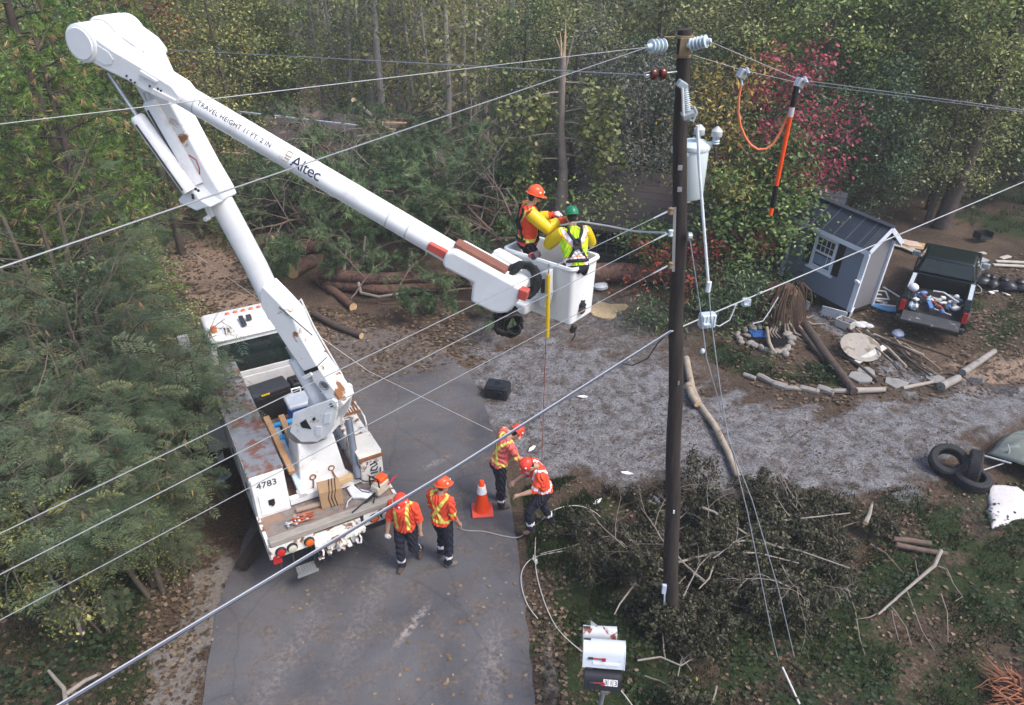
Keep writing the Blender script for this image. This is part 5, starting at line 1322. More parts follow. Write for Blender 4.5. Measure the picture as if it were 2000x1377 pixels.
for (x, y) in ((1227, 702), (1212, 710), (1436, 596), (1485, 572)):
    c = AT(x, y, 7.5 if x < 1300 else 8.8); q = MB(); q.lathe([(.018, -.03), (.018, .03)], c, l_ - a if x < 1300 else r_ - a, 8); q.build('cable_clip', STEEL, cb_, world=True)
q = MB(); q.tube([AT(1212, 709, 7.45), AT(1235, 714, 7.45), AT(1265, 700, 7.5), AT(1285, 670, 7.55), AT(1305, 650, 7.6)], .009, 7); q.build('slack_loop', BLACK, cb_, world=True, smooth=True)
q = MB(); q.tube([AT(1385, 632, 8.25), AT(1405, 637, 8.4), AT(1425, 625, 8.5), AT(1437, 597, 8.6)], .009, 6); q.build('slack_loop', mat('far_cable', (.4, .4, .4)), cb_, world=True, smooth=True)
q = MB(); q.tube([AT(1470, 632, 8.9), AT(1490, 627, 9.0), AT(1505, 605, 9.1), AT(1520, 580, 9.2)], .009, 6); q.build('slack_loop', mat('far_cable', (.4, .4, .4)), cb_, world=True, smooth=True)
for (x, y, Y, s, lb_) in ((1381, 625, 8.1, .2, 'pale grey splice box hanging on the cable right of the pole'), (1457, 590, 8.8, .12, 'small translucent splice box on the cable left of the root ball')):
    q = thing('splice_box', lb_, 'splice box', AT(x, y, Y), (0, .0, .2))
    mm = MB(); mm.box((0, 0, 0), (s, s * .6, s * .95)); mm.build('case', mat('splice_blue', (.42, .5, .56), .35, .2, 12), q, bevel=.02, seg=3)
    mm = MB()
    for k in range(4): mm.box((-s * .36 + k * s * .24, -s * .32, 0), (s * .1, s * .06, s * .8))
    mm.box((-s * .2, -s * .4, -s * .1), (s * .4, s * .14, s * .14)); mm.build('ribs', mat('splice_rib', (.55, .62, .68), .35), q, bevel=.006)
# drop held by the lineman
wire('service_drop', [AT(1300, 455, 7.6), AT(1240, 452, 8.2), AT(1190, 442, 8.8), AT(1135, 433, 9.2), AT(1095, 440, 9.35)], .012, 'grey service cable held by the bucket crew and tied to the pole', 'cable', mat('grey_drop', (.5, .5, .5), .5), n=4)
# guys
def guy(px, label, r=.007):
    n = len(px); z0 = px[0]
    P0, P1 = AT(px[0][0], px[0][1], 7.62), G(*px[-1])
    out = [P0]
    for k, (x, y) in enumerate(px[1:-1], 1):
        # Y along the straight line, found from height
        best = None
        for f in np.linspace(0, 1, 200):
            L_ = P0.lerp(P1, f); q = AT(x, y, L_.y); e = abs(q.z - L_.z)
            if best is None or e < best[0]: best = (e, q)
        out.append(best[1])
    out.append(P1)
    q = MB(); q.tube(out, r, 7); return tag(q.build('guy_wire', mat('guy_steel', (.42, .46, .52), .4, .1, 10, metal=.4), None, smooth=True), label, 'guy wire', 'guy wires of the utility pole'), out
g1, o1 = guy([(1346, 457), (1366, 590), (1380, 700), (1415, 821), (1460, 1000), (1507, 1236), (1520, 1290)], 'guy wire starting at the steel eye halfway up the pole')
g2, o2 = guy([(1362, 300), (1375, 450), (1389, 625), (1405, 747), (1422, 856), (1470, 980), (1520, 1150), (1552, 1285)], 'guy wire with a white fibreglass rod at its upper half')
q = MB(); q.tube([AT(1362, 245, 7.5), AT(1366, 330, 7.5), AT(1383, 548, 7.5)], .016, 10); q.lathe([(.03, -.06), (.03, .06)], AT(1384, 560, 7.5), (0, 0, 1), 8); tag(q.build('guy_insulator_rod', mat('white_rod', (.7, .74, .78), .3), None, smooth=True), 'long white fibreglass guy rod hanging beside the transformer', 'rod')
for (x, y, lb_) in ((1372, 672, 'small white egg insulator on the guy wire below the splice box'),):
    q = MB(); q.ball(AT(x, y + 14, 7.5), (.03, .03, .04), 10); tag(q.build('guy_insulator', PORC, None, smooth=True), lb_, 'insulator')
q = MB(); q.lathe([(.02, -.03), (.05, -.02), (.05, .02), (.02, .03)], AT(1347, 462, 7.6), (1, 0, 0), 12); tag(q.build('guy_eye', STEEL, None), 'steel guy eye bolted to the right side of the pole', 'bolt')
q = MB(); a = G(1528, 1303, .25); b_ = G(1566, 1385, .02); q.tube([a, b_], .016, 10); tag(q.build('guy_guard', mat('dull_white_pipe', (.5, .48, .46), .5, .15, 8), None, smooth=True), 'pale plastic guy guard pipe lying in the grass at the bottom', 'pipe')
q = MB(); q.tube([G(1284, 1222, .02), AT(1290, 1195, 7.6), AT(1297, 1180, 7.58), AT(1298, 1160, 7.58)], .013, 8); q.box(AT(1297, 1150, 7.57), (.06, .05, .16)); tag(q.build('ground_conduit', mat('blue_white_pipe', (.5, .56, .68), .4, .2, 6), None, smooth=True), 'bent white ground conduit with grey box at the pole foot', 'conduit')

# jumper cable and hot stick
JC = mat('jumper_orange', (.72, .19, .09), .5, .08, 8)
ja, jb = AT(1450, 140, 7.5), AT(1563, 158, 7.5)
t = thing('jumper_cable', 'looped orange grounding jumper clamped to the overhead wires', 'cable', ja)
q = MB(); path = [(1448, 165), (1443, 190), (1442, 220), (1446, 245), (1455, 267), (1466, 283), (1480, 292), (1496, 291), (1510, 281), (1524, 258), (1536, 232), (1547, 205), (1556, 180)]
q.tube([AT(x, y, 7.48) for x, y in path], .0125, 8); q.build('orange_cable', JC, t, world=True, smooth=True)
for c, nx in ((ja, 1449), (jb, 1560)):
    q = MB(); q.box(c + Vector((0, 0, -.02)), (.08, .07, .09), (0, .4, .3)); q.tube([c + Vector((0, 0, -.05)), AT(nx, 168 if nx < 1500 else 182, 7.48)], .014, 7); q.lathe([(.02, -.05), (.02, .05)], c + Vector((.04, -.03, .01)), (0, 1, .4), 8); q.build('clamp', STEEL, t, world=True, bevel=.006)
t = thing('hot_stick', 'long orange hot stick with black grips hanging from the overhead wire', 'hot stick', jb)
ha, hb = AT(1556, 168, 7.46), AT(1504, 424, 7.46)
def hs(y0, y1): return [ha.lerp(hb, (y - 168) / 256) for y in (y0, y1)]
for nm, y0, y1, mt in (('upper_grip', 168, 206, BLACK), ('collar', 206, 224, mat('pale_collar', (.55, .5, .48), .4)), ('orange_tube', 224, 358, mat('hot_stick_orange', (.85, .09, .02), .35)), ('lower_grip', 358, 403, BLACK), ('orange_end', 403, 420, mat('hot_stick_orange', (.85, .09, .02)))):
    q = MB(); q.tube(hs(y0, y1), .021 if 'tube' in nm or 'end' in nm else .026, 12); q.build(nm, mt, t, world=True, smooth=True)
# hand line hanging from the bucket
wire('hand_line', [AT(1066, 660, 9.0), G(1058, 905, .9), G(1056, 950, .05)], .006, 'thin red hand line hanging from the bucket to the ground', 'rope', mat('red_rope', (.38, .1, .07), .7), n=6)
q = MB(); c = AT(1120, 642, 9.0); q.box(c, (.07, .06, .12), (.3, .2, .4)); q.tube([c, c + Vector((.03, 0, -.1)), c + Vector((-.02, 0, -.2))], .012, 6); tag(q.build('dangling_glove', mat('dark_cloth', (.04, .035, .035), .8, .3, 20), None, bevel=.01), 'dark tool tuft dangling under the bucket corner', 'tool')
# slack lines lying on the ground
def gline(name, px, r, label, mt, z=.03, cat='wire', grp=None):
    q = MB(); pts = [G(x, y, z) for x, y in px]; out = []
    for i in range(len(pts) - 1):
        p0, p1, p2, p3 = pts[max(i - 1, 0)], pts[i], pts[i + 1], pts[min(i + 2, len(pts) - 1)]
        for k in range(6):
            s = k / 6; out.append(.5 * ((2 * p1) + (-p0 + p2) * s + (2 * p0 - 5 * p1 + 4 * p2 - p3) * s * s + (-p0 + 3 * p1 - 3 * p2 + p3) * s ** 3))
    out.append(pts[-1]); q.tube(out, r, 6); o = q.build(name, mt, None, smooth=True); return tag(o, label, cat, grp)
GREYL = mat('grey_line', (.3, .29, .28), .6); PALEL = mat('pale_line', (.5, .48, .45), .6)
gl_ = 'slack lines lying on the ground'
gline('slack_cable', [(893, 1030), (910, 1036), (945, 1038), (980, 1046), (1005, 1050), (1020, 1046), (1040, 1030), (1056, 1018)], .011, 'grey slack cable on the asphalt in front of the cone', GREYL, grp=gl_)
gline('slack_wire', [(1058, 1016), (1075, 1000), (1100, 990), (1130, 988), (1158, 998), (1178, 1015), (1185, 1028)], .007, 'pale wire arcing over the grass beside the stepping worker', PALEL, .1, grp=gl_)
gline('slack_wire', [(1046, 1050), (1045, 1090), (1050, 1130), (1065, 1180), (1085, 1222), (1110, 1250), (1140, 1275)], .008, 'pale wire running from the stepping worker down to the mailboxes', PALEL, .06, grp=gl_)
gline('slack_wire', [(1100, 1076), (1045, 1088), (1022, 1110), (1018, 1140), (1030, 1180), (1050, 1208)], .007, 'pale wire looping over the road edge', PALEL, .05, grp=gl_)
gline('slack_wire', [(1160, 1050), (1120, 1066), (1070, 1078), (1055, 1082)], .007, 'grey green wire lying straight across the grass', GREYL, .08, grp=gl_)
gline('slack_wire', [(1205, 1340), (1222, 1360), (1240, 1385)], .009, 'pale wire end beside the black mailbox', PALEL, .1, grp=gl_)
wire('pull_rope', [G(358, 480, .3), G(510, 588, .9), AT(600, 640, 14.0), G(720, 725, .9), G(962, 842, 1.15)], .006, 'thin pale rope stretched from the dirt track past the boom to the workers', 'rope', PALEL, n=5)
# ---------------------------------------------------------------- small things by the road
t = thing('traffic_cone', 'orange traffic cone with a white collar standing on the asphalt', 'traffic cone', G(942, 998, .016), .1)
CON = mat('cone_orange', (.85, .07, .012), .4, .06, 6); CONB = mat('cone_base_orange', (.75, .1, .07), .6, .08, 6)
m = MB(); m.box((0, 0, .025), (.4, .4, .05)); m.build('base', CONB, t, bevel=.02)
m = MB(); m.lathe([(.15, .05), (.145, .07), (.095, .4), (.095, .401), (.064, .6), (.045, .72), (.03, .735), (.015, .735)], (0, 0, 0), (0, 0, 1), 24); m.build('cone_body', CON, t, smooth=True)
m = MB(); m.lathe([(.089, .46), (.0955, .462), (.069, .625), (.064, .627)], (0, 0, 0), (0, 0, 1), 24); m.build('white_collar', BANDW, t, smooth=True)
t = thing('black_case', 'black moulded plastic case lying on the gravel by the road end', 'case', G(972, 772), -.25)
BP = mat('black_case_plastic', (.014, .016, .02), .4, .3, 8)
m = MB(); m.box((0, 0, .16), (.56, .4, .32)); m.build('shell', BP, t, bevel=.05, seg=3)
m = MB()
for x in (-.2, -.08, .2): m.box((x, -.205, .17), (.03, .02, .26))
m.box((.0, 0, .325), (.5, .34, .02)); m.build('moulded_ribs', BP, t, bevel=.008)
m = MB(); m.lathe([(.06, 0), (.06, .03), (.035, .03), (.035, .01)], (.1, -.2, .18), (0, -1, 0), 14); m.build('spout', BLACK, t, smooth=True)
m = MB(); m.tube([(-.05, 0, .33), (-.03, 0, .37), (.07, 0, .37), (.09, 0, .33)], .014, 6); m.build('handle', BLACK, t, smooth=True)

# ---------------------------------------------------------------- mailboxes
t = thing('mailbox_post', 'grey round post carrying the mailboxes at the road edge', 'post', G(1163, 1420))
pb = G(1163, 1420); pz = AT(1180, 1340, pb.y + .02)
m = MB(); m.tube([(0, 0, -.1), pz - pb], [.035, .032], 12); m.build('post', mat('grey_post', (.17, .18, .19), .6, .2, 8), t, smooth=True)
m = MB(); m.beam(pz - pb + Vector((0, -.1, -.02)), pz - pb + Vector((0, .75, .1)), .09, .05); m.build('arm', WOODG, t)
def mailbox(label, ctr, ln, wd, ht, yaw, tilt, bodym, flag=None, number=None, bar=False, grp='mailboxes at the road edge'):
    t = thing('mailbox', label, 'mailbox', ctr, (tilt, 0, yaw), grp)
    n = 12; prof = [(-wd / 2, 0), (wd / 2, 0)] + [(wd / 2 * math.cos(a), ht - wd / 2 + wd / 2 * math.sin(a)) for a in np.linspace(0, math.pi, n)]
    m = MB(); m.prism(prof, lambda a, b, d: Vector((d, a, b)), -ln / 2, ln / 2); m.build('body', bodym, t, smooth=True)
    prof2 = [(a * 1.04, b * 1.02 - .004) for a, b in prof]
    m = MB(); m.prism(prof2, lambda a, b, d: Vector((d, a, b)), -ln / 2 - .03, -ln / 2 + .012); m.build('door', bodym, t, smooth=True)
    m = MB(); m.prism(prof2, lambda a, b, d: Vector((d, a, b)), ln / 2 - .006, ln / 2 + .006); m.build('rear_rim', bodym, t, smooth=True)
    m = MB(); m.box((-ln / 2 + .02, 0, ht + .005), (.09, .03, .02)); m.build('latch', DKSTEEL, t, bevel=.004)
    if flag:
        m = MB(); z = ht * .45; m.box((-ln * .18, -wd / 2 - .012, z), (ln * .34, .01, .016)); m.box((-ln * .03, -wd / 2 - .012, z - .008), (.05, .01, .045)); f = m.build('flag', mat('red_flag', (.32, .03, .04), .5, .1, 6), t, bevel=.003)
        m = MB(); m.box((-ln * .36, -wd / 2 - .012, z), (.06, .014, .03)); m.build('flag_hinge', DKSTEEL, f, bevel=.003)
    if bar: m = MB(); m.box((.02, -wd / 2 - .004, ht * .22), (ln * .68, .006, .035)); m.build('white_strip', mat('white_strip', (.7, .72, .74), .5), t)
    if number:
        vs, fs = text_mesh(number, .085, .001, 1.25); W_ = max(v.x for v in vs)
        for k, chd in enumerate(number):
            m = MB(); m.box((.02 + k * .062, -wd / 2 - .004, ht * .5), (.055, .006, .085)); pl = m.build('number_plate', mat('number_white', (.7, .7, .7), .5), t)
            v2, f2 = text_mesh(chd, .088, .001); w2 = max(v.x for v in v2); m = MB(); m.add([(.02 + k * .062 - w2 / 2 + v.x, -wd / 2 - .0085 - v.z, ht * .5 - .03 + v.y) for v in v2], f2); m.build('digit', LETTER, pl, fix=False)
    return t
MBW = mat('mailbox_white', (.55, .6, .68), .4, .08, 4, stain=(.3, .33, .38), stain_at=.58, stain_scale=5, edge=.2)
cA = AT(1180, 1293, 6.1)
mailbox('large pale blue white mailbox with a red flag, between two smaller ones', cA, .5, .26, .31, -.1, -.3, MBW, flag=True, bar=True)
cB = AT(1172, 1250, 6.65)
mailbox('small mailbox with red rust flaking along its top, behind the big one', cB, .42, .18, .24, -.06, .0, mat('mailbox_rust', (.52, .55, .6), .5, .08, 5, stain=(.2, .05, .04), stain_at=.52, stain_scale=5), None)
cC = AT(1178, 1341, 5.9)
mailbox('black mailbox with the house number 313 in white', cC, .43, .19, .23, -.1, -.42, mat('mailbox_black', (.016, .017, .024), .35, .2, 5), flag=True, number='313')
m = MB(); c = AT(1160, 1222, 6.7); m.add([c + Vector(v) for v in ((-.05, 0, .1), (.06, 0, -.02), (-.04, 0, -.02), (-.05, .012, .1), (.06, .012, -.02), (-.04, .012, -.02))], [(0, 2, 1), (3, 4, 5), (0, 1, 4, 3), (1, 2, 5, 4), (2, 0, 3, 5)]); tag(m.build('metal_corner', STEEL, None), 'triangular scrap of sheet metal behind the rusty mailbox', 'scrap')

# ---------------------------------------------------------------- tyres, tarpaulin and pad at the right edge
def tyre(loc, rot, label, r=.33, wd=.23):
    t = thing('tyre', label, 'tyre', loc, rot, 'old tyres at the gravel edge')
    m = MB(); n = 44; prof = [(r * .6, -wd * .4), (r * .66, -wd * .5), (r * .9, -wd * .5), (r * .98, -wd * .4), (r, -wd * .2), (r, wd * .2), (r * .98, wd * .4), (r * .9, wd * .5), (r * .66, wd * .5), (r * .6, wd * .4), (r * .62, wd * .2), (r * .9, wd * .1), (r * .9, -wd * .1), (r * .62, -wd * .2)]
    vs = []; fs = []; P = len(prof)
    for k in range(n):
        a = 6.2832 * k / n
        for (rr, h) in prof: vs.append((rr * math.cos(a), rr * math.sin(a), h))
    for k in range(n):
        for i in range(P): fs.append((k * P + i, ((k + 1) % n) * P + i, ((k + 1) % n) * P + (i + 1) % P, k * P + (i + 1) % P))
    m.add(vs, fs); m.build('carcass', mat('old_rubber', (.02, .02, .024), .75, .2, 12, bump=.2), t, smooth=True)
    m = MB()
    for k in range(40):
        a = 6.2832 * k / 40; 
        for s in (-1, 1): m.box(((r + .003) * math.cos(a + s * .03), (r + .003) * math.sin(a + s * .03), s * wd * .2), (.012, .03, wd * .34), (0, 0, a))
    m.build('tread', mat('old_rubber', (0, 0, 0)), t)
    return t
tyre(G(1853, 900, .24), (R(22), R(-14), 0), 'old tyre lying nearly flat, propped on the others, leftmost of three', .35)
tyre(G(1902, 912, .3), (R(86), R(10), R(58)), 'old tyre standing upright in the middle of the tyre heap', .34)
tyre(G(1898, 935, .12), (R(4), R(3), 0), 'old tyre lying flat under the other two tyres', .34)
# tarp over a frame
def cloth(name, px, hfun, label, cat, mt, n=22, thick=.012, wr=.03, seed=0):
    P = [G(x, y)[:2] for x, y in px]           # four corners
    m = MB(); vs = []
    for i in range(n + 1):
        for j in range(n + 1):
            u, v = i / n, j / n
            x = (1 - u) * (1 - v) * P[0][0] + u * (1 - v) * P[1][0] + u * v * P[2][0] + (1 - u) * v * P[3][0]
            y = (1 - u) * (1 - v) * P[0][1] + u * (1 - v) * P[1][1] + u * v * P[2][1] + (1 - u) * v * P[3][1]
            k = noise.noise(Vector((x * 2.2 + seed, y * 2.2, seed))) * wr + noise.noise(Vector((x * 6 + seed, y * 6, 1))) * wr * .4
            e = 1 if 0 < i < n and 0 < j < n else .3
            vs.append((x + noise.noise(Vector((x * 3, y * 3, 9))) * .05 * (2 - e), y + noise.noise(Vector((x * 3, y * 3, 19))) * .05, max(.02, hfun(u, v) + k)))
    fs = [(i * (n + 1) + j, (i + 1) * (n + 1) + j, (i + 1) * (n + 1) + j + 1, i * (n + 1) + j + 1) for i in range(n) for j in range(n)]
    m.add(vs, fs); o = m.build(name, mt, None, smooth=True)
    so_ = o.modifiers.new('thick', 'SOLIDIFY'); so_.thickness = thick; so_.offset = 1
    return tag(o, label, cat)
cloth('tarpaulin', [(1920, 900), (2140, 1010), (2230, 860), (1990, 852)], lambda u, v: .55 * (math.sin(math.pi * min(1, u * 1.2 + .12)) ** .5) * (math.sin(math.pi * min(1, max(0, v * .9 + .1))) ** .5), 'faded grey green tarpaulin draped over a heap at the right edge', 'tarpaulin', mat('tarp', (.17, .19, .17), .7, .2, 4, stain=(.26, .28, .25), stain_at=.52, stain_scale=2.5), wr=.08)
m = MB(); m.tube([G(1900, 925, .1), G(1960, 905, .15), G(1972, 880, .4), G(1968, 868, .5)], .014, 7); m.tube([G(1922, 890, .3), G(1975, 905, .3)], .02, 7); tag(m.build('bent_tube', mat('bent_tube', (.35, .36, .38), .4, .1, 8), None, smooth=True), 'bent grey metal tubing between the tyres and tarpaulin', 'tubing')
cloth('cushion_pad', [(1924, 950), (1936, 1034), (2040, 1008), (1985, 952)], lambda u, v: .03 + .09 * (math.sin(math.pi * u) * math.sin(math.pi * v)) ** .35, 'dirty white padded sheet lying on the grass at the right edge', 'pad', mat('dirty_white_pad', (.58, .55, .56), .85, .08, 5, stain=(.12, .1, .09), stain_at=.68, stain_scale=7, edge=.04), wr=.025, seed=4, thick=.03)

# ---------------------------------------------------------------- shed
SG = mat('grey_shed_siding', (.19, .23, .29), .7, .08, 4, stretch=(18, 18, .6), bump=.15)
STAN = mat('tan_shed_siding', (.18, .178, .195), .7, .06, 4)
TRIM = mat('white_trim', (.66, .7, .78), .5, .05, 5)
ROOFM = mat('black_metal_roof', (.035, .042, .06), .4, .2, 3, metal=.3)
SHBL, SHBR = G(1524, 541, .32), G(1660, 603, .32)
fx = (SHBR - SHBL); SW = fx.length; yaw = math.atan2(fx.y, fx.x)
t = thing('garden_shed', 'small grey blue garden shed with black metal roof, tilted off its base', 'shed', (SHBL + SHBR) / 2, (0, R(3.5), yaw))
D, HW, HR = 1.02, 1.95, 2.38
m = MB(); m.box((0, .03, HW / 2), (SW, .06, HW)); m.build('front_wall', SG, t)
m = MB(); m.box((0, D - .03, HW / 2), (SW, .06, HW)); m.build('back_wall', SG, t)
for s in (-1, 1):
    m = MB(); m.prism([(.0, 0), (D, 0), (D, HW), (D / 2, HR - .05), (0, HW)], lambda a, b, d: Vector((s * (SW / 2 + d), a, b)), -.06, .003); m.build('side_wall', STAN if s > 0 else SG, t)
    for yy in (.03, D - .03):
        m = MB(); m.box((s * (SW / 2 + .0), yy - (.035 if yy < 1 else -.035), HW / 2 - .01), (.14, .06, HW)); m.build('corner_trim', TRIM, t)
m = MB(); m.box((0, D / 2, -.06), (SW - .02, D - .02, .1)); m.build('floor_frame', WOODD, t)
sl_ = math.atan2(HR - HW, D / 2)
for s, y0 in ((-1, 0), (1, D)):
    q = MB()
    e = Vector((0, y0 + s * .16, HW - .09 + .02)); rg = Vector((0, D / 2, HR + .02)); X_ = SW / 2 + .14
    nn = Vector((0, (rg - e).z, -(rg - e).y)).normalized(); nn = nn if nn.z > 0 else -nn
    q.add([(-X_, e.y, e.z), (X_, e.y, e.z), (X_, rg.y, rg.z), (-X_, rg.y, rg.z)] + [tuple(Vector(v) + nn * .03) for v in ((-X_, e.y, e.z), (X_, e.y, e.z), (X_, rg.y, rg.z), (-X_, rg.y, rg.z))], [(3, 2, 1, 0), (4, 5, 6, 7), (0, 1, 5, 4), (1, 2, 6, 5), (2, 3, 7, 6), (3, 0, 4, 7)])
    rf = q.build('roof_slope', ROOFM, t)
    q = MB()
    for k in range(8):
        x = -X_ + .03 + k * (2 * X_ - .06) / 7
        q.beam(Vector((x, e.y, e.z)) + nn * .037, Vector((x, rg.y, rg.z)) + nn * .037, .025, .02, nn)
    for k in (1, 2, 3):
        x = X_ - .05 - k * .06; q.beam(Vector((x, e.y, e.z)) + nn * .036, Vector((x, rg.y, rg.z)) + nn * .036, .02, .016, nn)
    q.build('roof_ribs', mat('roof_rib', (.08, .085, .1), .4, .2, 5), rf)
    q = MB(); q.box((0, e.y + s * -.012 + s * .02, e.z - .05), (2 * X_, .03, .13)); q.build('fascia', TRIM, rf)
    for sx in (-1, 1):
        q = MB(); q.beam(Vector((sx * (X_ - .0), e.y, e.z - .02)), Vector((sx * (X_ - .0), rg.y, rg.z - .02)), .03, .12, nn); q.build('rake_board', TRIM, rf)
m = MB(); m.box((0, D / 2, HR + .07), (SW + .3, .2, .03)); m.build('ridge_cap', mat('ridge_black', (.03, .035, .05), .35), t, bevel=.01)
# window with shutters on the front wall (local front is -Y)
wx, wz, ww, wh = -.02, 1.22, .58, .82
m = MB()
for s in (-1, 1): m.box((wx + s * (ww / 2 + .035), -.022, wz), (.08, .05, wh + .2))
for s in (-1, 1): m.box((wx, -.022, wz + s * (wh / 2 + .05)), (ww, .05, .1))
m.box((wx, -.03, wz - .0), (ww, .04, .05)); wf = m.build('window', TRIM, t)
m = MB(); m.box((wx, -.006, wz), (ww, .012, wh)); m.build('pane', mat('shed_glass', (.05, .045, .035), .15, .5, 2), wf)
m = MB(); m.box((wx, -.013, wz - .23), (ww, .012, .28)); m.build('blind', mat('blue_blind', (.2, .27, .38), .6), wf)
m = MB()
for k in (-1, 0, 1): m.box((wx + k * ww / 4, -.02, wz + wh * .25), (.018, .012, wh * .48))
m.box((wx, -.02, wz + .2), (ww, .012, .018)); m.box((wx + ww * .25, -.02, wz - .19), (.018, .012, .36)); m.build('muntins', TRIM, wf)
m = MB(); m.box((wx, -.04, wz - wh / 2 - .12), (ww + .3, .09, .05)); m.build('sill', TRIM, wf)
for s in (-1, 1):
    m = MB(); m.box((wx + s * (ww / 2 + .2), -.02, wz), (.2, .03, wh + .12)); sh = m.build('shutter', mat('black_shutter', (.012, .012, .016), .6), t)
    m = MB()
    for k in range(9): m.box((wx + s * (ww / 2 + .2), -.04, wz - wh / 2 + .03 + k * .085), (.15, .014, .02))
    m.build('slats', mat('black_shutter', (0, 0, 0)), sh)
m = MB(); m.box((SW * .5 - .22, -.02, HW - .14), (.12, .04, .1)); m.build('vent', WOODD, t)
m = MB(); m.box((SW / 2 - .02, -.09, .95), (.08, .08, .07)); m.tube([(SW / 2 + .02, -.09, .96), (SW / 2 + .1, -.12, .93)], .035, 10); m.build('security_lamp', WHITE, t, bevel=.01)
# lattice skirts leaning at the base
LAT = mat('white_lattice', (.62, .64, .7), .5, .08, 6)
def lattice(a, b, h, label):
    sh_ = Vector((-.1, -.06, 0)) * 1.6; a, b = Vector(a) + sh_, Vector(b) + sh_; d = (b - a); L = d.length; d.normalize()
    up = Vector((-d.y * -.15, d.x * -.15, 1)).normalized(); nrm = d.cross(up)
    t = thing('lattice_panel', label, 'lattice', a, (0, 0, 0), 'white lattice panels at the shed base'); m = MB()
    def P(u, v, o=0): return d * u + up * v + nrm * o
    st = .085; k = -int(h / st) - 1
    while k * st < L:
        for sgn, o in ((1, 0), (-1, .012)):
            u0 = k * st; pts = []
            x0, x1 = (u0, u0 + h) if sgn > 0 else (u0 + h, u0)
            def clip(x0, x1):
                v0, v1 = 0., h
                if x1 != x0:
                    for lim in (0, L):
                        pass
                f0, f1 = 0., 1.
                dx = x1 - x0
                for lim, s in ((0, 1), (L, -1)):
                    p = -dx * s; q = (x0 - lim) * s
                    if p < 0: f0 = max(f0, -q / dx / s if False else q / p)
                    elif p > 0: f1 = min(f1, q / p)
                return f0, f1
            f0, f1 = clip(x0, x1)
            if f1 - f0 > .05:
                A_, B2 = P(x0 + (x1 - x0) * f0, h * f0, o), P(x0 + (x1 - x0) * f1, h * f1, o); m.beam(A_, B2, .034, .012, nrm)
        k += 1
    m.build('lattice', LAT, t)
    m = MB(); m.beam(P(0, h, .006), P(L, h, .006), .03, .03); m.build('top_rail', LAT, t)
lattice(G(1612, 612), G(1660, 625), .3, 'white lattice panel under the front right of the shed')
lattice(G(1555, 588), G(1588, 604), .28, 'white lattice panel near the root ball at the shed')
lattice(G(1662, 625), G(1682, 596), .3, 'white lattice panel turned along the shed side')

# ---------------------------------------------------------------- pickup truck
PKG = mat('dark_green_car_paint', (.004, .009, .01), .3, .15, 3, spec=.4)
PKR = G(1828, 640, 0); t = thing('pickup_truck', 'dark green pickup truck with open tailgate and a bed full of junk', 'pickup truck', (11.0, 17.0, 0), R(-33)); PM = MW[t.name]
def pw(x, y, z): return tuple(PM @ Vector((x, y, z)))
m = MB()
for s in (-1, 1):
    m.box((s * .72, .95, .7), (.14, 1.9, .46)); m.box((s * .72, .95, .95), (.16, 1.86, .05))
m.box((0, 1.88, .72), (1.36, .06, .5)); m.box((0, .95, .5), (1.4, 1.9, .08)); bed = m.build('bed', PKG, t, bevel=.02)
for s in (-1, 1):
    m = MB(); m.box((s * .72, 1.2, .985), (.1, 1.1, .02)); m.build('rail_cap', mat('silver_rail', (.45, .5, .55), .3, .1, 5), bed)
m = MB(); m.box((0, .95, .548), (1.28, 1.8, .012)); m.build('bed_liner', BLACK, bed)
m = MB(); m.box((0, -.26, .56), (1.36, .5, .06), (.12, 0, 0)); tg = m.build('tailgate', mat('worn_tailgate', (.045, .045, .05), .5, .3, 6, stain=(.25, .25, .26), stain_at=.6, stain_scale=6), t, bevel=.015)
m = MB(); m.box((0, -.1, .4), (1.62, .14, .16)); m.build('rear_bumper', DKSTEEL, t, bevel=.03)
for s in (-1, 1):
    m = MB(); m.box((s * .73, -.015, .74), (.12, .04, .3)); m.build('tail_lamp', LENSRED, t, bevel=.01)
m = MB()
def cabs(mb, w0, w1, y0, y1, ya, yb, z0, z1):
    mb.add([(-w0, y0, z0), (w0, y0, z0), (w0, y1, z0), (-w0, y1, z0), (-w1, ya, z1), (w1, ya, z1), (w1, yb, z1), (-w1, yb, z1)], [(3, 2, 1, 0), (4, 5, 6, 7), (0, 1, 5, 4), (1, 2, 6, 5), (2, 3, 7, 6), (3, 0, 4, 7)])
cabs(m, .8, .78, 1.92, 4.6, 1.92, 4.55, .42, .96); cabs(m, .76, .62, 1.93, 3.5, 2.08, 3.0, .96, 1.42)
cb = m.build('cab', PKG, t, bevel=.06, seg=3, smooth=True)
m = MB(); quad_on(m, [(-.66, 1.955, 1.02), (.66, 1.955, 1.02), (.58, 2.05, 1.36), (-.58, 2.05, 1.36)], .02); m.build('rear_window', GLASSD, cb)
for s in (-1, 1):
    m = MB(); p = [(s * .755, 2.15, 1.0), (s * .755, 3.25, 1.0), (s * .645, 2.9, 1.37), (s * .645, 2.2, 1.37)]; quad_on(m, p if s > 0 else p[::-1], .012); m.build('side_window', GLASSD, cb)
    m = MB(); m.box((s * .9, 3.2, 1.05), (.2, .1, .16)); m.build('mirror', mat('mirror_pale', (.3, .36, .38), .3), cb, bevel=.03)
    for y in (.75, 3.95):
        q = MB(); q.lathe([(.2, -.1), (.31, -.1), (.33, -.07), (.33, .07), (.31, .1), (.2, .1)], (s * .76, y, .33), (s, 0, 0), 26); wl = q.build('wheel', BLACK, t, smooth=True)
        q = MB(); q.lathe([(.2, .0), (.2, .06), (.12, .04), (.05, .07)], (s * .77, y, .33), (s, 0, 0), 18); q.build('rim', STEEL, wl, smooth=True)
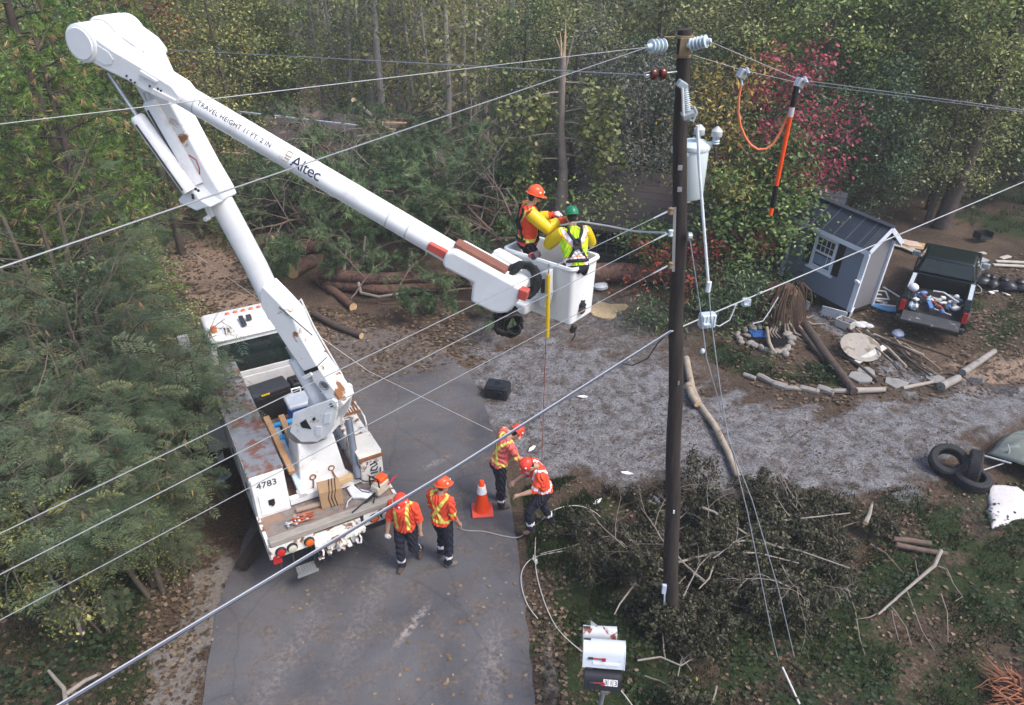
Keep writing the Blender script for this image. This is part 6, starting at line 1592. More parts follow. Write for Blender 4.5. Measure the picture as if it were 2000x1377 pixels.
m = MB(); quad_on(m, [(.68, 3.42, 1.0), (-.68, 3.42, 1.0), (-.58, 3.06, 1.37), (.58, 3.06, 1.37)], .02); m.build('windscreen', GLASSD, cb)
# junk in the bed, each piece by itself
rj = random.Random(11)
JM = [mat('junk_white', (.6, .6, .6), .6, .1, 6), mat('junk_blue', (.08, .18, .42), .5, .2, 6), mat('junk_grey', (.25, .26, .28), .6, .2, 6), mat('junk_tan', (.42, .34, .26), .7, .2, 6), mat('junk_black', (.03, .03, .035), .6, .2, 6), mat('junk_lightblue', (.3, .45, .58), .5, .2, 6)]
for k in range(34):
    x, y = rj.uniform(-.58, .58), rj.uniform(.05, 1.35); z = .6 + rj.uniform(0, .12); mt = rj.choice(JM); m = MB(); kind = k % 4
    if kind == 0: m.box((0, 0, .04), (rj.uniform(.1, .28), rj.uniform(.06, .16), rj.uniform(.05, .12)), (rj.uniform(-.5, .5), rj.uniform(-.5, .5), rj.uniform(0, 3)))
    elif kind == 1: m.tube([(0, 0, 0), (rj.uniform(-.2, .2), rj.uniform(-.2, .2), .06), (rj.uniform(-.3, .3), rj.uniform(-.3, .3), .02)], rj.uniform(.012, .03), 6)
    elif kind == 2:
        m.ball((0, 0, .05), (rj.uniform(.06, .14), rj.uniform(.05, .1), rj.uniform(.04, .08)), 8)
    else: m.lathe([(.05, 0), (.06, .04), (.05, .12), (.02, .14)], (0, 0, 0), (rj.uniform(-1, 1), rj.uniform(-1, 1), .3), 10)
    o = m.build(('scrap_box', 'scrap_rod', 'stuffed_bag', 'scrap_can')[kind], mt, None, bevel=.008 if kind == 0 else 0, smooth=kind in (2, 3)); o.location = pw(x, y, z)
    tag(o, 'small piece of junk heaped in the open pickup bed', 'junk', 'junk heaped in the pickup bed')
m = MB(); m.tube([pw(-.35, .95, .74), pw(.2, .25, .76)], .018, 8); tag(m.build('broom_handle', ORANGE, None), 'orange broom handle lying across the junk in the pickup bed', 'handle')
m = MB(); m.tube([pw(-.15, 1.15, .82), pw(.1, 1.1, .86), pw(.5, .8, .8)], .02, 8); tag(m.build('white_frame_bar', WHITE, None), 'bent white bar lying at the front of the pickup bed', 'bar')
m = MB(); m.ball(pw(-.62, .55, 1.05), (.13, .14, .11), 12); tag(m.build('plastic_bag', mat('bag_white', (.6, .6, .68), .5, .1, 10), None, smooth=True), 'stuffed white plastic bag on the left side of the pickup bed', 'bag')

# ---------------------------------------------------------------- buildings behind
BRR = mat('brown_shingle_roof', (.05, .04, .038), .9, .25, 9, bump=.2)
WALLT = mat('grey_brown_wall', (.085, .072, .065), .85, .15, 6)
def house(name, label, a, b, depth, eave, ridge, wallm, roofm, windows=()):
    a, b = Vector(a), Vector(b); d = b - a; L = d.length; yw = math.atan2(d.y, d.x)
    t = thing(name, label, 'house', a, yw)
    m = MB(); m.prism([(0, -.5), (depth, -.5), (depth, eave), (depth / 2, ridge), (0, eave)], lambda y, z, x: Vector((x, y, z)), 0, L); wl = m.build('wall', wallm, t)
    for s, y0 in ((-1, 0), (1, depth)):
        e = Vector((0, y0 + s * .4, eave - (ridge - eave) / (depth / 2) * .4 + .03)); rg = Vector((0, depth / 2, ridge + .03)); m = MB()
        n = 10
        m.add([(-.4, e.y, e.z), (L + .4, e.y, e.z), (L + .4, rg.y, rg.z), (-.4, rg.y, rg.z), (-.4, e.y, e.z + .07), (L + .4, e.y, e.z + .07), (L + .4, rg.y, rg.z + .07), (-.4, rg.y, rg.z + .07)], [(3, 2, 1, 0), (4, 5, 6, 7), (0, 1, 5, 4), (1, 2, 6, 5), (2, 3, 7, 6), (3, 0, 4, 7)])
        rf = m.build('roof', roofm, t)
        m = MB()
        for k in range(1, 9): 
            p = e.lerp(rg, k / 9); m.box((L / 2, p.y, p.z + .073), (L + .78, .015, .012), (math.atan2((rg - e).z, (rg - e).y) if s < 0 else 0, 0, 0))
        m.build('shingle_course', roofm, rf)
    for (x, z, w_, h_) in windows:
        m = MB(); 
        for s in (-1, 1): m.box((x + s * w_ / 2, -.02, z), (.07, .05, h_ + .07)); m.box((x, -.022, z + s * h_ / 2), (w_, .05, .07))
        wf = m.build('window', mat('brown_window_frame', (.12, .1, .09), .7), t)
        m = MB(); m.box((x, -.004, z), (w_, .012, h_)); m.build('pane', GLASSD, wf)
        m = MB(); 
        for k in range(1, 4): m.box((x - w_ / 2 + w_ * k / 4, -.016, z), (.02, .012, h_))
        m.box((x, -.016, z), (w_, .012, .02)); m.build('muntins', mat('muntin_grey', (.16, .16, .17), .6), wf)
    return t
house('low_house', 'low brown roofed house behind the big log, with dark paned windows', (2.2, 22.3, 0), (6.8, 20.6, 0), 4.0, 1.3, 2.35, WALLT, BRR, [(.9, .62, 1.3, .75), (3.2, .62, .9, .75)])
house('grey_house', 'low house with a dark blue grey roof behind the green maple', (6.0, 22.6, 0), (9.4, 20.9, 0), 3.4, 1.15, 2.1, mat('blue_grey_wall', (.07, .085, .12), .7, .1, 5), mat('blue_grey_roof', (.03, .034, .045), .8, .15, 5), [(1.2, .6, .5, .6)])
# the wrecked house under the fallen pines
t = thing('wrecked_house', 'collapsed house with tilted dark roof slabs and pale broken boards', 'house', (-8.6, 31.5, 0), R(-18))
RD = mat('dark_shingles', (.065, .055, .052), .9, .35, 8, bump=.3, stain=(.16, .12, .09), stain_at=.55, stain_scale=1.2)
m = MB(); m.box((.0, 1.0, 1.6), (6.4, 2.6, .14), (R(24), R(3), 0)); m.build('roof_slab', RD, t)
m = MB(); m.box((1.9, -.9, 1.0), (3.0, 2.2, .14), (R(30), R(9), R(8))); m.build('broken_roof_slab', RD, t)
m = MB(); m.box((-3.0, .5, .9), (.14, 3.6, 1.8)); m.box((0, 2.2, 1.0), (6.0, .14, 2.0)); m.build('wall', mat('brown_wall', (.06, .045, .035), .85, .2, 5), t)
m = MB(); m.box((-.4, -.3, 2.42), (5.6, .1, .05), (0, R(2), R(1))); m.build('flashing', mat('pale_flashing', (.4, .46, .55), .4), t)
for k, (x, y, z, l, rz, ry) in enumerate(((3.0, .1, 2.2, 1.9, .1, .05), (3.2, .5, 2.32, 2.1, .22, .0), (2.8, -.6, 1.5, 1.5, -.3, .3), (2.5, -1.4, 1.0, 1.6, .6, .2), (-2.2, -1.6, 1.1, 1.9, .3, .1))):
    m = MB(); m.box((x, y, z), (l, .18, .05), (0, ry, rz)); m.build('broken_board', mat('raw_board', (.42, .3, .18), .8, .2, 5), t)
for k, (x, y, lb_) in enumerate(((415, 285, 'dark porch post beside the lower boom tip'), (398, 250, 'leaning dark porch post left of the wrecked house'))):
    a = G(x, y + 30, 0); q = MB(); q.beam((0, 0, 0), (0.1 * k, 0, 2.3), .22, .22); o = q.build('porch_post', mat('post_brown', (.09, .06, .05), .85, .2, 5), None); o.location = AT(x, 300, 28); o.location.z = 0; tag(o, lb_, 'post')

# ---------------------------------------------------------------- yard bits
def plank(a, b, w_, h_, label, name='plank', cat='plank', mt=WOODG, grp=None):
    a, b = Vector(a), Vector(b); m = MB(); m.beam((0, 0, 0), b - a, w_, h_); o = m.build(name, mt, None, bevel=.008); o.location = a; return tag(o, label, cat, grp)
SPLIT = mat('split_pale_log', (.24, .22, .205), .85, .3, 4, bump=.4, stain=(.1, .085, .07), stain_at=.6, stain_scale=5)
edge = [((1452, 731), (1474, 739)), ((1480, 733), (1509, 748)), ((1510, 749), (1535, 757)), ((1536, 757), (1562, 760)), ((1562, 757), (1597, 765)), ((1597, 757), (1626, 767)), ((1628, 763), (1665, 764))]
for k, (a, b) in enumerate(edge):
    a, b = G(*a, .05), G(*b, .05); b = a + (b - a) * 1.08; m = MB(); r0 = .06 + .015 * ((k * 7) % 3); m.tube([(0, 0, 0), (b - a) * .5 + Vector((0, 0, .01 * (k % 2))), b - a], [r0, r0 * 1.05, r0 * .95], 7); o = m.build('edging_log', SPLIT, None, bevel=.01); o.location = a
    tag(o, ('first', 'second', 'third', 'fourth', 'fifth', 'sixth', 'last')[k] + ' split pale log from the left in the curved garden edging', 'log', 'split logs edging the garden bed')
def logp(name, px, r, label, mt, cat='log', z=None, grp=None, n=10, endm=None):
    m = MB(); pts = [G(x, y, (r if z is None else z)) for x, y in px]; rs = np.linspace(r, r * .8, len(pts)) if not hasattr(r, '__len__') else r
    m.tube(pts, list(rs), n, cap_mi=1 if endm else None); return tag(m.build(name, [mt, endm] if endm else mt, None, smooth=True), label, cat, grp)
CUT = mat('cut_wood_end', (.5, .34, .18), .8, .2, 8)
BARKL = mat('pale_bark', (.32, .26, .2), .85, .3, 5, bump=.4, stain=(.14, .1, .08), stain_at=.58, stain_scale=4)
BARKD = mat('dark_bark', (.07, .052, .045), .9, .4, 6, bump=.6, bscale=18)
BARKP = mat('red_pine_bark', (.14, .075, .055), .9, .45, 5, bump=.7, bscale=12, stain=(.06, .04, .035), stain_at=.52, stain_scale=5)
logp('edging_log', [(1668, 763), (1728, 761)], .08, 'round pale log closing the garden edging on the right', WOODG)
logp('edging_log', [(1763, 758), (1822, 746)], .05, 'thin pale board log at the foot of the gravel path', WOODG)
logp('edging_log', [(1838, 755), (1872, 738)], .11, 'short thick pale log by the path foot', SPLIT)
logp('fence_log', [(1880, 728), (1942, 686)], .09, 'long pale straight log pointing to the upper right', SPLIT)
logp('fallen_limb', [(1340, 700), (1352, 760), (1365, 790), (1395, 830), (1425, 890), (1448, 950)], .085, 'long pale bare limb lying across the gravel beside the pole', BARKL, endm=CUT)
logp('fallen_limb', [(1344, 752), (1352, 775), (1362, 790)], .09, 'short pale limb with cut end beside the pole', BARKL, z=.16, endm=CUT)
logp('fallen_limb', [(1570, 630), (1610, 690), (1645, 735), (1668, 765)], .12, 'dark trunk lying from the root ball to the garden edging', BARKD)
logp('fallen_limb', [(1560, 640), (1590, 680), (1612, 705)], .07, 'thinner dark trunk lying beside the root ball trunk', BARKD)
logp('fallen_limb', [(1640, 690), (1680, 715), (1715, 745)], .05, 'crooked brown pole along the left of the gravel path', BARKD)
rr_ = random.Random(5)
for k in range(16):
    f = rr_.random(); x0 = 1660 + 90 * f + rr_.uniform(-15, 25); y0 = 640 + 30 * f + rr_.uniform(-5, 18); dx, dy = rr_.uniform(55, 105), rr_.uniform(32, 70)
    px = [(x0, y0), (x0 + dx * .5 + rr_.uniform(-6, 6), y0 + dy * .5), (x0 + dx, y0 + dy)]
    logp('cut_branch', px, rr_.uniform(.018, .045), 'thin bare cut branch heaped beside the gravel path', BARKL if k % 3 == 0 else BARKD, 'branch', rr_.uniform(.04, .3), 'cut branches beside the gravel path', 6)
logp('fallen_limb', [(1820, 735), (1850, 728), (1880, 735), (1900, 752)], .03, 'thin dark twig lying right of the path foot', BARKD, 'branch')
# flat stones
for k, (x, y, r) in enumerate(((1680, 738, .3), (1692, 727, .25), (1750, 750, .28), (1825, 741, .3), (1618, 612, .28))):
    m = MB(); n = 6; rs = random.Random(k); pl = [(r * rs.uniform(.7, 1.1) * math.cos(a), r * rs.uniform(.7, 1.1) * math.sin(a)) for a in np.linspace(0, 5.24, n)]
    m.prism(pl, lambda a, b, d: Vector((a, b, d)), -.02, .05); o = m.build('paving_stone', mat('flat_stone', (.23, .225, .22), .85, .15, 6), None, bevel=.012); o.location = G(x, y); tag(o, 'flat grey paving stone lying loose by the gravel path', 'stone', 'flat stones by the gravel path')
# pond
t = thing('garden_pond', 'small black lined pond ringed by pale stones', 'pond', G(1500, 662))
o_ = G(1500, 662)
def gp(x, y, z=0): return G(x, y, z) - o_
m = MB(); ring = [gp(*p) for p in ((1455, 655), (1475, 646), (1505, 644), (1530, 650), (1542, 662), (1535, 676), (1510, 682), (1485, 678), (1462, 668))]
m.prism([(p.x, p.y) for p in ring], lambda a, b, d: Vector((a, b, d)), -.02, .05); m.build('liner', mat('pond_liner', (.01, .011, .014), .15, .2, 4), t)
m = MB(); m.box(gp(1480, 652, .09), (.42, .3, .05), (.1, .1, .2)); m.build('blue_sheet', mat('blue_sheet', (.02, .08, .26), .5), t, bevel=.01)
STN = mat('pond_stone', (.25, .225, .205), .85, .2, 5, bump=.3)
rs = random.Random(3)
for k, (x, y) in enumerate(((1448, 668), (1460, 655), (1455, 645), (1466, 670), (1474, 674), (1487, 679), (1497, 683), (1508, 686), (1520, 686), (1530, 684), (1538, 679), (1545, 670), (1546, 660), (1538, 652), (1470, 640), (1482, 637), (1522, 640), (1444, 660), (1534, 690), (1441, 652))):
    m = MB(); m.ball((0, 0, 0), (rs.uniform(.08, .17), rs.uniform(.07, .12), rs.uniform(.05, .09)), 8); m.v = [tuple(Vector(v) * (1 + .25 * noise.noise(Vector(v) * 9 + Vector((k, 0, 0))))) for v in m.v]
    o = m.build('pond_stone', STN, None, smooth=False, bevel=.01); o.location = G(x, y, .06); o.rotation_euler = (0, 0, rs.uniform(0, 3)); tag(o, 'rounded pale stone in the ring around the garden pond', 'stone', 'stones around the garden pond')
for k, (x, y) in enumerate(((1503, 640), (1514, 636))):
    t = thing('bird_figure', ('white bird figure on the left of the pair behind the pond', 'white bird figure on the right of the pair behind the pond')[k], 'figure', G(x, y), .5 + k)
    m = MB(); m.ball((0, 0, .13), (.08, .12, .11), 10); m.tube([(0, .06, .18), (0, .1, .27), (0, .11, .33)], [.05, .035, .03], 8); m.ball((0, .12, .35), (.04, .05, .04), 8); m.build('body', mat('bird_white', (.62, .63, .68), .5), t, smooth=True)
    m = MB(); m.tube([(0, .16, .35), (0, .22, .34)], [.016, .005], 6); m.build('beak', ORANGE, t)
logp('driftwood', [(1510, 687), (1502, 668), (1498, 640)], .05, 'upright pale stick standing in the pond', BARKL, z=.2)
# litter of the storm round the shed and pickup
def item(name, label, cat, loc, mt, fn, rot=0, bevel=.01, smooth=False, grp=None):
    m = MB(); fn(m); o = m.build(name, mt, None, bevel=bevel, smooth=smooth); o.location = loc; o.rotation_euler = (0, 0, rot); return tag(o, label, cat, grp)
t = thing('storage_tub', 'pale open tub full of purple grey clothes by the lattice', 'tub', G(1649, 638), -.9)
m = MB(); TUB = mat('tub_pale', (.45, .44, .4), .5, .1, 6)
for s in (-1, 1): m.box((s * .21, 0, .11), (.03, .3, .22)); m.box((0, s * .15, .11), (.42, .03, .22))
m.box((0, 0, .02), (.42, .3, .04)); m.build('tub', TUB, t, bevel=.01)
m = MB(); rs = random.Random(2)
for k in range(7): m.ball((rs.uniform(-.14, .14), rs.uniform(-.08, .08), .19), (.08, .07, .05), 7)
m.build('clothes', mat('purple_clothes', (.13, .11, .15), .9, .3, 10), t, smooth=True)
item('cloth_heap', 'crumpled white cloth lying right of the tub', 'cloth', G(1672, 632, .05), mat('cloth_white', (.5, .5, .55), .8, .2, 10), lambda m: [m.ball((x, y, 0), (.16, .1, .06), 7) for x, y in ((0, 0), (.18, .06), (.3, -.04), (.1, -.1))], -.3, 0, True)
item('blue_board', 'light blue board lying on the ground beside the shed', 'board', G(1720, 602, .05), mat('sky_blue_board', (.12, .3, .55), .4, .2, 6), lambda m: m.prism([(-.5, .12), (-.3, .2), (.35, .1), (.55, -.05), (.2, -.16), (-.2, -.06)], lambda a, b, d: Vector((a, b, d)), 0, .05), -.5)
item('white_board', 'white board edge lying behind the blue board', 'board', G(1722, 596, .05), WHITE, lambda m: m.box((0, 0, 0), (.75, .08, .05)), -.25)
t = thing('metal_rack', 'white metal frame lying on the ground right of the shed', 'frame', G(1700, 575, .03), -.25)
m = MB()
for a, b in (((-.3, -.3), (.45, -.3)), ((-.3, .25), (.45, .25)), ((.45, -.3), (.45, .25)), ((-.3, -.02), (.3, -.02))): m.tube([(a[0], a[1], .03), (b[0], b[1], .03)], .025, 6)
m.build('bars', WHITE, t)
plank(G(1725, 561, .03), G(1757, 580, .03), .05, .04, 'straight white bar lying between the shed and pickup', 'white_bar', 'bar', WHITE)
for k in range(9):
    x, y = rr_.uniform(1680, 1730), rr_.uniform(583, 600)
    item('debris_scrap', 'small white scrap scattered in front of the shed side', 'scrap', G(x, y, .02), rr_.choice([WHITE, mat('scrap_cream', (.45, .4, .33), .7)]), lambda m: m.box((0, 0, 0), (rr_.uniform(.1, .35), rr_.uniform(.04, .1), .03)), rr_.uniform(0, 3), .004, grp='white scraps beside the shed')
t = thing('bicycle_helmet', 'white and blue helmet lying in front of the pickup tail', 'helmet', G(1753, 655), .4)
m = MB(); m.lathe([(.15, 0), (.155, .05), (.12, .12), (.06, .16), (.01, .165)], (0, 0, 0), (0, 0, 1), 16); m.build('shell', mat('helmet_white', (.62, .66, .74), .4), t, smooth=True)
m = MB(); m.lathe([(.157, .02), (.162, .035), (.157, .05)], (0, 0, 0), (0, 0, 1), 16); m.box((.12, 0, .03), (.14, .2, .02)); m.build('blue_trim', mat('trim_blue', (.06, .14, .4), .4), t)
t = thing('satellite_dish', 'dirty pale dish shaped panel lying on the branch heap by the path', 'dish', G(1680, 680, .2), (R(14), R(-10), .6))
m = MB(); m.lathe([(.46, 0), (.5, .05), (.46, .06), (.3, .03), (.02, .02)], (0, 0, 0), (0, 0, 1), 20); m.build('dish', mat('dirty_dish', (.3, .27, .24), .7, .15, 5, stain=(.18, .14, .1), stain_at=.55, stain_scale=4), t, smooth=True)
m = MB(); m.beam((-.5, -.25, .02), (.5, -.35, .04), .14, .03); m.build('rim_strip', mat('dish_strip', (.5, .48, .45), .6), t)
# far debris at right
item('plywood_sheet', 'torn tan plywood sheet lying behind the pickup', 'plywood', G(1800, 483, .06), mat('plywood', (.4, .27, .13), .8, .15, 4), lambda m: m.prism([(-.9, .3), (-.1, .35), (1.0, .1), (1.2, -.05), (.3, -.3), (-.5, -.25)], lambda a, b, d: Vector((a, b, d)), 0, .04), -.35)
item('insulation_sheet', 'pale pink torn insulation sheet beside the plywood', 'insulation', G(1783, 478, .09), mat('pink_insulation', (.5, .38, .32), .85, .15, 6), lambda m: m.prism([(-.6, .2), (.1, .25), (.3, -.1), (-.1, -.3), (-.5, -.1)], lambda a, b, d: Vector((a, b, d)), 0, .05), -.6)
for k, (a, b) in enumerate((((1735, 470), (1790, 494)), ((1740, 477), (1765, 483)), ((1765, 468), (1785, 490)), ((1880, 498), (1925, 494)), ((1945, 510), (2030, 514)), ((1940, 517), (2040, 522)), ((1955, 505), (1972, 500)), ((1855, 487), (1872, 492)))):
    plank(G(*a, .06), G(*b, .08), .16, .04, 'pale broken board lying on the ground behind the pickup', 'broken_board', 'board', mat('pale_board', (.42, .38, .33), .8, .2, 5), 'broken boards behind the pickup')
item('grey_bin', 'small grey white box right of the pickup cab', 'box', G(1907, 520, .1), mat('bin_grey', (.34, .35, .38), .6), lambda m: [m.box((0, 0, .05), (.4, .32, .3)), m.box((.02, 0, .23), (.44, .36, .04))], .3)
item('dark_crate', 'dark open crate lying on the leaves at the far right', 'crate', G(1918, 466, .1), BLACK, lambda m: [m.box((0, 0, .05), (.5, .35, .06)), m.box((-.24, 0, .15), (.03, .35, .22)), m.box((.24, 0, .15), (.03, .35, .22)), m.box((0, .17, .15), (.5, .03, .22))], .2)
for k, (x, y, s, lb_) in enumerate(((1918, 552, .3, 'black rubbish bag nearest the pickup cab'), (1938, 556, .26, 'black rubbish bag in the middle of the row of bags'), (1965, 560, .32, 'black rubbish bag near the right edge'), (1995, 562, .32, 'black rubbish bag cut by the right picture edge'))):
    item('rubbish_bag', lb_, 'bag', G(x, y, .12), mat('black_bag', (.012, .013, .018), .35, .3, 8), lambda m: [m.ball((0, 0, .05), (s, s * .8, s * .55), 10), m.ball((.1, .05, .2), (s * .5, s * .4, s * .3), 8)], k, 0, True)
t = thing('wheel_rim', 'loose bicycle type wheel lying beside the rubbish bags', 'wheel', G(1900, 562, .1), (R(14), R(8), 0))
m = MB(); m.tube([(.28 * math.cos(a), .28 * math.sin(a), 0) for a in np.linspace(0, 6.2832, 28)], .03, 7); m.build('tyre', BLACK, t)
m = MB(); m.tube([(.25 * math.cos(a), .25 * math.sin(a), .01) for a in np.linspace(0, 6.2832, 28)], .015, 6); m.build('rim', mat('rim_tan', (.35, .32, .28), .5), t)
for k in range(5):
    item('white_scrap', 'white scrap of paper by the rubbish bags', 'scrap', G(rr_.uniform(1925, 1990), rr_.uniform(560, 575), .03), WHITE, lambda m: m.box((0, 0, 0), (rr_.uniform(.1, .25), .12, .03), (.2, .2, 0)), rr_.uniform(0, 3), .004, grp='white scraps by the rubbish bags')
for k, (x, y, lb_) in enumerate(((1137, 775, 'white scrap lying on the gravel right of the black case'), (1038, 877, 'white splinter on the gravel beside the bending worker'), (1283, 978, 'white crumpled plastic beside the pole'), (1225, 925, 'small white scrap on the gravel left of the pole'), (1168, 980, 'white scrap at the top edge of the brush pile'), (1045, 1092, 'pale scrap lying where the loose wires cross'))):
    item('paper_scrap', lb_, 'scrap', G(x, y, .02), WHITE, lambda m: m.prism([(-.12, 0), (-.02, .04), (.1, .02), (.13, -.03), (0, -.05)], lambda a, b, d: Vector((a, b, d)), 0, .02), k, .004)
item('wash_basin', 'round grey white basin lying in front of the big log', 'basin', G(1172, 562, .0), mat('basin_grey', (.45, .48, .52), .4, .1, 6), lambda m: m.lathe([(.2, 0), (.24, .03), (.24, .1), (.21, .11), (.18, .15), (.1, .17), (.02, .17)], (0, 0, 0), (0, 0, 1), 22), 0, 0, True)
item('sawdust_patch', 'pale sawdust spread on the ground under the big log', 'sawdust', G(1180, 606, .0), mat('sawdust', (.42, .32, .19), .9, .2, 12, bump=.5), lambda m: m.prism([(.6 * math.cos(a) * (1 + .3 * math.sin(3 * a + 1)), .45 * math.sin(a) * (1 + .3 * math.cos(4 * a))) for a in np.linspace(0, 6.0, 20)], lambda a, b, d: Vector((a, b, d)), -.02, .03), .3, 0)['kind'] = 'stuff'
item('dark_mat', 'silver blue foil scrap left of the truck timbers', 'foil', G(435, 935, .05), mat('foil_blue', (.4, .48, .62), .25, .3, 10, metal=.5), lambda m: m.prism([(-.15, -.1), (0, .16), (.06, .02), (.18, .03), (.02, -.12)], lambda a, b, d: Vector((a, b, d)), 0, .04), .4)
# ---------------------------------------------------------------- vegetation
vr = np.random.default_rng(21)
def kite(P, s, up=0.6, asp=0.5, droop=0.0):
    """one four-cornered leaf at each point"""
    n = len(P); N = vr.normal(0, 1, (n, 3)); N[:, 2] = np.abs(N[:, 2]) + up; N /= np.linalg.norm(N, axis=1)[:, None]
    A = vr.normal(0, 1, (n, 3)); A[:, 2] -= droop; A -= N * (A * N).sum(1)[:, None]; A /= np.linalg.norm(A, axis=1)[:, None]
    B = np.cross(N, A); s = np.asarray(s)[:, None]
    V = np.zeros((n, 4, 3)); V[:, 0] = P; V[:, 1] = P + A * s * .5 + B * s * asp * .5; V[:, 2] = P + A * s - N * s * .12; V[:, 3] = P + A * s * .5 - B * s * asp * .5
    return V
def needles(P, D, n, L, wd=0.012, spread=.9, sag=.0):
    """tufts of thin triangles at P leaning along D"""
    k = len(P); P = np.repeat(P, n, 0); D = np.repeat(D, n, 0)
    A = D + vr.normal(0, spread * .6, (k * n, 3)); A[:, 2] -= sag; A /= np.linalg.norm(A, axis=1)[:, None]
    S = np.cross(A, vr.normal(0, 1, (k * n, 3))); S /= np.linalg.norm(S, axis=1)[:, None] + 1e-9
    l = vr.uniform(L * .6, L * 1.15, k * n)[:, None]
    V = np.zeros((k * n, 3, 3)); V[:, 0] = P + S * wd; V[:, 1] = P - S * wd; V[:, 2] = P + A * l
    return V
def grow(mb, p, d, L, r, lev, rg, tips, kids=3, spread=.7, droop=0.0, segs=5, taper=.35, n=5, rise=0.0, wob=.18, first=.3):
    pts = [Vector(p)]; rs = [r]; d = Vector(d).normalized()
    for k in range(segs):
        d = (d + Vector((rg.uniform(-1, 1), rg.uniform(-1, 1), rg.uniform(-1, 1))) * wob + Vector((0, 0, rise - droop * (k / segs)))).normalized()
        pts.append(pts[-1] + d * (L / segs)); rs.append(r * (1 - (1 - taper) * (k + 1) / segs))
    mb.tube(pts, rs, n, caps=False)
    if lev > 0:
        for j in range(kids):
            f = first + (1 - first) * (j + rg.random() * .8) / kids; i = min(segs - 1, int(f * segs)); q = pts[i].lerp(pts[i + 1], f * segs - i)
            dd = (pts[i + 1] - pts[i]).normalized(); a = Vector((rg.uniform(-1, 1), rg.uniform(-1, 1), rg.uniform(-.6, 1))); a = (a - dd * a.dot(dd)).normalized()
            grow(mb, q, dd * (1 - spread * .6) + a * spread, L * rg.uniform(.4, .65) * (1.15 - .5 * f), r * .5 * (1.1 - .4 * f), lev - 1, rg, tips, kids, spread, droop, max(3, segs - 1), taper, max(3, n - 1), rise * .5, wob)
    m = len(pts)
    for i in range(m // 2 if lev else 1, m): tips.append((pts[i], (pts[i] - pts[i - 1]).normalized(), lev))

# --- leaf colours (dark to bright)
LM = dict(
    under=leaf_mat('understory_leaf', [(0, (.053, .074, .025)), (.35, (.129, .162, .049)), (.65, (.287, .293, .089)), (.85, (.574, .463, .138)), (1, (.600, .600, .212))], .5, .3, .55),
    green=leaf_mat('green_tree_leaf', [(0, (.062, .103, .031)), (.4, (.152, .239, .064)), (.75, (.338, .429, .118)), (1, (.600, .600, .262))], .45, .3, .5),
    olive=leaf_mat('olive_tree_leaf', [(0, (.070, .085, .036)), (.4, (.180, .203, .076)), (.75, (.387, .380, .151)), (1, (.600, .600, .278))], .5, .3, .5),
    yellow=leaf_mat('yellow_tree_leaf', [(0, (.069, .075, .021)), (.4, (.230, .196, .046)), (.75, (.437, .322, .069)), (1, (.575, .506, .184))], .5, .35, .3),
    red=leaf_mat('crimson_leaf', [(0, (.091, .023, .030)), (.4, (.304, .050, .074)), (.8, (.546, .100, .139)), (1, (.600, .238, .222))], .5, .35, .2),
    scarlet=leaf_mat('scarlet_shrub_leaf', [(0, (.05, .01, .012)), (.4, (.2, .03, .025)), (.8, (.36, .06, .04)), (1, (.3, .13, .09))], .5, .35, .2),
    maple=leaf_mat('maple_leaf', [(0, (.031, .063, .020)), (.4, (.084, .140, .039)), (.8, (.180, .251, .076)), (1, (.362, .389, .180))], .4, .3, .3),
    lime=leaf_mat('pale_yellow_green_leaf', [(0, (.077, .094, .028)), (.4, (.187, .209, .066)), (.8, (.352, .363, .143)), (1, (.462, .396, .154))], .45, .35, .3),
    vine=leaf_mat('dull_vine_leaf', [(0, (.042, .053, .040)), (.5, (.102, .116, .091)), (.9, (.213, .222, .180)), (1, (.395, .378, .329))], .45, .2, .3),
    dark=leaf_mat('dark_shrub_leaf', [(0, (.024, .044, .024)), (.5, (.066, .107, .050)), (.9, (.150, .226, .095)), (1, (.301, .374, .175))], .4, .2, .4),
    wilt=leaf_mat('wilted_leaf', [(0, (.02, .02, .012)), (.5, (.052, .052, .03)), (.85, (.11, .105, .062)), (.97, (.2, .18, .12)), (1, (.14, .17, .05))], .55, .15, .4),
    mimosa=leaf_mat('mimosa_leaf', [(0, (.033, .053, .029)), (.4, (.083, .119, .064)), (.75, (.154, .196, .105)), (.96, (.253, .275, .143)), (1, (.440, .374, .044))], .5, .25, .35),
    pine=leaf_mat('pine_needle', [(0, (.038, .073, .025)), (.4, (.095, .165, .039)), (.85, (.212, .328, .064)), (1, (.381, .423, .108))], .5, .2, .3),
    pinedead=leaf_mat('golden_needle', [(0, (.14, .1, .05)), (.5, (.32, .23, .1)), (1, (.5, .4, .2))], .6, .2, .2),
    pinefall=leaf_mat('fallen_pine_needle', [(0, (.032, .059, .032)), (.4, (.080, .125, .059)), (.85, (.171, .240, .105)), (1, (.342, .364, .194))], .55, .2, .4))
GBARK = mat('grey_tree_bark', (.27, .245, .225), .9, .35, 4, bump=.4, stretch=(4, 4, .6), stain=(.42, .4, .38), stain_at=.56, stain_scale=2)
TBARK = mat('brown_tree_bark', (.075, .058, .046), .9, .35, 5, bump=.4, stretch=(4, 4, .7))
TWIG = mat('bare_grey_twig', (.23, .19, .165), .85, .25, 7)
TWIGP = mat('bare_pale_twig', (.25, .22, .19), .8, .25, 7)
TWIGD = mat('bare_brown_twig', (.12, .08, .065), .85, .3, 7)

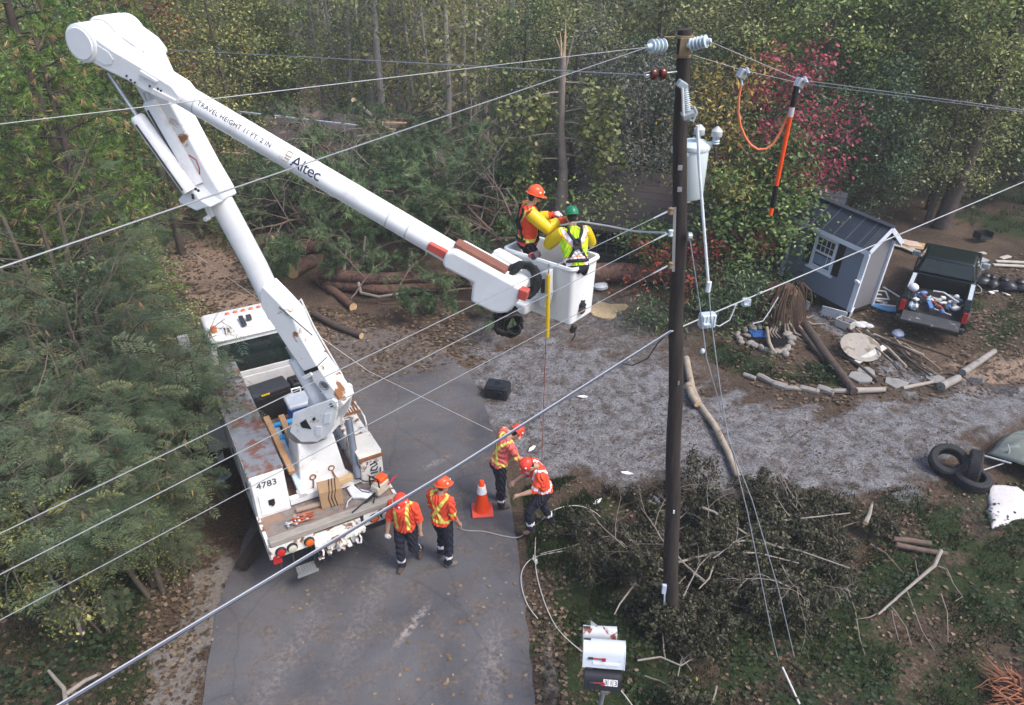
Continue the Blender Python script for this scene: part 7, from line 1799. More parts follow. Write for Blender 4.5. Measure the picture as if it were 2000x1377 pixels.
def arr(t): return np.array([list(p) for p in t])
def broadleaf(name, label, cat, loc, h, leafm, barkm=TBARK, seed=0, nl=6000, size=(.1, .2), trunk_r=.1, low=.15, spread=1.7, lev=2, kids=5, rise=.05, clump=.28, asp=.55, droop=.2, group=None, bias=0.0, up=.6, lean=(0, 0)):
    rg = random.Random(seed); t = thing(name, label, cat, loc, 0, group); m = MB(); tips = []
    tp = [Vector((lean[0] * (k / 8) ** 1.3 + .12 * math.sin(k * 1.3 + seed), lean[1] * (k / 8) ** 1.3 + .12 * math.cos(k * .9 + seed * 2), h * k / 8)) for k in range(9)]; tp[0] = Vector((0, 0, -.15))
    m.tube(tp, [trunk_r * (1.25 if k == 0 else 1) * (1 - .8 * k / 8) for k in range(9)], 8)
    nb = int(9 + h * 1.6)
    for j in range(nb):
        f = low + (1 - low) * (j + rg.random()) / nb; i = min(7, int(f * 8)); q = tp[i].lerp(tp[i + 1], f * 8 - i); a = j * 2.4 + rg.uniform(-.4, .4)
        L = spread * (1.0 - .55 * abs(f - .45)) * rg.uniform(.7, 1.2)
        grow(m, q, (math.cos(a), math.sin(a), rg.uniform(.0, .7)), L, trunk_r * .35 * (1.1 - .7 * f), lev - 1, rg, tips, kids, .75, droop, 4, .3, 5, rise)
    m.build('trunk', barkm, t, smooth=True)
    T = arr([x[0] for x in tips]); n = len(T); idx = vr.integers(0, n, nl); cl = vr.normal(0, 1, n)
    P = T[idx] + vr.normal(0, clump, (nl, 3)) * np.array([1, 1, .7]); P[:, 2] = np.maximum(P[:, 2], .05)
    sz = vr.uniform(size[0], size[1], nl); V = kite(P, sz, up, asp, droop)
    rnd_ = np.clip(.42 + bias + .2 * cl[idx] + vr.normal(0, .18, nl), 0, 1)
    quads_mesh('crown', V, leafm, rnd_, parent=t)
    return t
def place_many(protos, spots, labels, group, rs):
    used = set()
    for (k, x, y, z, s) in spots:
        p = protos[k % len(protos)]
        if id(p) not in used: used.add(id(p)); o = p
        else: o = dup(p)
        o.location = (x, y, z); o.rotation_euler = (0, 0, rs.uniform(0, 6.28)); o.scale = (s, s, s * rs.uniform(.9, 1.15))
        o['group'] = group
        o['label'] = labels if isinstance(labels, str) else labels[k % len(labels)]
gz = lambda y: max(0, (y - 45) * .03)

# ---- forest behind: slender trees and leafy understory
def slender(seed, h, r, leafm):
    rg = random.Random(seed); t = thing('forest_tree', 'x', 'tree', (0, 0, 0)); m = MB(); tips = []
    tp = [Vector((.25 * math.sin(k * .5 + seed) * k / 10 + .03 * rg.uniform(-1, 1), .25 * math.cos(k * .45 + seed * 3) * k / 10, h * k / 12)) for k in range(13)]; tp[0].z = -.3
    m.tube(tp, [r * (1.35 if k == 0 else 1) * (1 - .72 * k / 12) for k in range(13)], 8)
    low = []
    for j in range(26):
        f = .12 + .86 * (j + rg.random()) / 26; i = min(11, int(f * 12)); q = tp[i].lerp(tp[i + 1], f * 12 - i); a = j * 2.4 + rg.uniform(-.5, .5)
        L = (rg.uniform(.4, 1.1) if f < .5 else rg.uniform(1.2, 2.2)); grow(m, q, (math.cos(a), math.sin(a), rg.uniform(-.1, .8)), L, r * .2, 1, rg, tips, 3, .7, .15, 4, .3, 4)
    m.build('trunk', GBARK, t, smooth=True)
    T = arr([x[0] for x in tips]); n = len(T); w_ = np.where(T[:, 2] < h * .5, .5, .3); w_ /= w_.sum(); nl = 1500; idx = vr.choice(n, nl, p=w_)
    P = T[idx] + vr.normal(0, .3, (nl, 3)); V = kite(P, vr.uniform(.12, .24, nl), .5, .6, .2)
    quads_mesh('crown', V, leafm, np.clip(.5 + vr.normal(0, .25, nl), 0, 1), parent=t); return t
rs = random.Random(77)
sl = [slender(1, 15, .16, LM['under']), slender(2, 13, .12, LM['olive']), slender(3, 16, .2, LM['under']), slender(4, 12, .1, LM['yellow'])]
spots = []
for (px, py, s) in ((545, 232, 1), (575, 225, .8), (700, 250, .7), (735, 255, .8), (755, 262, 1.1), (785, 252, 1), (810, 250, .75), (845, 262, .7), (880, 285, 1.2), (912, 262, .9), (950, 230, 1.2), (968, 228, .9), (1005, 225, .6), (1212, 215, 1.2), (640, 235, .7), (668, 240, .6), (865, 235, .6), (1035, 230, .7), (930, 245, .65), (825, 240, .6)):
    p = G(px, py + 36 + rs.uniform(-6, 6)); spots.append((rs.randrange(3), p.x, p.y, gz(p.y), s))
for k in range(70):
    y = rs.uniform(38, 68); x = rs.uniform(-1.0, .55) * y * .75; spots.append((rs.randrange(4), x, y, gz(y), rs.uniform(.6, 1.2)))
place_many(sl, spots, 'slender grey trunked tree standing in the dark woods behind the storm debris', 'slender forest trees', rs)
us = [broadleaf('understory_tree', 'x', 'tree', (0, 0, 0), 6.5, LM['under'], GBARK, 11, 4200, (.1, .2), .07, .1, 1.7),
      broadleaf('understory_tree', 'x', 'tree', (0, 0, 0), 5.0, LM['olive'], TBARK, 12, 3800, (.1, .2), .06, .08, 1.6),
      broadleaf('understory_tree', 'x', 'tree', (0, 0, 0), 7.0, LM['dark'], TBARK, 13, 4200, (.11, .22), .08, .1, 1.8),
      broadleaf('understory_tree', 'x', 'tree', (0, 0, 0), 4.0, LM['under'], TBARK, 14, 3200, (.1, .18), .05, .05, 1.5)]
spots = []
for k in range(90):
    y = rs.uniform(36, 66); x = rs.uniform(-.9, .62) * y * .75; s = rs.uniform(.7, 1.15)
    if -10.5 < x < 2 and y < 47: y = rs.uniform(40, 60); s *= .6
    spots.append((rs.choice([0, 1, 0, 2, 3]), x, y, gz(y), s))
place_many(us, spots, 'leafy understory tree in the woods behind the storm debris', 'understory trees', rs)

# ---- tall green wall on the right
gt = [broadleaf('green_tree', 'x', 'tree', (0, 0, 0), 10, LM['green'], TBARK, 31, 9000, (.1, .2), .16, .12, 2.6, clump=.36),
      broadleaf('green_tree', 'x', 'tree', (0, 0, 0), 9, LM['olive'], TBARK, 32, 8000, (.1, .2), .14, .1, 2.4, clump=.36),
      broadleaf('green_tree', 'x', 'tree', (0, 0, 0), 8, LM['maple'], TBARK, 33, 7500, (.1, .19), .13, .1, 2.3, clump=.34),
      broadleaf('green_tree', 'x', 'tree', (0, 0, 0), 6.5, LM['dark'], TBARK, 34, 6000, (.1, .19), .1, .05, 2.0, clump=.34)]
spots = []
for (x, y, k, s) in ((8.5, 29, 1, .9), (11, 27.5, 0, 1), (13.5, 28.5, 2, 1.1), (16, 27, 1, 1.0), (18.5, 29, 0, 1.15), (21.5, 30.5, 2, 1.1), (24.5, 31, 0, 1.0), (27, 33, 1, 1.1), (12.5, 24.8, 3, .75), (10.2, 25, 3, .8), (15, 25.2, 1, .7), (14, 32, 0, 1.2), (18, 33, 2, 1.2), (22, 35, 1, 1.2), (27, 38, 0, 1.2), (10, 33, 2, 1), (6, 32, 1, 1), (7, 28, 3, .9), (31, 36, 2, 1.2), (25, 29.0, 3, .8), (20, 27.5, 3, .8), (4.5, 28.5, 3, .8), (2.5, 31, 1, .9), (0.5, 33.5, 2, .8)):
    spots.append((k, x, y, 0, s))
for k in range(24):
    y = rs.uniform(36, 56); x = rs.uniform(.22, .85) * y; spots.append((rs.randrange(4), x, y, gz(y), rs.uniform(.9, 1.3)))
place_many(gt, spots, ['tall bright green leafy tree in the woods behind the shed and pickup', 'tall olive green tree in the woods behind the shed and pickup', 'fresh green maple like tree in the woods behind the shed and pickup', 'dark green bushy tree in the woods behind the shed and pickup'], 'green trees behind the shed', rs)
m = MB(); a = G(1835, 445); m.tube([(0, 0, -.2), (.25, .1, 2), (.55, .2, 4.5), (.7, .3, 8)], [.3, .26, .22, .15], 10); o = thing('leaning_tree', 'thick dark trunked tree leaning right behind the pickup', 'tree', a); m.build('trunk', BARKD, o, smooth=True)
T = vr.normal(0, 1, (3500, 3)) * np.array([1.8, 1.4, 1.2]) + np.array([.7, .3, 7]); quads_mesh('crown', kite(T, vr.uniform(.1, .2, 3500), .5), LM['green'], np.clip(vr.normal(.45, .22, 3500), 0, 1), parent=o)

# ---- single trees seen against the woods
def at_px(px, py, Y):
    p = AT(px, py, Y); return p
broadleaf('yellow_tree', 'golden yellow green tree just right of the pole transformer', 'tree', (at_px(1400, 300, 20).x, 20, 0), 6.6, LM['yellow'], TBARK, 41, 1900, (.1, .2), .09, .42, 1.05, asp=.35, droop=.9, bias=.0)
broadleaf('red_tree', 'crimson leaved tree behind the orange hot stick', 'tree', (at_px(1512, 250, 21).x, 21, 0), 6.3, LM['red'], TBARK, 42, 1500, (.1, .18), .08, .45, 1.5, clump=.17)
broadleaf('red_tree', 'smaller crimson tree low behind the green maple', 'tree', (at_px(1600, 290, 22).x, 22, 0), 4.6, LM['red'], TBARK, 43, 900, (.1, .17), .06, .5, 1.2, clump=.2)
broadleaf('green_maple', 'green maple tree standing between the pole and the shed', 'tree', (at_px(1440, 480, 19.6).x, 19.6, 0), 3.3, LM['maple'], TBARK, 44, 4200, (.1, .19), .07, .12, 1.75, bias=.08)
broadleaf('green_maple', 'rounded green maple crown just under the red tree', 'tree', (at_px(1490, 350, 20.4).x, 20.4, 0), 4.2, LM['maple'], TBARK, 45, 3600, (.1, .19), .07, .35, 1.5)
broadleaf('green_maple', 'green maple branches overhanging the left end of the shed', 'tree', (at_px(1522, 470, 20.2).x, 20.6, 0), 2.9, LM['maple'], TBARK, 46, 2600, (.1, .18), .06, .25, 1.2, bias=.05)
broadleaf('red_shrub', 'scarlet leaved shrub beside the pole in front of the big log', 'shrub', (at_px(1292, 540, 18.3).x, 18.3, 0), 1.75, LM['scarlet'], TBARK, 47, 620, (.09, .15), .03, .2, 1.0, clump=.16)
broadleaf('red_shrub', 'scarlet leaved shrub right behind the pole', 'shrub', (at_px(1375, 520, 18.6).x, 18.6, 0), 1.9, LM['scarlet'], TBARK, 48, 420, (.08, .14), .03, .3, .8, clump=.16)
broadleaf('red_shrub', 'scarlet twig cluster among the green maple leaves', 'shrub', (at_px(1470, 480, 18.9).x, 18.9, 0), 2.2, LM['scarlet'], TBARK, 49, 260, (.08, .14), .03, .75, .5, clump=.12)
broadleaf('dark_shrub', 'dark bluish shrub with drooping leaves between the pole and the root ball', 'shrub', (at_px(1410, 580, 17.6).x, 17.8, 0), 1.5, LM['dark'], TBARK, 50, 2600, (.1, .2), .03, .05, 1.1, asp=.25, droop=1.0, bias=.1)
broadleaf('dark_shrub', 'dark shrub at the left foot of the root ball', 'shrub', (at_px(1470, 575, 18.2).x, 18.4, 0), 1.3, LM['dark'], TBARK, 51, 2000, (.1, .2), .03, .05, 1.0, asp=.25, droop=1.0)
broadleaf('dark_shrub', 'low dark shrub left of the pole below the red shrub', 'shrub', (at_px(1280, 590, 17.6).x, 17.6, 0), .7, LM['dark'], TBARK, 52, 900, (.09, .18), .03, .05, .6, asp=.25, droop=.9)
broadleaf('vine_tree', 'tree smothered in dull grey green vines left of the pole top', 'tree', (at_px(1245, 330, 25).x, 25, 0), 5.2, LM['vine'], TBARK, 53, 8500, (.09, .18), .1, .02, 1.9, clump=.28, droop=.9, asp=.4)
broadleaf('vine_tree', 'second vine smothered tree behind the low brown roofed house', 'tree', (at_px(1190, 300, 27.5).x, 27.5, 0), 6.2, LM['vine'], TBARK, 54, 6500, (.09, .18), .1, .05, 2.0, clump=.3, droop=.9, asp=.4)
broadleaf('vine_tree', 'brown vine tangle with pale dead stems above the pole top', 'tree', (at_px(1350, 60, 33).x, 33, 0), 8.5, LM['olive'], TWIGP, 55, 6000, (.1, .18), .12, .1, 2.2, clump=.3)
broadleaf('leafy_bush', 'green leafy branch fallen over the brown roof', 'bush', (at_px(1170, 410, 22.6).x, 22.6, .6), 1.5, LM['green'], TBARK, 56, 650, (.1, .18), .04, .05, 1.1)
broadleaf('leafy_bush', 'green bush on the right end of the brown roof beside the pole', 'bush', (at_px(1275, 430, 20.6).x, 20.4, 0), 1.6, LM['maple'], TBARK, 57, 1300, (.09, .17), .04, .4, .8)
broadleaf('leafy_bush', 'green bush left of the worker in the orange hard hat', 'bush', (at_px(1000, 400, 24).x, 24, 0), 2.2, LM['green'], TBARK, 58, 2200, (.1, .18), .05, .05, 1.2)
# broken snag with pale leaf sprays
sn = at_px(1097, 330, 23.5); t = thing('broken_snag', 'tall broken tree snag with a splintered pale top above the bucket crew', 'tree', (sn.x, 23.5, 0))
def snl(px, py, dy=0): 
    q = AT(px, py, 23.5 + dy); return q - Vector((sn.x, 23.5, 0))
m = MB(); m.tube([snl(1088, 470), snl(1096, 400), snl(1100, 330), snl(1095, 250), snl(1098, 150), snl(1100, 110)], [.34, .24, .15, .12, .11, .09], 10); m.tube([snl(1103, 140), snl(1114, 95), snl(1124, 58)], [.05, .035, .012], 6)
m.tube([snl(1096, 395), snl(1070, 430), snl(1058, 470)], [.1, .07, .05], 6)
m.build('trunk', mat('snag_bark', (.2, .165, .14), .85, .35, 5, bump=.4, stain=(.36, .27, .18), stain_at=.6, stain_scale=2), t, smooth=True)
m = MB()
for (x0, y0, x1, y1, r) in ((1096, 115, 1094, 62, .05), (1101, 115, 1105, 36, .055), (1098, 112, 1085, 72, .03)): m.tube([snl(x0, y0), snl((x0 + x1) / 2 + 1, (y0 + y1) / 2), snl(x1, y1)], [r, r * .7, .008], 5)
m.tube([snl(1093, 300), snl(1100, 330), snl(1098, 350)], [.02, .07, .02], 5); m.build('splintered_top', mat('fresh_split_wood', (.45, .32, .2), .8, .25, 6), t)
m = MB(); tips = []; rg = random.Random(9)
for (px, py, dx) in ((1098, 200, -1), (1098, 220, 1), (1096, 260, -1), (1096, 270, 1), (1098, 180, -1), (1100, 300, 1), (1095, 310, -1), (1098, 160, 1), (1095, 240, 1)):
    grow(m, snl(px, py), (dx, rg.uniform(-.6, .3), rg.uniform(-.2, .3)), rg.uniform(1.1, 2.2), .03, 1, rg, tips, 4, .7, .35, 5, .3, 4)
m.build('branches', TWIG, t)
T = arr([x[0] for x in tips]); idx = vr.integers(0, len(T), 1500); P = T[idx] + vr.normal(0, .16, (1500, 3)); quads_mesh('leaves', kite(P, vr.uniform(.12, .24, 1500), .4, .75, .5), LM['lime'], np.clip(vr.normal(.45, .25, 1500), 0, 1), parent=t)
# tall trees closing the left edge
lt = [broadleaf('hedge_tree', 'x', 'tree', (0, 0, 0), 9, LM['under'], TBARK, 61, 7500, (.1, .19), .12, .06, 2.2, clump=.34), broadleaf('hedge_tree', 'x', 'tree', (0, 0, 0), 7, LM['green'], TBARK, 62, 6000, (.1, .18), .1, .05, 2.0, clump=.34), broadleaf('hedge_tree', 'x', 'tree', (0, 0, 0), 6, LM['dark'], TBARK, 63, 5000, (.1, .18), .08, .05, 1.9, clump=.34)]
spots = []
for (x, y, k, s) in ((-13, 27.5, 0, .85), (-16, 25, 1, .95), (-18.5, 28, 0, 1.0), (-15, 31, 2, 1), (-12.5, 33, 0, .9), (-20, 23, 2, 1), (-14.5, 22.5, 2, .8), (-22, 27, 1, 1.1), (-17.5, 33, 1, 1), (-10.5, 37, 1, .95), (-13.5, 38, 0, 1.1), (-20, 36, 2, 1.2), (-24, 33, 0, 1.2), (-8, 38.5, 2, .8), (-18, 20.5, 1, .8), (-21, 19, 0, .9), (-16, 18, 2, .7), (-28, 30, 1, 1.3), (-25, 40, 0, 1.3)): spots.append((k, x, y, 0, s))
place_many(lt, spots, ['tall brown green tree in the woods left of the dirt track', 'mid green tree in the woods left of the dirt track', 'dark bushy tree in the woods left of the dirt track'], 'trees left of the dirt track', rs)
broadleaf('orange_tree', 'small tree with orange autumn leaves at the top left', 'tree', (at_px(285, 40, 30).x, 30, 0), 7.4, leaf_mat('orange_leaf', [(0, (.1, .05, .025)), (.5, (.28, .11, .05)), (1, (.42, .2, .1))], .5, .3, .2), TBARK, 64, 2200, (.1, .18), .08, .5, 1.3)
# shrubs along the left of the track, with yellow leaves
ys = [broadleaf('track_shrub', 'x', 'shrub', (0, 0, 0), 2.2, LM['lime'], TBARK, 65, 2600, (.06, .13), .04, .05, 1.2, bias=-.2), broadleaf('track_shrub', 'x', 'shrub', (0, 0, 0), 2.0, LM['dark'], TBARK, 66, 2600, (.08, .15), .04, .05, 1.2)]
spots = [(k % 2, *G(px, py)[:2], 0, s) for k, (px, py, s) in enumerate(((260, 470, .9), (290, 430, .8), (230, 540, 1), (200, 480, 1), (350, 375, .9), (290, 375, 1), (455, 480, .5), (460, 440, .6), (450, 380, .9), (180, 620, .9), (180, 700, .9), (250, 590, .7), (150, 560, 1), (100, 650, 1), (60, 780, 1), (140, 860, .9), (250, 760, .8), (20, 920, 1), (120, 1010, .8), (10, 1080, .9), (60, 560, 1.1), (20, 690, 1.1)))]
place_many(ys, spots, ['yellow green shrub at the edge of the dirt track and verge', 'dark green shrub at the edge of the dirt track and verge'], 'shrubs along the track and verge', rs)

# ---- pines at the upper left
def pine(seed, h, dead=.12):
    rg = random.Random(seed); t = thing('pine_tree', 'x', 'pine tree', (0, 0, 0)); m = MB(); tips = []
    m.tube([(0, 0, -.2), (.05, 0, h * .3), (.0, .06, h * .65), (0, 0, h)], [.17, .14, .1, .02], 10)
    nb = 62
    for j in range(nb):
        f = .12 + .86 * j / nb; a = j * 2.4; L = (2.3 - 1.7 * f) * rg.uniform(.7, 1.15)
        grow(m, (0, 0, h * f), (math.cos(a), math.sin(a), rg.uniform(-.15, .35)), L, .03, 1, rg, tips, 5, .75, .1, 5, .3, 4, .05)
    m.build('trunk', BARKD, t, smooth=True)
    P = arr([x[0] for x in tips]); D = arr([x[1] for x in tips]); k = len(P); isd = vr.random(k) < dead
    V = needles(P[~isd], D[~isd], 13, .2, .011, .95, .1); quads_mesh('needles', V, LM['pine'], np.repeat(np.clip(vr.normal(.45, .2, (~isd).sum()), 0, 1), 13), parent=t)
    V = needles(P[isd], D[isd], 12, .22, .013, .7, 1.2); quads_mesh('dead_needles', V, LM['pinedead'], np.clip(vr.normal(.5, .25, len(V)), 0, 1), parent=t)
    return t
pn = [pine(1, 10, .1), pine(2, 8.5, .14)]
spots = [(0, -11.2, 18.0, 0, 1.0), (1, -9.8, 16.2, 0, .85), (0, -13.5, 16.0, 0, 1.05), (1, -12.3, 21.0, 0, 1.0), (0, -15.2, 19.5, 0, 1.1), (1, -10.9, 22.5, 0, .8), (1, -13.0, 13.2, 0, .9)]
place_many(pn, spots, 'bright green pine with hanging golden dead needles at the upper left', 'pines at the upper left', rs)

# ---- mimosa trees with feathery fronds over the verge
NLF = 6
def fronds(P, D, L):
    """bipinnate fronds: a rachis with feather pairs, drooping to the tip"""
    n = len(P); A = D + vr.normal(0, .45, (n, 3)); A[:, 2] = A[:, 2] * .4 - .05; A /= np.linalg.norm(A, axis=1)[:, None]
    S = np.cross(A, np.array([0, 0, 1.])); S /= np.linalg.norm(S, axis=1)[:, None] + 1e-9
    roll = vr.normal(0, .35, n)[:, None]; U = np.cross(S, A); S = S * np.cos(roll) + U * np.sin(roll); U = np.cross(S, A)
    L = vr.uniform(L[0], L[1], n)[:, None]; out = []; k = 12
    for i in range(k):
        f = (i + .6) / k; c = P + A * L * f - np.array([0, 0, 1.]) * L * .38 * f * f
        w_ = L * .42 * math.sin(math.pi * (.18 + .72 * f)) ; wd = L * .028
        for s in (-1, 1):
            d = S * s * .88 + A * .42 + vr.normal(0, .1, (n, 3)); d /= np.linalg.norm(d, axis=1)[:, None]; wj = w_ * vr.uniform(.7, 1.12, n)[:, None]; wj[vr.random(n) < .06] *= .2
            for q in range(NLF):
                g = (q + .7) / NLF; b0 = c + d * wj * g - np.array([0, 0, 1.]) * wj * .28 * g * g; ll = L * .062 * math.sin(math.pi * (.22 + .68 * g))
                for t2 in (-1, 1):
                    e = A * t2 * .85 + d * .5 + U * .12; V = np.zeros((n, 3, 3)); V[:, 0] = b0 - d * ll * .22; V[:, 1] = b0 + e * ll; V[:, 2] = b0 + d * ll * .22; out.append(V)
    return np.concatenate(out, 0), k * 4 * NLF
def mimosa(seed, h, rad, nf):
    rg = random.Random(seed); t = thing('mimosa_tree', 'x', 'mimosa tree', (0, 0, 0)); m = MB(); tips = []
    for s in range(3):
        a = s * 2.1 + rg.uniform(-.4, .4); b = Vector((.12 * math.cos(a), .12 * math.sin(a), -.1)); top = Vector((rad * .25 * math.cos(a), rad * .25 * math.sin(a), h * .72))
        mid = b.lerp(top, .5) + Vector((rg.uniform(-.15, .15), rg.uniform(-.15, .15), 0)); m.tube([b, mid, top], [.05, .042, .032], 7)
        for j in range(5):
            q = mid.lerp(top, (j + 1) / 5); aa = a + rg.uniform(-1.5, 1.5); grow(m, q, (math.cos(aa), math.sin(aa), rg.uniform(.15, .7)), rad * rg.uniform(.45, .8), .014, 1, rg, tips, 4, .7, .3, 6, .3, 5, .05)
    m.build('trunk', mat('mimosa_bark', (.1, .08, .062), .85, .3, 6), t, smooth=True)
    tp = [x for x in tips]; P = arr([x[0] for x in tp]); D = arr([x[1] for x in tp]); idx = vr.integers(0, len(P), nf)
    ang = vr.uniform(0, 6.28, nf); D2 = D[idx] * .6 + np.stack([np.cos(ang), np.sin(ang), np.zeros(nf)], 1)
    V, k = fronds(P[idx] + vr.normal(0, .05, (nf, 3)), D2, (.26, .48)); r0 = np.clip(vr.normal(.45, .24, nf), 0, .93); r0[vr.random(nf) < .014] = .99
    quads_mesh('fronds', V, LM['mimosa'], np.clip(np.tile(r0, k) + vr.normal(0, .05, nf * k), 0, 1), parent=t)
    nb_ = 16; idx = vr.integers(0, len(P), nb_)
    V = needles(P[idx], np.tile([0, 0, -1.], (nb_, 1)), 9, .15, .014, .5, .6); quads_mesh('seed_pods', V, LM['pinedead'], np.clip(vr.normal(.4, .25, len(V)), 0, 1), parent=t)['kind'] = 'stuff'
    return t
mm_ = [mimosa(1, 3.4, 1.7, 230), mimosa(2, 3.0, 1.4, 190), mimosa(3, 4.2, 1.9, 270)]
spots = []
for (px, py, d, k) in ((70, 560, 12.5, 2), (120, 600, 13.0, 0), (130, 700, 11.3, 2), (200, 690, 12.3, 0), (150, 830, 10.8, 0), (268, 850, 11.5, 1), (-10, 850, 10, 2), (20, 920, 9.9, 0), (225, 930, 10.8, 1), (-40, 720, 10.6, 2), (300, 700, 13.4, 1), (90, 480, 14.5, 2), (60, 400, 14.5, 2), (165, 640, 12.2, 1), (325, 692, 12.8, 1)):
    c = AD(px, py, d); hk = (3.4, 3.0, 4.2)[k] * .86; s = max(.6, min(1.35, c.z / hk)); spots.append((k, c.x, c.y, 0 if c.z / hk >= .6 else 0, s))
place_many(mm_, spots, 'feathery blue green mimosa tree spreading over the left verge', 'mimosa trees on the left verge', rs)
for k, (px, py, d, s) in enumerate(((40, 640, 11.6, .5), (190, 790, 11.6, .42), (50, 1000, 10, .4), (330, 560, 15.5, .4), (250, 410, 17, .5), (140, 540, 14, .5), (250, 960, 11.2, .3), (370, 640, 14.5, .3))):
    c = AD(px, py, d); dup(us[(1, 2, 0, 1)[k % 4]], (c.x, c.y, 0), (0, 0, k), s, 'small broad leaved tree growing among the left mimosas', 'broad leaved trees among the mimosas')
ms = dup(mm_[1], G(-60, 1290), (0, 0, 1), .3, 'low mimosa shoot with feathery leaves at the lower left corner', 'mimosa trees on the left verge'); ms2 = dup(mm_[0], G(210, 1240), (0, 0, 4), .36, 'small mimosa shoot in front of the bare dirt at the lower left', 'mimosa trees on the left verge'); ms3 = dup(mm_[1], G(368, 1120), (0, 0, 2), .4, 'mimosa shoot beside the truck rear corner timber', 'mimosa trees on the left verge')

# ---- fallen pines: boughs, trunks and bare branches
def bough(seed, L, bare=False, mt=None):
    rg = random.Random(seed); t = thing('bare_branch' if bare else 'pine_bough', 'x', 'branch' if bare else 'pine bough', (0, 0, 0)); m = MB(); tips = []
    grow(m, (0, 0, 0), (1, .1, .25), L, .045 if not bare else .024, 2, rg, tips, 5 if not bare else 4, .65, .25, 8, .25, 6, .06, .16)
    m.build('limb', mt or TWIGD, t, smooth=True)
    if not bare:
        tp = [x for x in tips if x[2] < 2 or rg.random() < .8]; P = arr([x[0] for x in tp]); D = arr([x[1] for x in tp])
        n = 15; V = needles(P, D, n, .23, .011, .8, .3); quads_mesh('needles', V, LM['pinefall'], np.clip(np.repeat(vr.normal(.5, .22, len(P)), n), 0, 1), parent=t)
    return t
pb_ = [bough(1, 2.6), bough(2, 3.2), bough(3, 2.2)]
def mound(x, y):
    u = (x + 3.4) / 6.4; v = (y - 26) / 7.5
    return max(0, 1 - u * u - v * v)
ax_ = 0; spots = []
while len(spots) < 185:
    px, py = rs.uniform(430, 1010), rs.uniform(255, 560)
    if py > 500 + .08 * (px - 430) + rs.uniform(-30, 20): continue
    if px < 540 and py > 420: continue
    if px < 900 and py > 488: continue
    p = G(px, py + 40, 0); zt = 2.2 * math.sqrt(mound(p.x, p.y)) * rs.uniform(.15, 1) + .12
    spots.append((p.x, p.y, zt))
spots += [(*G(x, y)[:2], .2 + .1 * k) for k, (x, y) in enumerate(((880, 640), (870, 610), (890, 585), (740, 622), (770, 615), (690, 628), (820, 600), (905, 570), (720, 606), (860, 655)))]
us_ = set()
for i, (x, y, z) in enumerate(spots):
    p = pb_[i % 3]; o = p if i < 3 else dup(p); o.location = (x, y, z); o.rotation_euler = (rs.uniform(-.6, .6), rs.uniform(-.5, .35), rs.uniform(0, 6.28)); sc_ = rs.uniform(.7, 1.15) * (.55 if i >= 185 else 1); o.scale = (sc_,) * 3
    tag(o, 'broken pine bough with dark needles in the fallen pine heap', 'pine bough', 'pine boughs in the fallen heap')
bb_ = [bough(11, 2.6, True, TWIG), bough(12, 3.2, True, TWIGD), bough(13, 2.0, True, TWIGP)]
for i in range(54):
    px, py = rs.uniform(470, 1010), rs.uniform(270, 510); p = G(px, py + 35); zt = 1.9 * math.sqrt(mound(p.x, p.y)) + rs.uniform(.1, .5)
    o = bb_[i % 3] if i < 3 else dup(bb_[i % 3]); o.location = (p.x, p.y, zt); o.rotation_euler = (rs.uniform(-.8, .8), rs.uniform(-.9, .2), rs.uniform(0, 6.28)); sc_ = rs.uniform(.7, 1.2); o.scale = (sc_,) * 3
    tag(o, 'bare dead branch sticking out of the fallen pine heap', 'branch', 'bare branches in the fallen heap')
for i in range(9):   # grey twig tangle in front of the bucket bracket
    p = AT(rs.uniform(840, 990), rs.uniform(395, 470), 22.5); o = dup(bb_[0]); o.location = p; o.rotation_euler = (rs.uniform(-1, 1), rs.uniform(-.6, .4), rs.uniform(0, 6.28)); o.scale = (.8,) * 3; tag(o, 'grey twig tangle at the right end of the pine heap', 'branch', 'grey twigs right of the pine heap')
def log3(name, pts, r, label, mt=BARKP, cat='log', grp=None, endm=CUT, n=14, r2=.85):
    m = MB(); P = [Vector(p) for p in pts]; o0 = P[0].copy(); out = []
    for i in range(len(P) - 1):
        for k in range(6): out.append(P[i].lerp(P[i + 1], k / 6) - o0 + Vector((rs.uniform(-1, 1), rs.uniform(-1, 1), rs.uniform(-1, 1))) * r * .05)
    out.append(P[-1] - o0); m.tube(out, list(np.linspace(r, r * r2, len(out))), n, cap_mi=1); o = m.build(name, [mt, endm], None, smooth=True); o.location = o0; return tag(o, label, cat, grp)
def gz_(x, y, z): return G(x, y, z)
log3('pine_log', [gz_(626, 533, .5), gz_(720, 545, .5), gz_(850, 540, .55), gz_(930, 530, .6)], .19, 'thick red barked pine log lying highest in front of the pine heap')
log3('pine_log', [gz_(640, 553, .2), gz_(740, 566, .25), gz_(880, 560, .25)], .17, 'second pine log lying under the thick red barked log')
log3('pine_log', [gz_(618, 545, .1), gz_(660, 575, .1), gz_(690, 600, .1)], .14, 'short red pine log at the left end of the stacked logs')
log3('pine_log', [gz_(503, 472, .25), gz_(545, 463, .25), gz_(640, 452, .3)], .24, 'cut pine log with pale end beside the dirt track, upper one')
log3('pine_log', [gz_(516, 500, .22), gz_(560, 489, .22), gz_(640, 478, .22)], .26, 'cut pine log with split bark under the upper track log')
log3('pine_log', [gz_(570, 530, .22), gz_(592, 518, .22), gz_(612, 508, .22)], .24, 'short stubby cut round by the dirt track')
log3('pine_log', [gz_(1130, 536, .4), gz_(1190, 531, .4), gz_(1300, 533, .4), gz_(1400, 540, .4)], .3, 'big dark trunk lying behind the bucket in front of the low house', BARKP)
log3('pine_log', [gz_(612, 612, .1), gz_(650, 634, .1), gz_(706, 656, .1)], .1, 'slim log with a fresh cut end pointing at the road', BARKD)
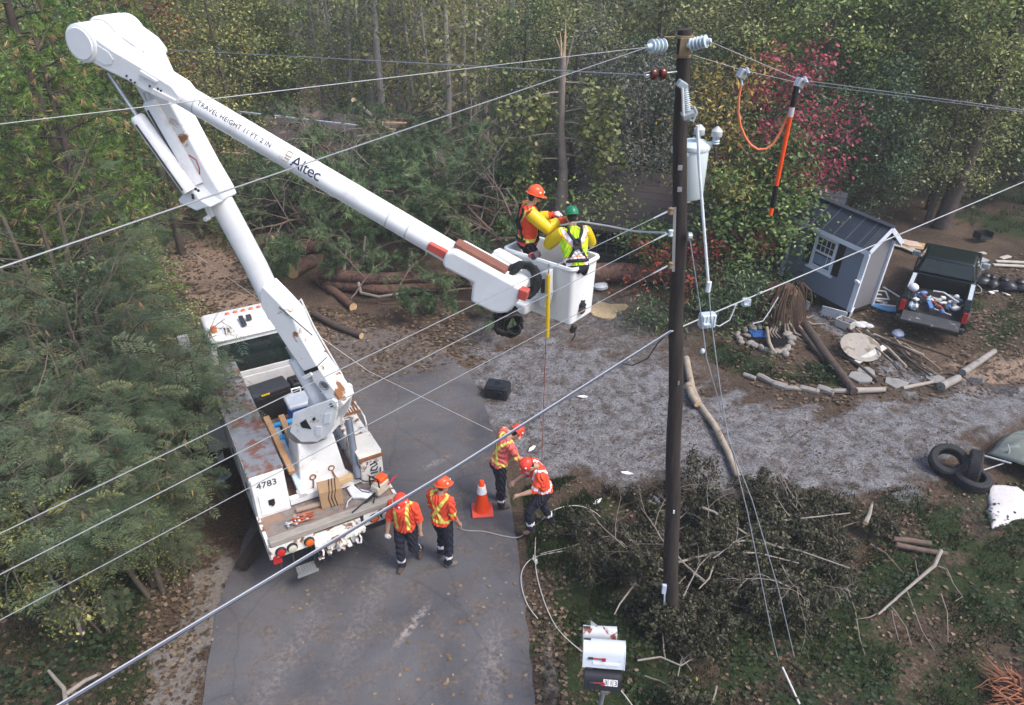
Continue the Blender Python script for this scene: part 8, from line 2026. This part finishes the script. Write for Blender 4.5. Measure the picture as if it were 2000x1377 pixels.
for k, (pts, r, lb_) in enumerate(((((560, 380, 1.0), (640, 372, 1.1), (720, 362, 1.2)), .09, 'red brown broken limb across the heap below the upper boom'), (((700, 362, 1.3), (780, 375, 1.3), (880, 383, 1.2)), .13, 'dark fallen trunk in the middle of the pine heap'), (((690, 195, 3.6), (740, 240, 2.4), (790, 275, 1.6)), .1, 'long bare trunk slanting down at the back of the heap'), (((850, 320, 1.6), (885, 370, 1.2), (860, 385, 1.0)), .1, 'forked red limb standing out of the heap centre'), (((560, 305, 1.8), (620, 280, 2.2), (680, 310, 1.6)), .05, 'thin reddish bough lying over the broken roof'))):
    log3('broken_limb', [gz_(*p) for p in pts], r, lb_, BARKP if k != 2 else GBARK, 'limb', None, CUT, 8, .6)
for k, (x, y, h_, lb_) in enumerate(((648, 512, .55, 'upright broken stub on the left of the thick log'), (672, 508, .6, 'second upright broken stub behind the thick log'), (798, 512, .6, 'pale upright stub on the right of the thick log'), (710, 500, .9, 'tall bent pale stick behind the thick log'))):
    p = gz_(x, y + 20, .6); log3('broken_stub', [p, p + Vector((.05, .1, h_ * .6)), p + Vector((.12, .12, h_))], .05, lb_, TWIGP, 'stub', None, CUT, 7, .5)
log3('curved_branch', [gz_(700, 552, .5), gz_(705, 572, .3), gz_(740, 580, .25), gz_(790, 572, .25), gz_(820, 560, .3)], .045, 'pale curved branch hooked in front of the stacked logs', TWIGP, 'branch')
item('blue_tarp_scrap', 'blue tarpaulin scrap showing through the pine heap', 'tarpaulin', AT(718, 362, 25.5), mat('blue_tarp', (.04, .06, .15), .5, .2, 5), lambda m: m.ball((0, 0, 0), (.55, .4, .12), 9), .3, 0, True)
item('rusty_barrel', 'rusty red barrel half buried in the pine heap', 'barrel', AT(727, 350, 26), mat('barrel_red', (.15, .05, .035), .7, .3, 6), lambda m: m.lathe([(.25, 0), (.26, .1), (.24, .2), (.26, .3), (.25, .45)], (0, 0, -.2), (.3, 0, 1), 16), 0, 0, True)

# ---- brush pile by the pole
def leafy(seed, L, nl, mt=TWIG, lm=None):
    rg = random.Random(seed); t = thing('brush_branch', 'x', 'branch', (0, 0, 0)); m = MB(); tips = []
    grow(m, (0, 0, 0), (1, .0, .15), L, .022, 2, rg, tips, 5, .6, .12, 7, .25, 5, .03, .17)
    m.build('limb', mt, t, smooth=True)
    P = arr([x[0] for x in tips]); idx = vr.integers(0, len(P), nl); Q = P[idx] + vr.normal(0, .06, (nl, 3))
    quads_mesh('leaves', kite(Q, vr.uniform(.06, .125, nl), .2, .6, .9), lm or LM['wilt'], np.clip(vr.normal(.45, .25, nl), 0, 1), parent=t); return t
lf = [leafy(21, 1.7, 1150), leafy(22, 2.0, 1300), leafy(23, 1.4, 1000), leafy(24, 1.6, 700, TWIGP)]
cnt = 0
def brush(px, py, z, rz, s, ry=0, rx=0, k=None):
    global cnt
    k = cnt % 4 if k is None else k; o = lf[k] if cnt < 4 else dup(lf[k]); cnt += 1; p = G(px, py, z); o.location = p; o.rotation_euler = (rx, ry, rz); o.scale = (s,) * 3
    tag(o, 'wilted leafy branch heaped in the brush pile beside the pole', 'branch', 'wilted branches in the brush pile')
PBR = wpoly([(1215, 1075), (1260, 1015), (1340, 985), (1500, 985), (1620, 1010), (1680, 1060), (1640, 1110), (1540, 1160), (1400, 1190), (1280, 1185), (1225, 1155), (1205, 1110)])
cx_, cy_ = np.mean([p[0] for p in PBR]), np.mean([p[1] for p in PBR])
while cnt < 120:
    px, py = rs.uniform(1100, 1720), rs.uniform(960, 1225); g = G(px, py); d = in_poly(PBR, np.array([g.x]), np.array([g.y]))[0]
    if d < .05: continue
    z = min(.48, .1 + d * .55) * rs.uniform(.1, 1); brush(px, py, z, rs.uniform(0, 6.28), rs.uniform(.38, .7), rs.uniform(-.25, .2), rs.uniform(-.6, .6))
for (px, py) in ((1300, 1290), (1350, 1310), (1260, 1320), (1400, 1340), (1320, 1350), (1330, 1380)): brush(px, py, .12, rs.uniform(0, 6.28), .6)
pale = [bough(31, 1.7, True, TWIGP), bough(32, 2.2, True, TWIG), bough(33, 1.3, True, TWIGP)]
for p in pale: p.name = 'bare_branch'
pi_ = 0
def bare(px, py, z, rz, s, label, grp=None, ry=0, rx=0, k=None):
    global pi_
    k = pi_ % 3 if k is None else k; o = pale[k] if pi_ < 3 else dup(pale[k]); pi_ += 1; o.location = G(px, py, z); o.rotation_euler = (rx, ry, rz); o.scale = (s,) * 3; tag(o, label, 'branch', grp)
for i in range(20):
    bare(rs.uniform(1200, 1640), rs.uniform(1000, 1170), rs.uniform(.35, .65), rs.uniform(0, 6.28), rs.uniform(.4, .7), 'bare pale branch lying on top of the brush pile', 'bare branches on the brush pile', rs.uniform(-.1, .15), rs.uniform(-.5, .5))
PL_ = [(((1372, 992), (1395, 1000), (1420, 1020), (1470, 1050), (1530, 1072)), .028, 'long pale crooked branch on the crown of the brush pile'), (((1315, 1072), (1370, 1060), (1460, 1056), (1560, 1075), (1660, 1110)), .022, 'long grey branch stretched along the brush pile'), (((1325, 1098), (1400, 1078), (1480, 1080), (1560, 1100)), .02, 'second long grey branch under the crown of the pile'), (((1500, 1020), (1570, 1012), (1660, 1002)), .018, 'thin pale branch at the upper right of the brush pile'), (((1690, 1022), (1698, 1005), (1703, 985)), .045, 'thick pale broken stub at the upper right of the brush pile'), (((1395, 1100), (1385, 1130), (1365, 1150)), .016, 'forked pale twig hanging down the front of the pile'), (((1240, 1140), (1210, 1180), (1200, 1200)), .016, 'straight pale stick on the left part of the pile')]
for px, r, lb_ in PL_:
    pts = [G(x, y, .62) for x, y in px]; log3('pale_branch', pts, r, lb_, TWIGP, 'branch', None, CUT, 7, .5)
log3('cut_limb', [gz_(1745, 1052, .15), gz_(1780, 1056, .15), gz_(1818, 1062, .15)], .055, 'thick short cut limb, upper one right of the brush pile', TWIGD, 'limb')
log3('cut_limb', [gz_(1750, 1064, .12), gz_(1800, 1074, .1), gz_(1850, 1082, .1)], .05, 'thick short cut limb with splintered end, lower one right of the pile', TWIGD, 'limb')
log3('bare_sapling', [gz_(1838, 1075, .3), gz_(1825, 1105, .25), gz_(1795, 1130, .2), gz_(1760, 1160, .15), gz_(1715, 1200, .1)], .035, 'forked bare sapling lying in the grass at the lower right', TWIGP, 'sapling', None, CUT, 7, .45)
for k, px in enumerate((((1770, 1150), (1785, 1190), (1800, 1230), (1825, 1270)), ((1740, 1180), (1745, 1210), (1755, 1250)), ((1730, 1190), (1700, 1205), (1670, 1210)), ((1830, 1105), (1850, 1112), (1862, 1140), (1880, 1165), (1865, 1175)), ((1742, 1185), (1770, 1225), (1780, 1260)), ((1795, 1130), (1790, 1110), (1788, 1095)), ((1700, 1062), (1730, 1080), (1765, 1120)), ((1838, 1160), (1850, 1195), (1852, 1255)), ((1650, 1135), (1670, 1190), (1680, 1250), (1690, 1280)), ((1640, 1145), (1668, 1158), (1676, 1140)))):
    log3('thin_twig', [gz_(x, y, .08) for x, y in px], .012, 'thin bare twig spreading in the grass at the lower right', TWIG, 'twig', 'twigs in the grass at the lower right', TWIG, 5, .4)
for k, (px, lb_) in enumerate(((((130, 1385), (125, 1345), (95, 1310)), 'grey forked dead branch at the lower left edge'), (((130, 1355), (165, 1330), (190, 1318)), 'short cut branch end at the lower left'), (((205, 1118), (212, 1050), (208, 985)), 'reddish cut sapling stem standing in the left verge'), (((222, 1105), (240, 1060), (275, 1010)), 'pale cut stem with white end leaning in the left verge'), (((130, 920), (170, 932), (200, 938)), 'pale bent branch among the left mimosas'), (((1245, 1290), (1290, 1283), (1330, 1300), (1360, 1282)), 'tangle of thin dry stems right of the mailboxes'), (((90, 480), (110, 410), (135, 340)), 'pale bare stem rising among the left trees'))):
    z = .25 if k < 6 else 1.5; log3('dead_branch', [gz_(x, y, z + .3 * i * (k in (2, 3))) for i, (x, y) in enumerate(px)], .035 if k < 5 else .015, lb_, TWIGP if k != 2 else BARKP, 'branch', None, CUT, 7, .6)
# orange fibrous roots in the corner
t = thing('root_mass', 'orange fibrous root mass at the lower right corner', 'roots', G(1985, 1365)); m = MB(); rg = random.Random(3); o_ = G(1985, 1365)
for k in range(150):
    a = rg.uniform(2.0, 4.4); L = rg.uniform(.25, .6); d = Vector((math.cos(a), math.sin(a) * .8 + .3, rg.uniform(0, .5))); p = Vector((rg.uniform(-.1, .3), rg.uniform(-.3, .2), rg.uniform(0, .3))); pts = [p]
    for i in range(5): d = (d + Vector((rg.uniform(-1, 1), rg.uniform(-1, 1), rg.uniform(-1, .7))) * .3).normalized(); pts.append(pts[-1] + d * L / 5)
    m.tube(pts, [.014, .012, .01, .008, .006, .004], 4, caps=False)
m.build('fibres', mat('orange_roots', (.32, .13, .07), .8, .3, 10), t)
m = MB(); m.ball((.2, -.1, .1), (.45, .4, .3), 24); m.v = [tuple(Vector(v) * (1 + .35 * noise.noise(Vector(v) * 6))) for v in m.v]; m.build('core', mat('root_core', (.12, .06, .04), .9, .3, 8, bump=.4), t, smooth=True)
# root ball by the shed
t = thing('root_ball', 'large torn root ball with hanging brown root strands beside the shed', 'root ball', G(1522, 632)); t.scale = (.88, .88, .9); rg = random.Random(8)
RBM = mat('root_ball_soil', (.07, .042, .03), .95, .45, 5, bump=.6, stretch=(5, 5, .8), stain=(.2, .11, .06), stain_at=.56, stain_scale=3)
m = MB(); vs = []; fs = []; n = 30; lv = [(1.0, -.1), (.98, .25), (.88, .6), (.72, .95), (.5, 1.2), (.22, 1.32), (.01, 1.34)]
for (r, z) in lv:
    for k in range(n):
        a = 6.2832 * k / n; rr = r * (.55 + .05 * math.sin(a * 9) + .04 * math.sin(a * 17 + 1) + .1 * noise.noise(Vector((math.cos(a) * 2, math.sin(a) * 2, z)))); vs.append((rr * math.cos(a) * 1.25, rr * math.sin(a), z))
for i in range(len(lv) - 1):
    for k in range(n): fs.append((i * n + k, i * n + (k + 1) % n, (i + 1) * n + (k + 1) % n, (i + 1) * n + k))
m.add(vs, fs); m.build('soil_mass', RBM, t, smooth=True)
m = MB()
for k in range(30):
    a = rg.uniform(2.6, 6.9); r0 = rg.uniform(.1, .5); pts = []
    for i in range(6):
        f = i / 5; rr = r0 + (.68 - r0) * f ** .7 + .05 * math.sin(k + i); pts.append((rr * math.cos(a + .1 * math.sin(k * 3 + i)) * 1.25, rr * math.sin(a), 1.38 - 1.4 * f ** 1.4 + .03 * math.sin(i * 2 + k)))
    m.tube(pts, [.03, .024, .022, .018, .014, .008], 5, caps=False)
m.build('root_strands', mat('root_strand', (.1, .058, .038), .9, .45, 7), t, smooth=True)['kind'] = 'stuff'
m = MB()
for k in range(10):
    a = rg.uniform(3.3, 7.2); m.tube([(.6 * math.cos(a), .5 * math.sin(a), .25), (1.0 * math.cos(a), .8 * math.sin(a), .08), (1.4 * math.cos(a + .2), 1.15 * math.sin(a + .2), .03)], [.04, .03, .012], 5)
m.build('surface_roots', TWIG, t, smooth=True)['kind'] = 'stuff'
for k in range(16):
    x, y = 1380 + rs.uniform(-20, 60), 600 + rs.uniform(-10, 40); q = G(x, y); log3('dry_stem', [q, q + Vector((rs.uniform(-.1, .1), 0, .35)), q + Vector((rs.uniform(-.2, .2), 0, rs.uniform(.5, .9)))], .012, 'thin pale dry stem in front of the dark shrub', TWIGP, 'stem', 'dry stems in front of the dark shrub', TWIGP, 4, .5)

# ---- soft autumn haze among the trees
hz = MB(); hz.box((0, 60, 10.5), (260, 190, 25)); ho = hz.build('haze', mat('haze_air', (.5, .5, .5))); ho['kind'] = 'stuff'
hm = bpy.data.materials.new('haze_volume'); hm.use_nodes = True; hn = hm.node_tree; hn.nodes.remove(hn.nodes['Principled BSDF'])
pv = hn.nodes.new('ShaderNodeVolumePrincipled'); pv.inputs['Color'].default_value = (.86, .9, .95, 1); pv.inputs['Density'].default_value = .0015
hn.links.new(pv.outputs[0], hn.nodes['Material Output'].inputs['Volume']); ho.data.materials.clear(); ho.data.materials.append(hm)
